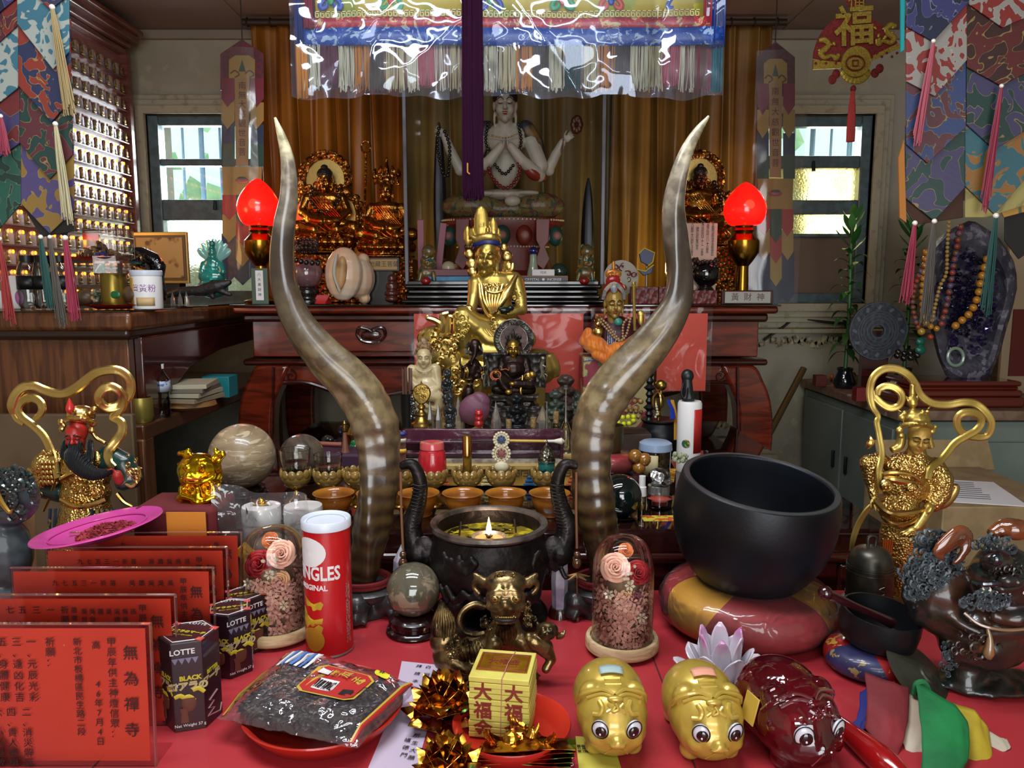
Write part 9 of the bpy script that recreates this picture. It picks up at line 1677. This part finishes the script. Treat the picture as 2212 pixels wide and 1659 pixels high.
tag(ob('teal_box',M().box((0,0,.035),(.09,.08,.07)),mat('teal_card','1a7a80',.5),loc=V((P(476,845,2.55).x,2.55,ZS)),bev=.002),'teal cardboard box at the far end of the lower shelf','box')
# right: geode, plants, disc
ZR=.9035
t=T('geode_plinth','polished red-brown moulded wooden plinth on the metal cabinet','plinth',V((P(2075,880,2.68).x,2.75,ZR))); m=M(); w_=.40
for z_,h_,a in((.018,.036,0),(.048,.024,.012),(.066,.014,.03),(.082,.018,.018)):ob('moulding',M().box((0,0,z_),(w_-a,.22-a,h_)),mat('red_brown_lacquer','5a1c12',.2,coat=.8),t,bev=.007)
gz0=ZR+.092; f=Fig(2.72,2090,830); f.o=V((f.o.x,2.75,gz0)); t=T('amethyst_geode','tall hollow amethyst geode hung with bead necklaces on a wooden plinth','geode',f.o)
def gp(a,q):
 return(2092+(98+14*sin(3*a))*cos(a)*q,655-(178 if sin(a)>0 else 176)*sin(a)*q)
m=M(); vs=[]; n=36
for ring,(q,dy)in enumerate(((.0,60),(.35,50),(.55,30),(.68,0),(.8,-22),(.93,-22),(1.0,0),(1.0,60),(.8,110),(0,120))):
 for j in range(n):a=2*pi*j/n; u,v=gp(a,q*(1+.05*noise.noise(V((cos(a)*2,sin(a)*2,ring))))); vs.append(P(u,v,2.75+dy*.0011+.01*noise.noise(V((cos(a)*3,sin(a)*3,ring+5))))-f.o)
fs=[(r_*n+j,r_*n+(j+1)%n,(r_+1)*n+(j+1)%n,(r_+1)*n+j)for r_ in range(9)for j in range(n)]; ob('rock_shell',m.add(vs,fs),mat('geode_rock','4a4850',.5,c2='2e2a3a',sc=14,c3='6a6470',sc3=30,bump=('noise',30,.8,.01)),t); m=M(); random.seed(6)
for i in range(420):
 a=rnd(0,6.28); q=rnd(.02,.84); u,v=gp(a,q); dy=46*(1-q)-6; p=P(u,v,2.75+dy*.0011)-f.o; s_=rnd(.006,.015); m.lathe([(s_*.6,-.006),(s_*.6,s_*.4),(.0001,s_)],p,5,Matrix.Rotation(pi/2+rnd(-.4,.4),3,'X')@Matrix.Rotation(rnd(-.4,.4),3,'Y'))
o6=ob('amethyst_crystals',m,mat('amethyst','1a1030',.06,c2='4a3468',sc=7,lo=.5,hi=.7,coat=1),t,smooth=False); o6['kind']='stuff'
amb2=mat('amber_bead','b5791e',.25,coat=.6); mixb=mat('mixed_bead','6a4a2c',.3,c2='9a3a2c',sc=40,c3='5a5a80',sc3=50)
def neck(l,r,mt,lb,Y=2.712):m=M(); rope(m,[P(a,b,Y)for a,b in l],r); return tag(ob('bead_necklace',m,mt),lb,'beads')
neck([(2010,530),(1996,570),(1976,620),(1972,660),(1980,700),(1990,712)],.009,mixb,'mixed brown and coral bead strand, outer left side of the geode'); neck([(2000,545),(1994,600),(1992,650),(1996,690),(2010,705),(2030,712)],.011,amb2,'amber bead strand, inner left side of the geode'); neck([(2075,490),(2062,560),(2052,620),(2042,670),(2030,712)],.011,mixb,'mixed brown bead strand down the middle of the geode'); neck([(2050,480),(2046,540),(2044,590),(2030,620),(2018,670),(2012,700)],.007,mat('gold_flower_bead','a88a4a',.4),'string of small gold flower beads on the geode'); neck([(2132,560),(2120,600),(2112,640),(2098,672),(2080,690),(2062,705)],.014,amb2,'string of large flat amber beads on the right of the geode')
neck([(1990,716),(2000,722)],.014,mat('citrine','a8862c',.1,coat=1),'round yellow citrine bead above the green pendant'); neck([(2010,728),(2014,730)],.011,mat('coral_bead','a03a28',.3),'coral bead hanging low on the geode')
f=Fig(2.70,1988,748); m=M(); f.E(m,1988,738,0,10,9,6); f.E(m,1988,756,0,12,10,7); tag(ob('green_pendant',m,mat('malachite','0e5a46',.3),loc=f.o,rem=.002),'carved green stone pendant hanging at the lower left of the geode','pendant')
m=M(); m.tube([P(2064+17*cos(a),771+19*sin(a),2.72)for a in[i*pi/10 for i in range(20)]],.006,8,closed=True); tag(ob('jade_ring',m,mat('pale_jade_ring','7a8c7c',.2,coat=.6)),'pale jade bangle leaning at the foot of the geode','ring')
c=P(1896,715,2.95); t=T('zodiac_disc','dark grey engraved stone disc with a central hole on the metal cabinet','disc',c); k=S(2.95)*62; dk2=mat('slate_disc','30353c',.5,c2='3c4148',sc=60,bump=('voronoi',60,.4,.004)); ob('disc',M().lathe([(k*.2,-.006),(k*1.0,-.006),(k,.006),(k*.2,.006),(k*.2,-.006)],(0,0,0),48,rx),dk2,t)
for q in(.24,.38,.5,.6,.68,.98):ob('engraved_ring',M().tube([(k*q*cos(a),-.0065,k*q*sin(a))for a in[i*pi/24 for i in range(48)]],.0012,5,closed=True),mat('chalky_line','5a6068',.6),t)
m=M()
for i in range(12):a=i*pi/6; m.box((k*.82*cos(a),-.0065,k*.82*sin(a)),(k*.16,.002,k*.1),Matrix.Rotation(-a+.6,3,'Y'));
ob('zodiac_relief',m,MC['chalky_line'],t,smooth=False); ob('stand',M().box((0,.02,(ZR-c.z)/2),(.1,.03,c.z-ZR)),rosed,t)
leafm=mat('bamboo_leaf','1f4a22',.4,c2='2f6a2c',sc=9); leafl=mat('young_leaf','4a8a4a',.4)
def plant(Y,u,v0,v1,lb,seed):
 random.seed(seed); o=V((P(u,v1,Y).x,Y,ZR)); z1=P(u,v0,Y).z-ZR; t=T('lucky_bamboo',lb,'plant',o,'lucky bamboo plants'); ob('stem',M().tube([(0,0,0),(.004,0,z1*.4),(-.003,0,z1*.8),(0,0,z1*.93)],.008,8,4),mat('green_stem','2a5a24',.4),t); la=None
 for i in range(46):
  a=i*2.4; z_=z1*(.18+.76*i/46); L=rnd(.07,.12)*(1-.4*(i/46)**3); d=V((cos(a),sin(a),0)); e=V((-sin(a),cos(a),0)); up=.3+1.0*(i/46)
  m=M().grid(lambda x,y:V((0,0,z_))+d*L*y*(1-.25*y)+e*(x-.5)*.030*sin(pi*min(1,.08+y*.92))+V((0,0,L*(up*y-(.9 if i<34 else .2)*y*y)+.004*abs(x-.5))),2,6); ob('leaf',m,leafl if i>38 else leafm,t)
 ob('vase',M().lathe([(0,0),(.035,0),(.045,.03),(.03,.07),(.034,.08),(.026,.08),(0,.02)],n=24,k=2),mat('dark_glass_vase','14181c',.1,coat=1),t)
plant(3.16,1825,440,800,'lucky bamboo plant in front of the right window, nearer the altar',3); plant(3.16,1952,440,800,'lucky bamboo plant half behind the right brocade banner',4)
for u,v,w_,h_,c,lb in((1776,795,22,24,'5a1a14','small dark red wooden cube at the left corner of the metal cabinet'),(1862,842,20,30,'6a1410','red paper block on the metal cabinet by the gold loop'),(1950,772,22,50,'b8b4a8','white paper tube with ink writing beside the geode')):Y=3.2 if u<1800 else 2.78; t=bx_('paper_block',Y,u-w_/2,u+w_/2,v-h_/2,v+h_/2,.04,mat('blk_'+c,c,.6),lb,'block',ZR)
for u,v,r,Y,c,lb,nm in((1797,814,6,3.38,'c86a1a','tiny orange ball on the metal cabinet edge','orange_ball'),(1826,806,14,3.3,'20283a','small dark glass ball before the bamboo plant','glass_ball')):sphere(Y,u,v,r,ZR,mat('ball_'+c,c,.2,coat=.6),lb,black,.5)
f=Fig(3.2,1835,824); m=M(); f.o=V((f.o.x,3.2,f.o.z)); f.E(m,1852,818,0,14,8,8); f.E(m,1842,810,0,7,7,6); f.E(m,1865,822,0,9,6,7); f.E(m,1850,826,0,16,4,9); tag(ob('wooden_dog',m,mat('tan_boxwood','7a5a30',.4),loc=f.o,rem=.0025),'small tan boxwood animal carving on the metal cabinet','carving')
m=M(); rope(m,[P(u,v,2.7)for u,v in((1938,768),(1955,774),(1975,770),(1990,762))],.012); m2=m; rope(m,[P(u,v,2.72)for u,v in((1940,760),(1960,764),(1985,755))],.011); tag(ob('prayer_beads',m,black),'black ridged bead bracelet heap in front of the geode','beads')
a,b=P(1736,796,3.2),P(1660,940,3.05); b2=b+(b-a)*1.9; tag(ob('bamboo_pole',M().tube([a,b,b2],.014,10),mat('dark_bamboo','4a3a1c',.4)),'dark bamboo pole leaning against the wall beside the altar leg','pole')
c0=P(2212,600,2.9); t=T('framed_board','pale framed board with a dark red lower panel at the right edge behind the geode','picture',V((P(2260,700,3.0).x,3.0,ZR))); ob('board',M().box((0,0,.32),(.34,.02,.64)),mat('pale_board','9a8468',.5),t,bev=.004); ob('red_panel',M().box((0,-.012,.2),(.28,.006,.26)),mat('dark_red_panel','5a1a12',.5),t)
# freeze modifiers and text into plain meshes
bpy.context.view_layer.update(); dg=bpy.context.evaluated_depsgraph_get(); NEW={}; FT={}
for o in BAKE:
 if o.data.name not in NEW:NEW[o.data.name]=bpy.data.meshes.new_from_object(o.evaluated_get(dg))
for o in[x for x in bpy.data.objects if x.type=='FONT']:
 if o.data.name not in FT:FT[o.data.name]=bpy.data.meshes.new_from_object(o.evaluated_get(dg))
 me_=FT[o.data.name]
 if '_bend'in o:
  r_=o['_bend']
  for v_ in me_.vertices:
   x,y,z=v_.co; x*=o.scale[0]; v_.co=((r_+z)*sin(x/r_)/o.scale[0],y,(r_+z)*cos(x/r_)-r_)
 FT[o.name+'#']=(o,me_)
for o in BAKE:
 n_=NEW.get(o.data.name)
 if n_ is not None:o.modifiers.clear(); o.data=n_
for k,a in list(FT.items()):
 if not k.endswith('#'):continue
 o,me=a; nm=o.name.split('.')[0]; pr=o.parent; loc,ro,sc_=o.location.copy(),o.rotation_euler.copy(),o.scale.copy()
 tags={q:o[q]for q in('label','category','group','kind')if q in o}; bpy.data.objects.remove(o)
 n_=bpy.data.objects.new(nm,me); COL.objects.link(n_); n_.parent=pr; n_.location=loc; n_.rotation_euler=ro; n_.scale=sc_
 for q,v_ in tags.items():n_[q]=v_
FINE=('curly_mane','mane_locks','lion_mane','relief_scrolls','gold_scrollwork','armour_ornaments','dragon_belt','scroll_rim','pearl_row','engraved_bands','ear_ornaments','carved_scrolls','seam','embroidered_clouds','relief','shoulder_scales','berry_cluster','pearl_sprig','key_pattern','key_border','moulded_relief','zodiac_relief','fringe','tassel','threads','teeth')
for o in bpy.data.objects:
 if o.parent and o.name.split('.')[0]in FINE and 'kind'not in o:o['kind']='stuff'
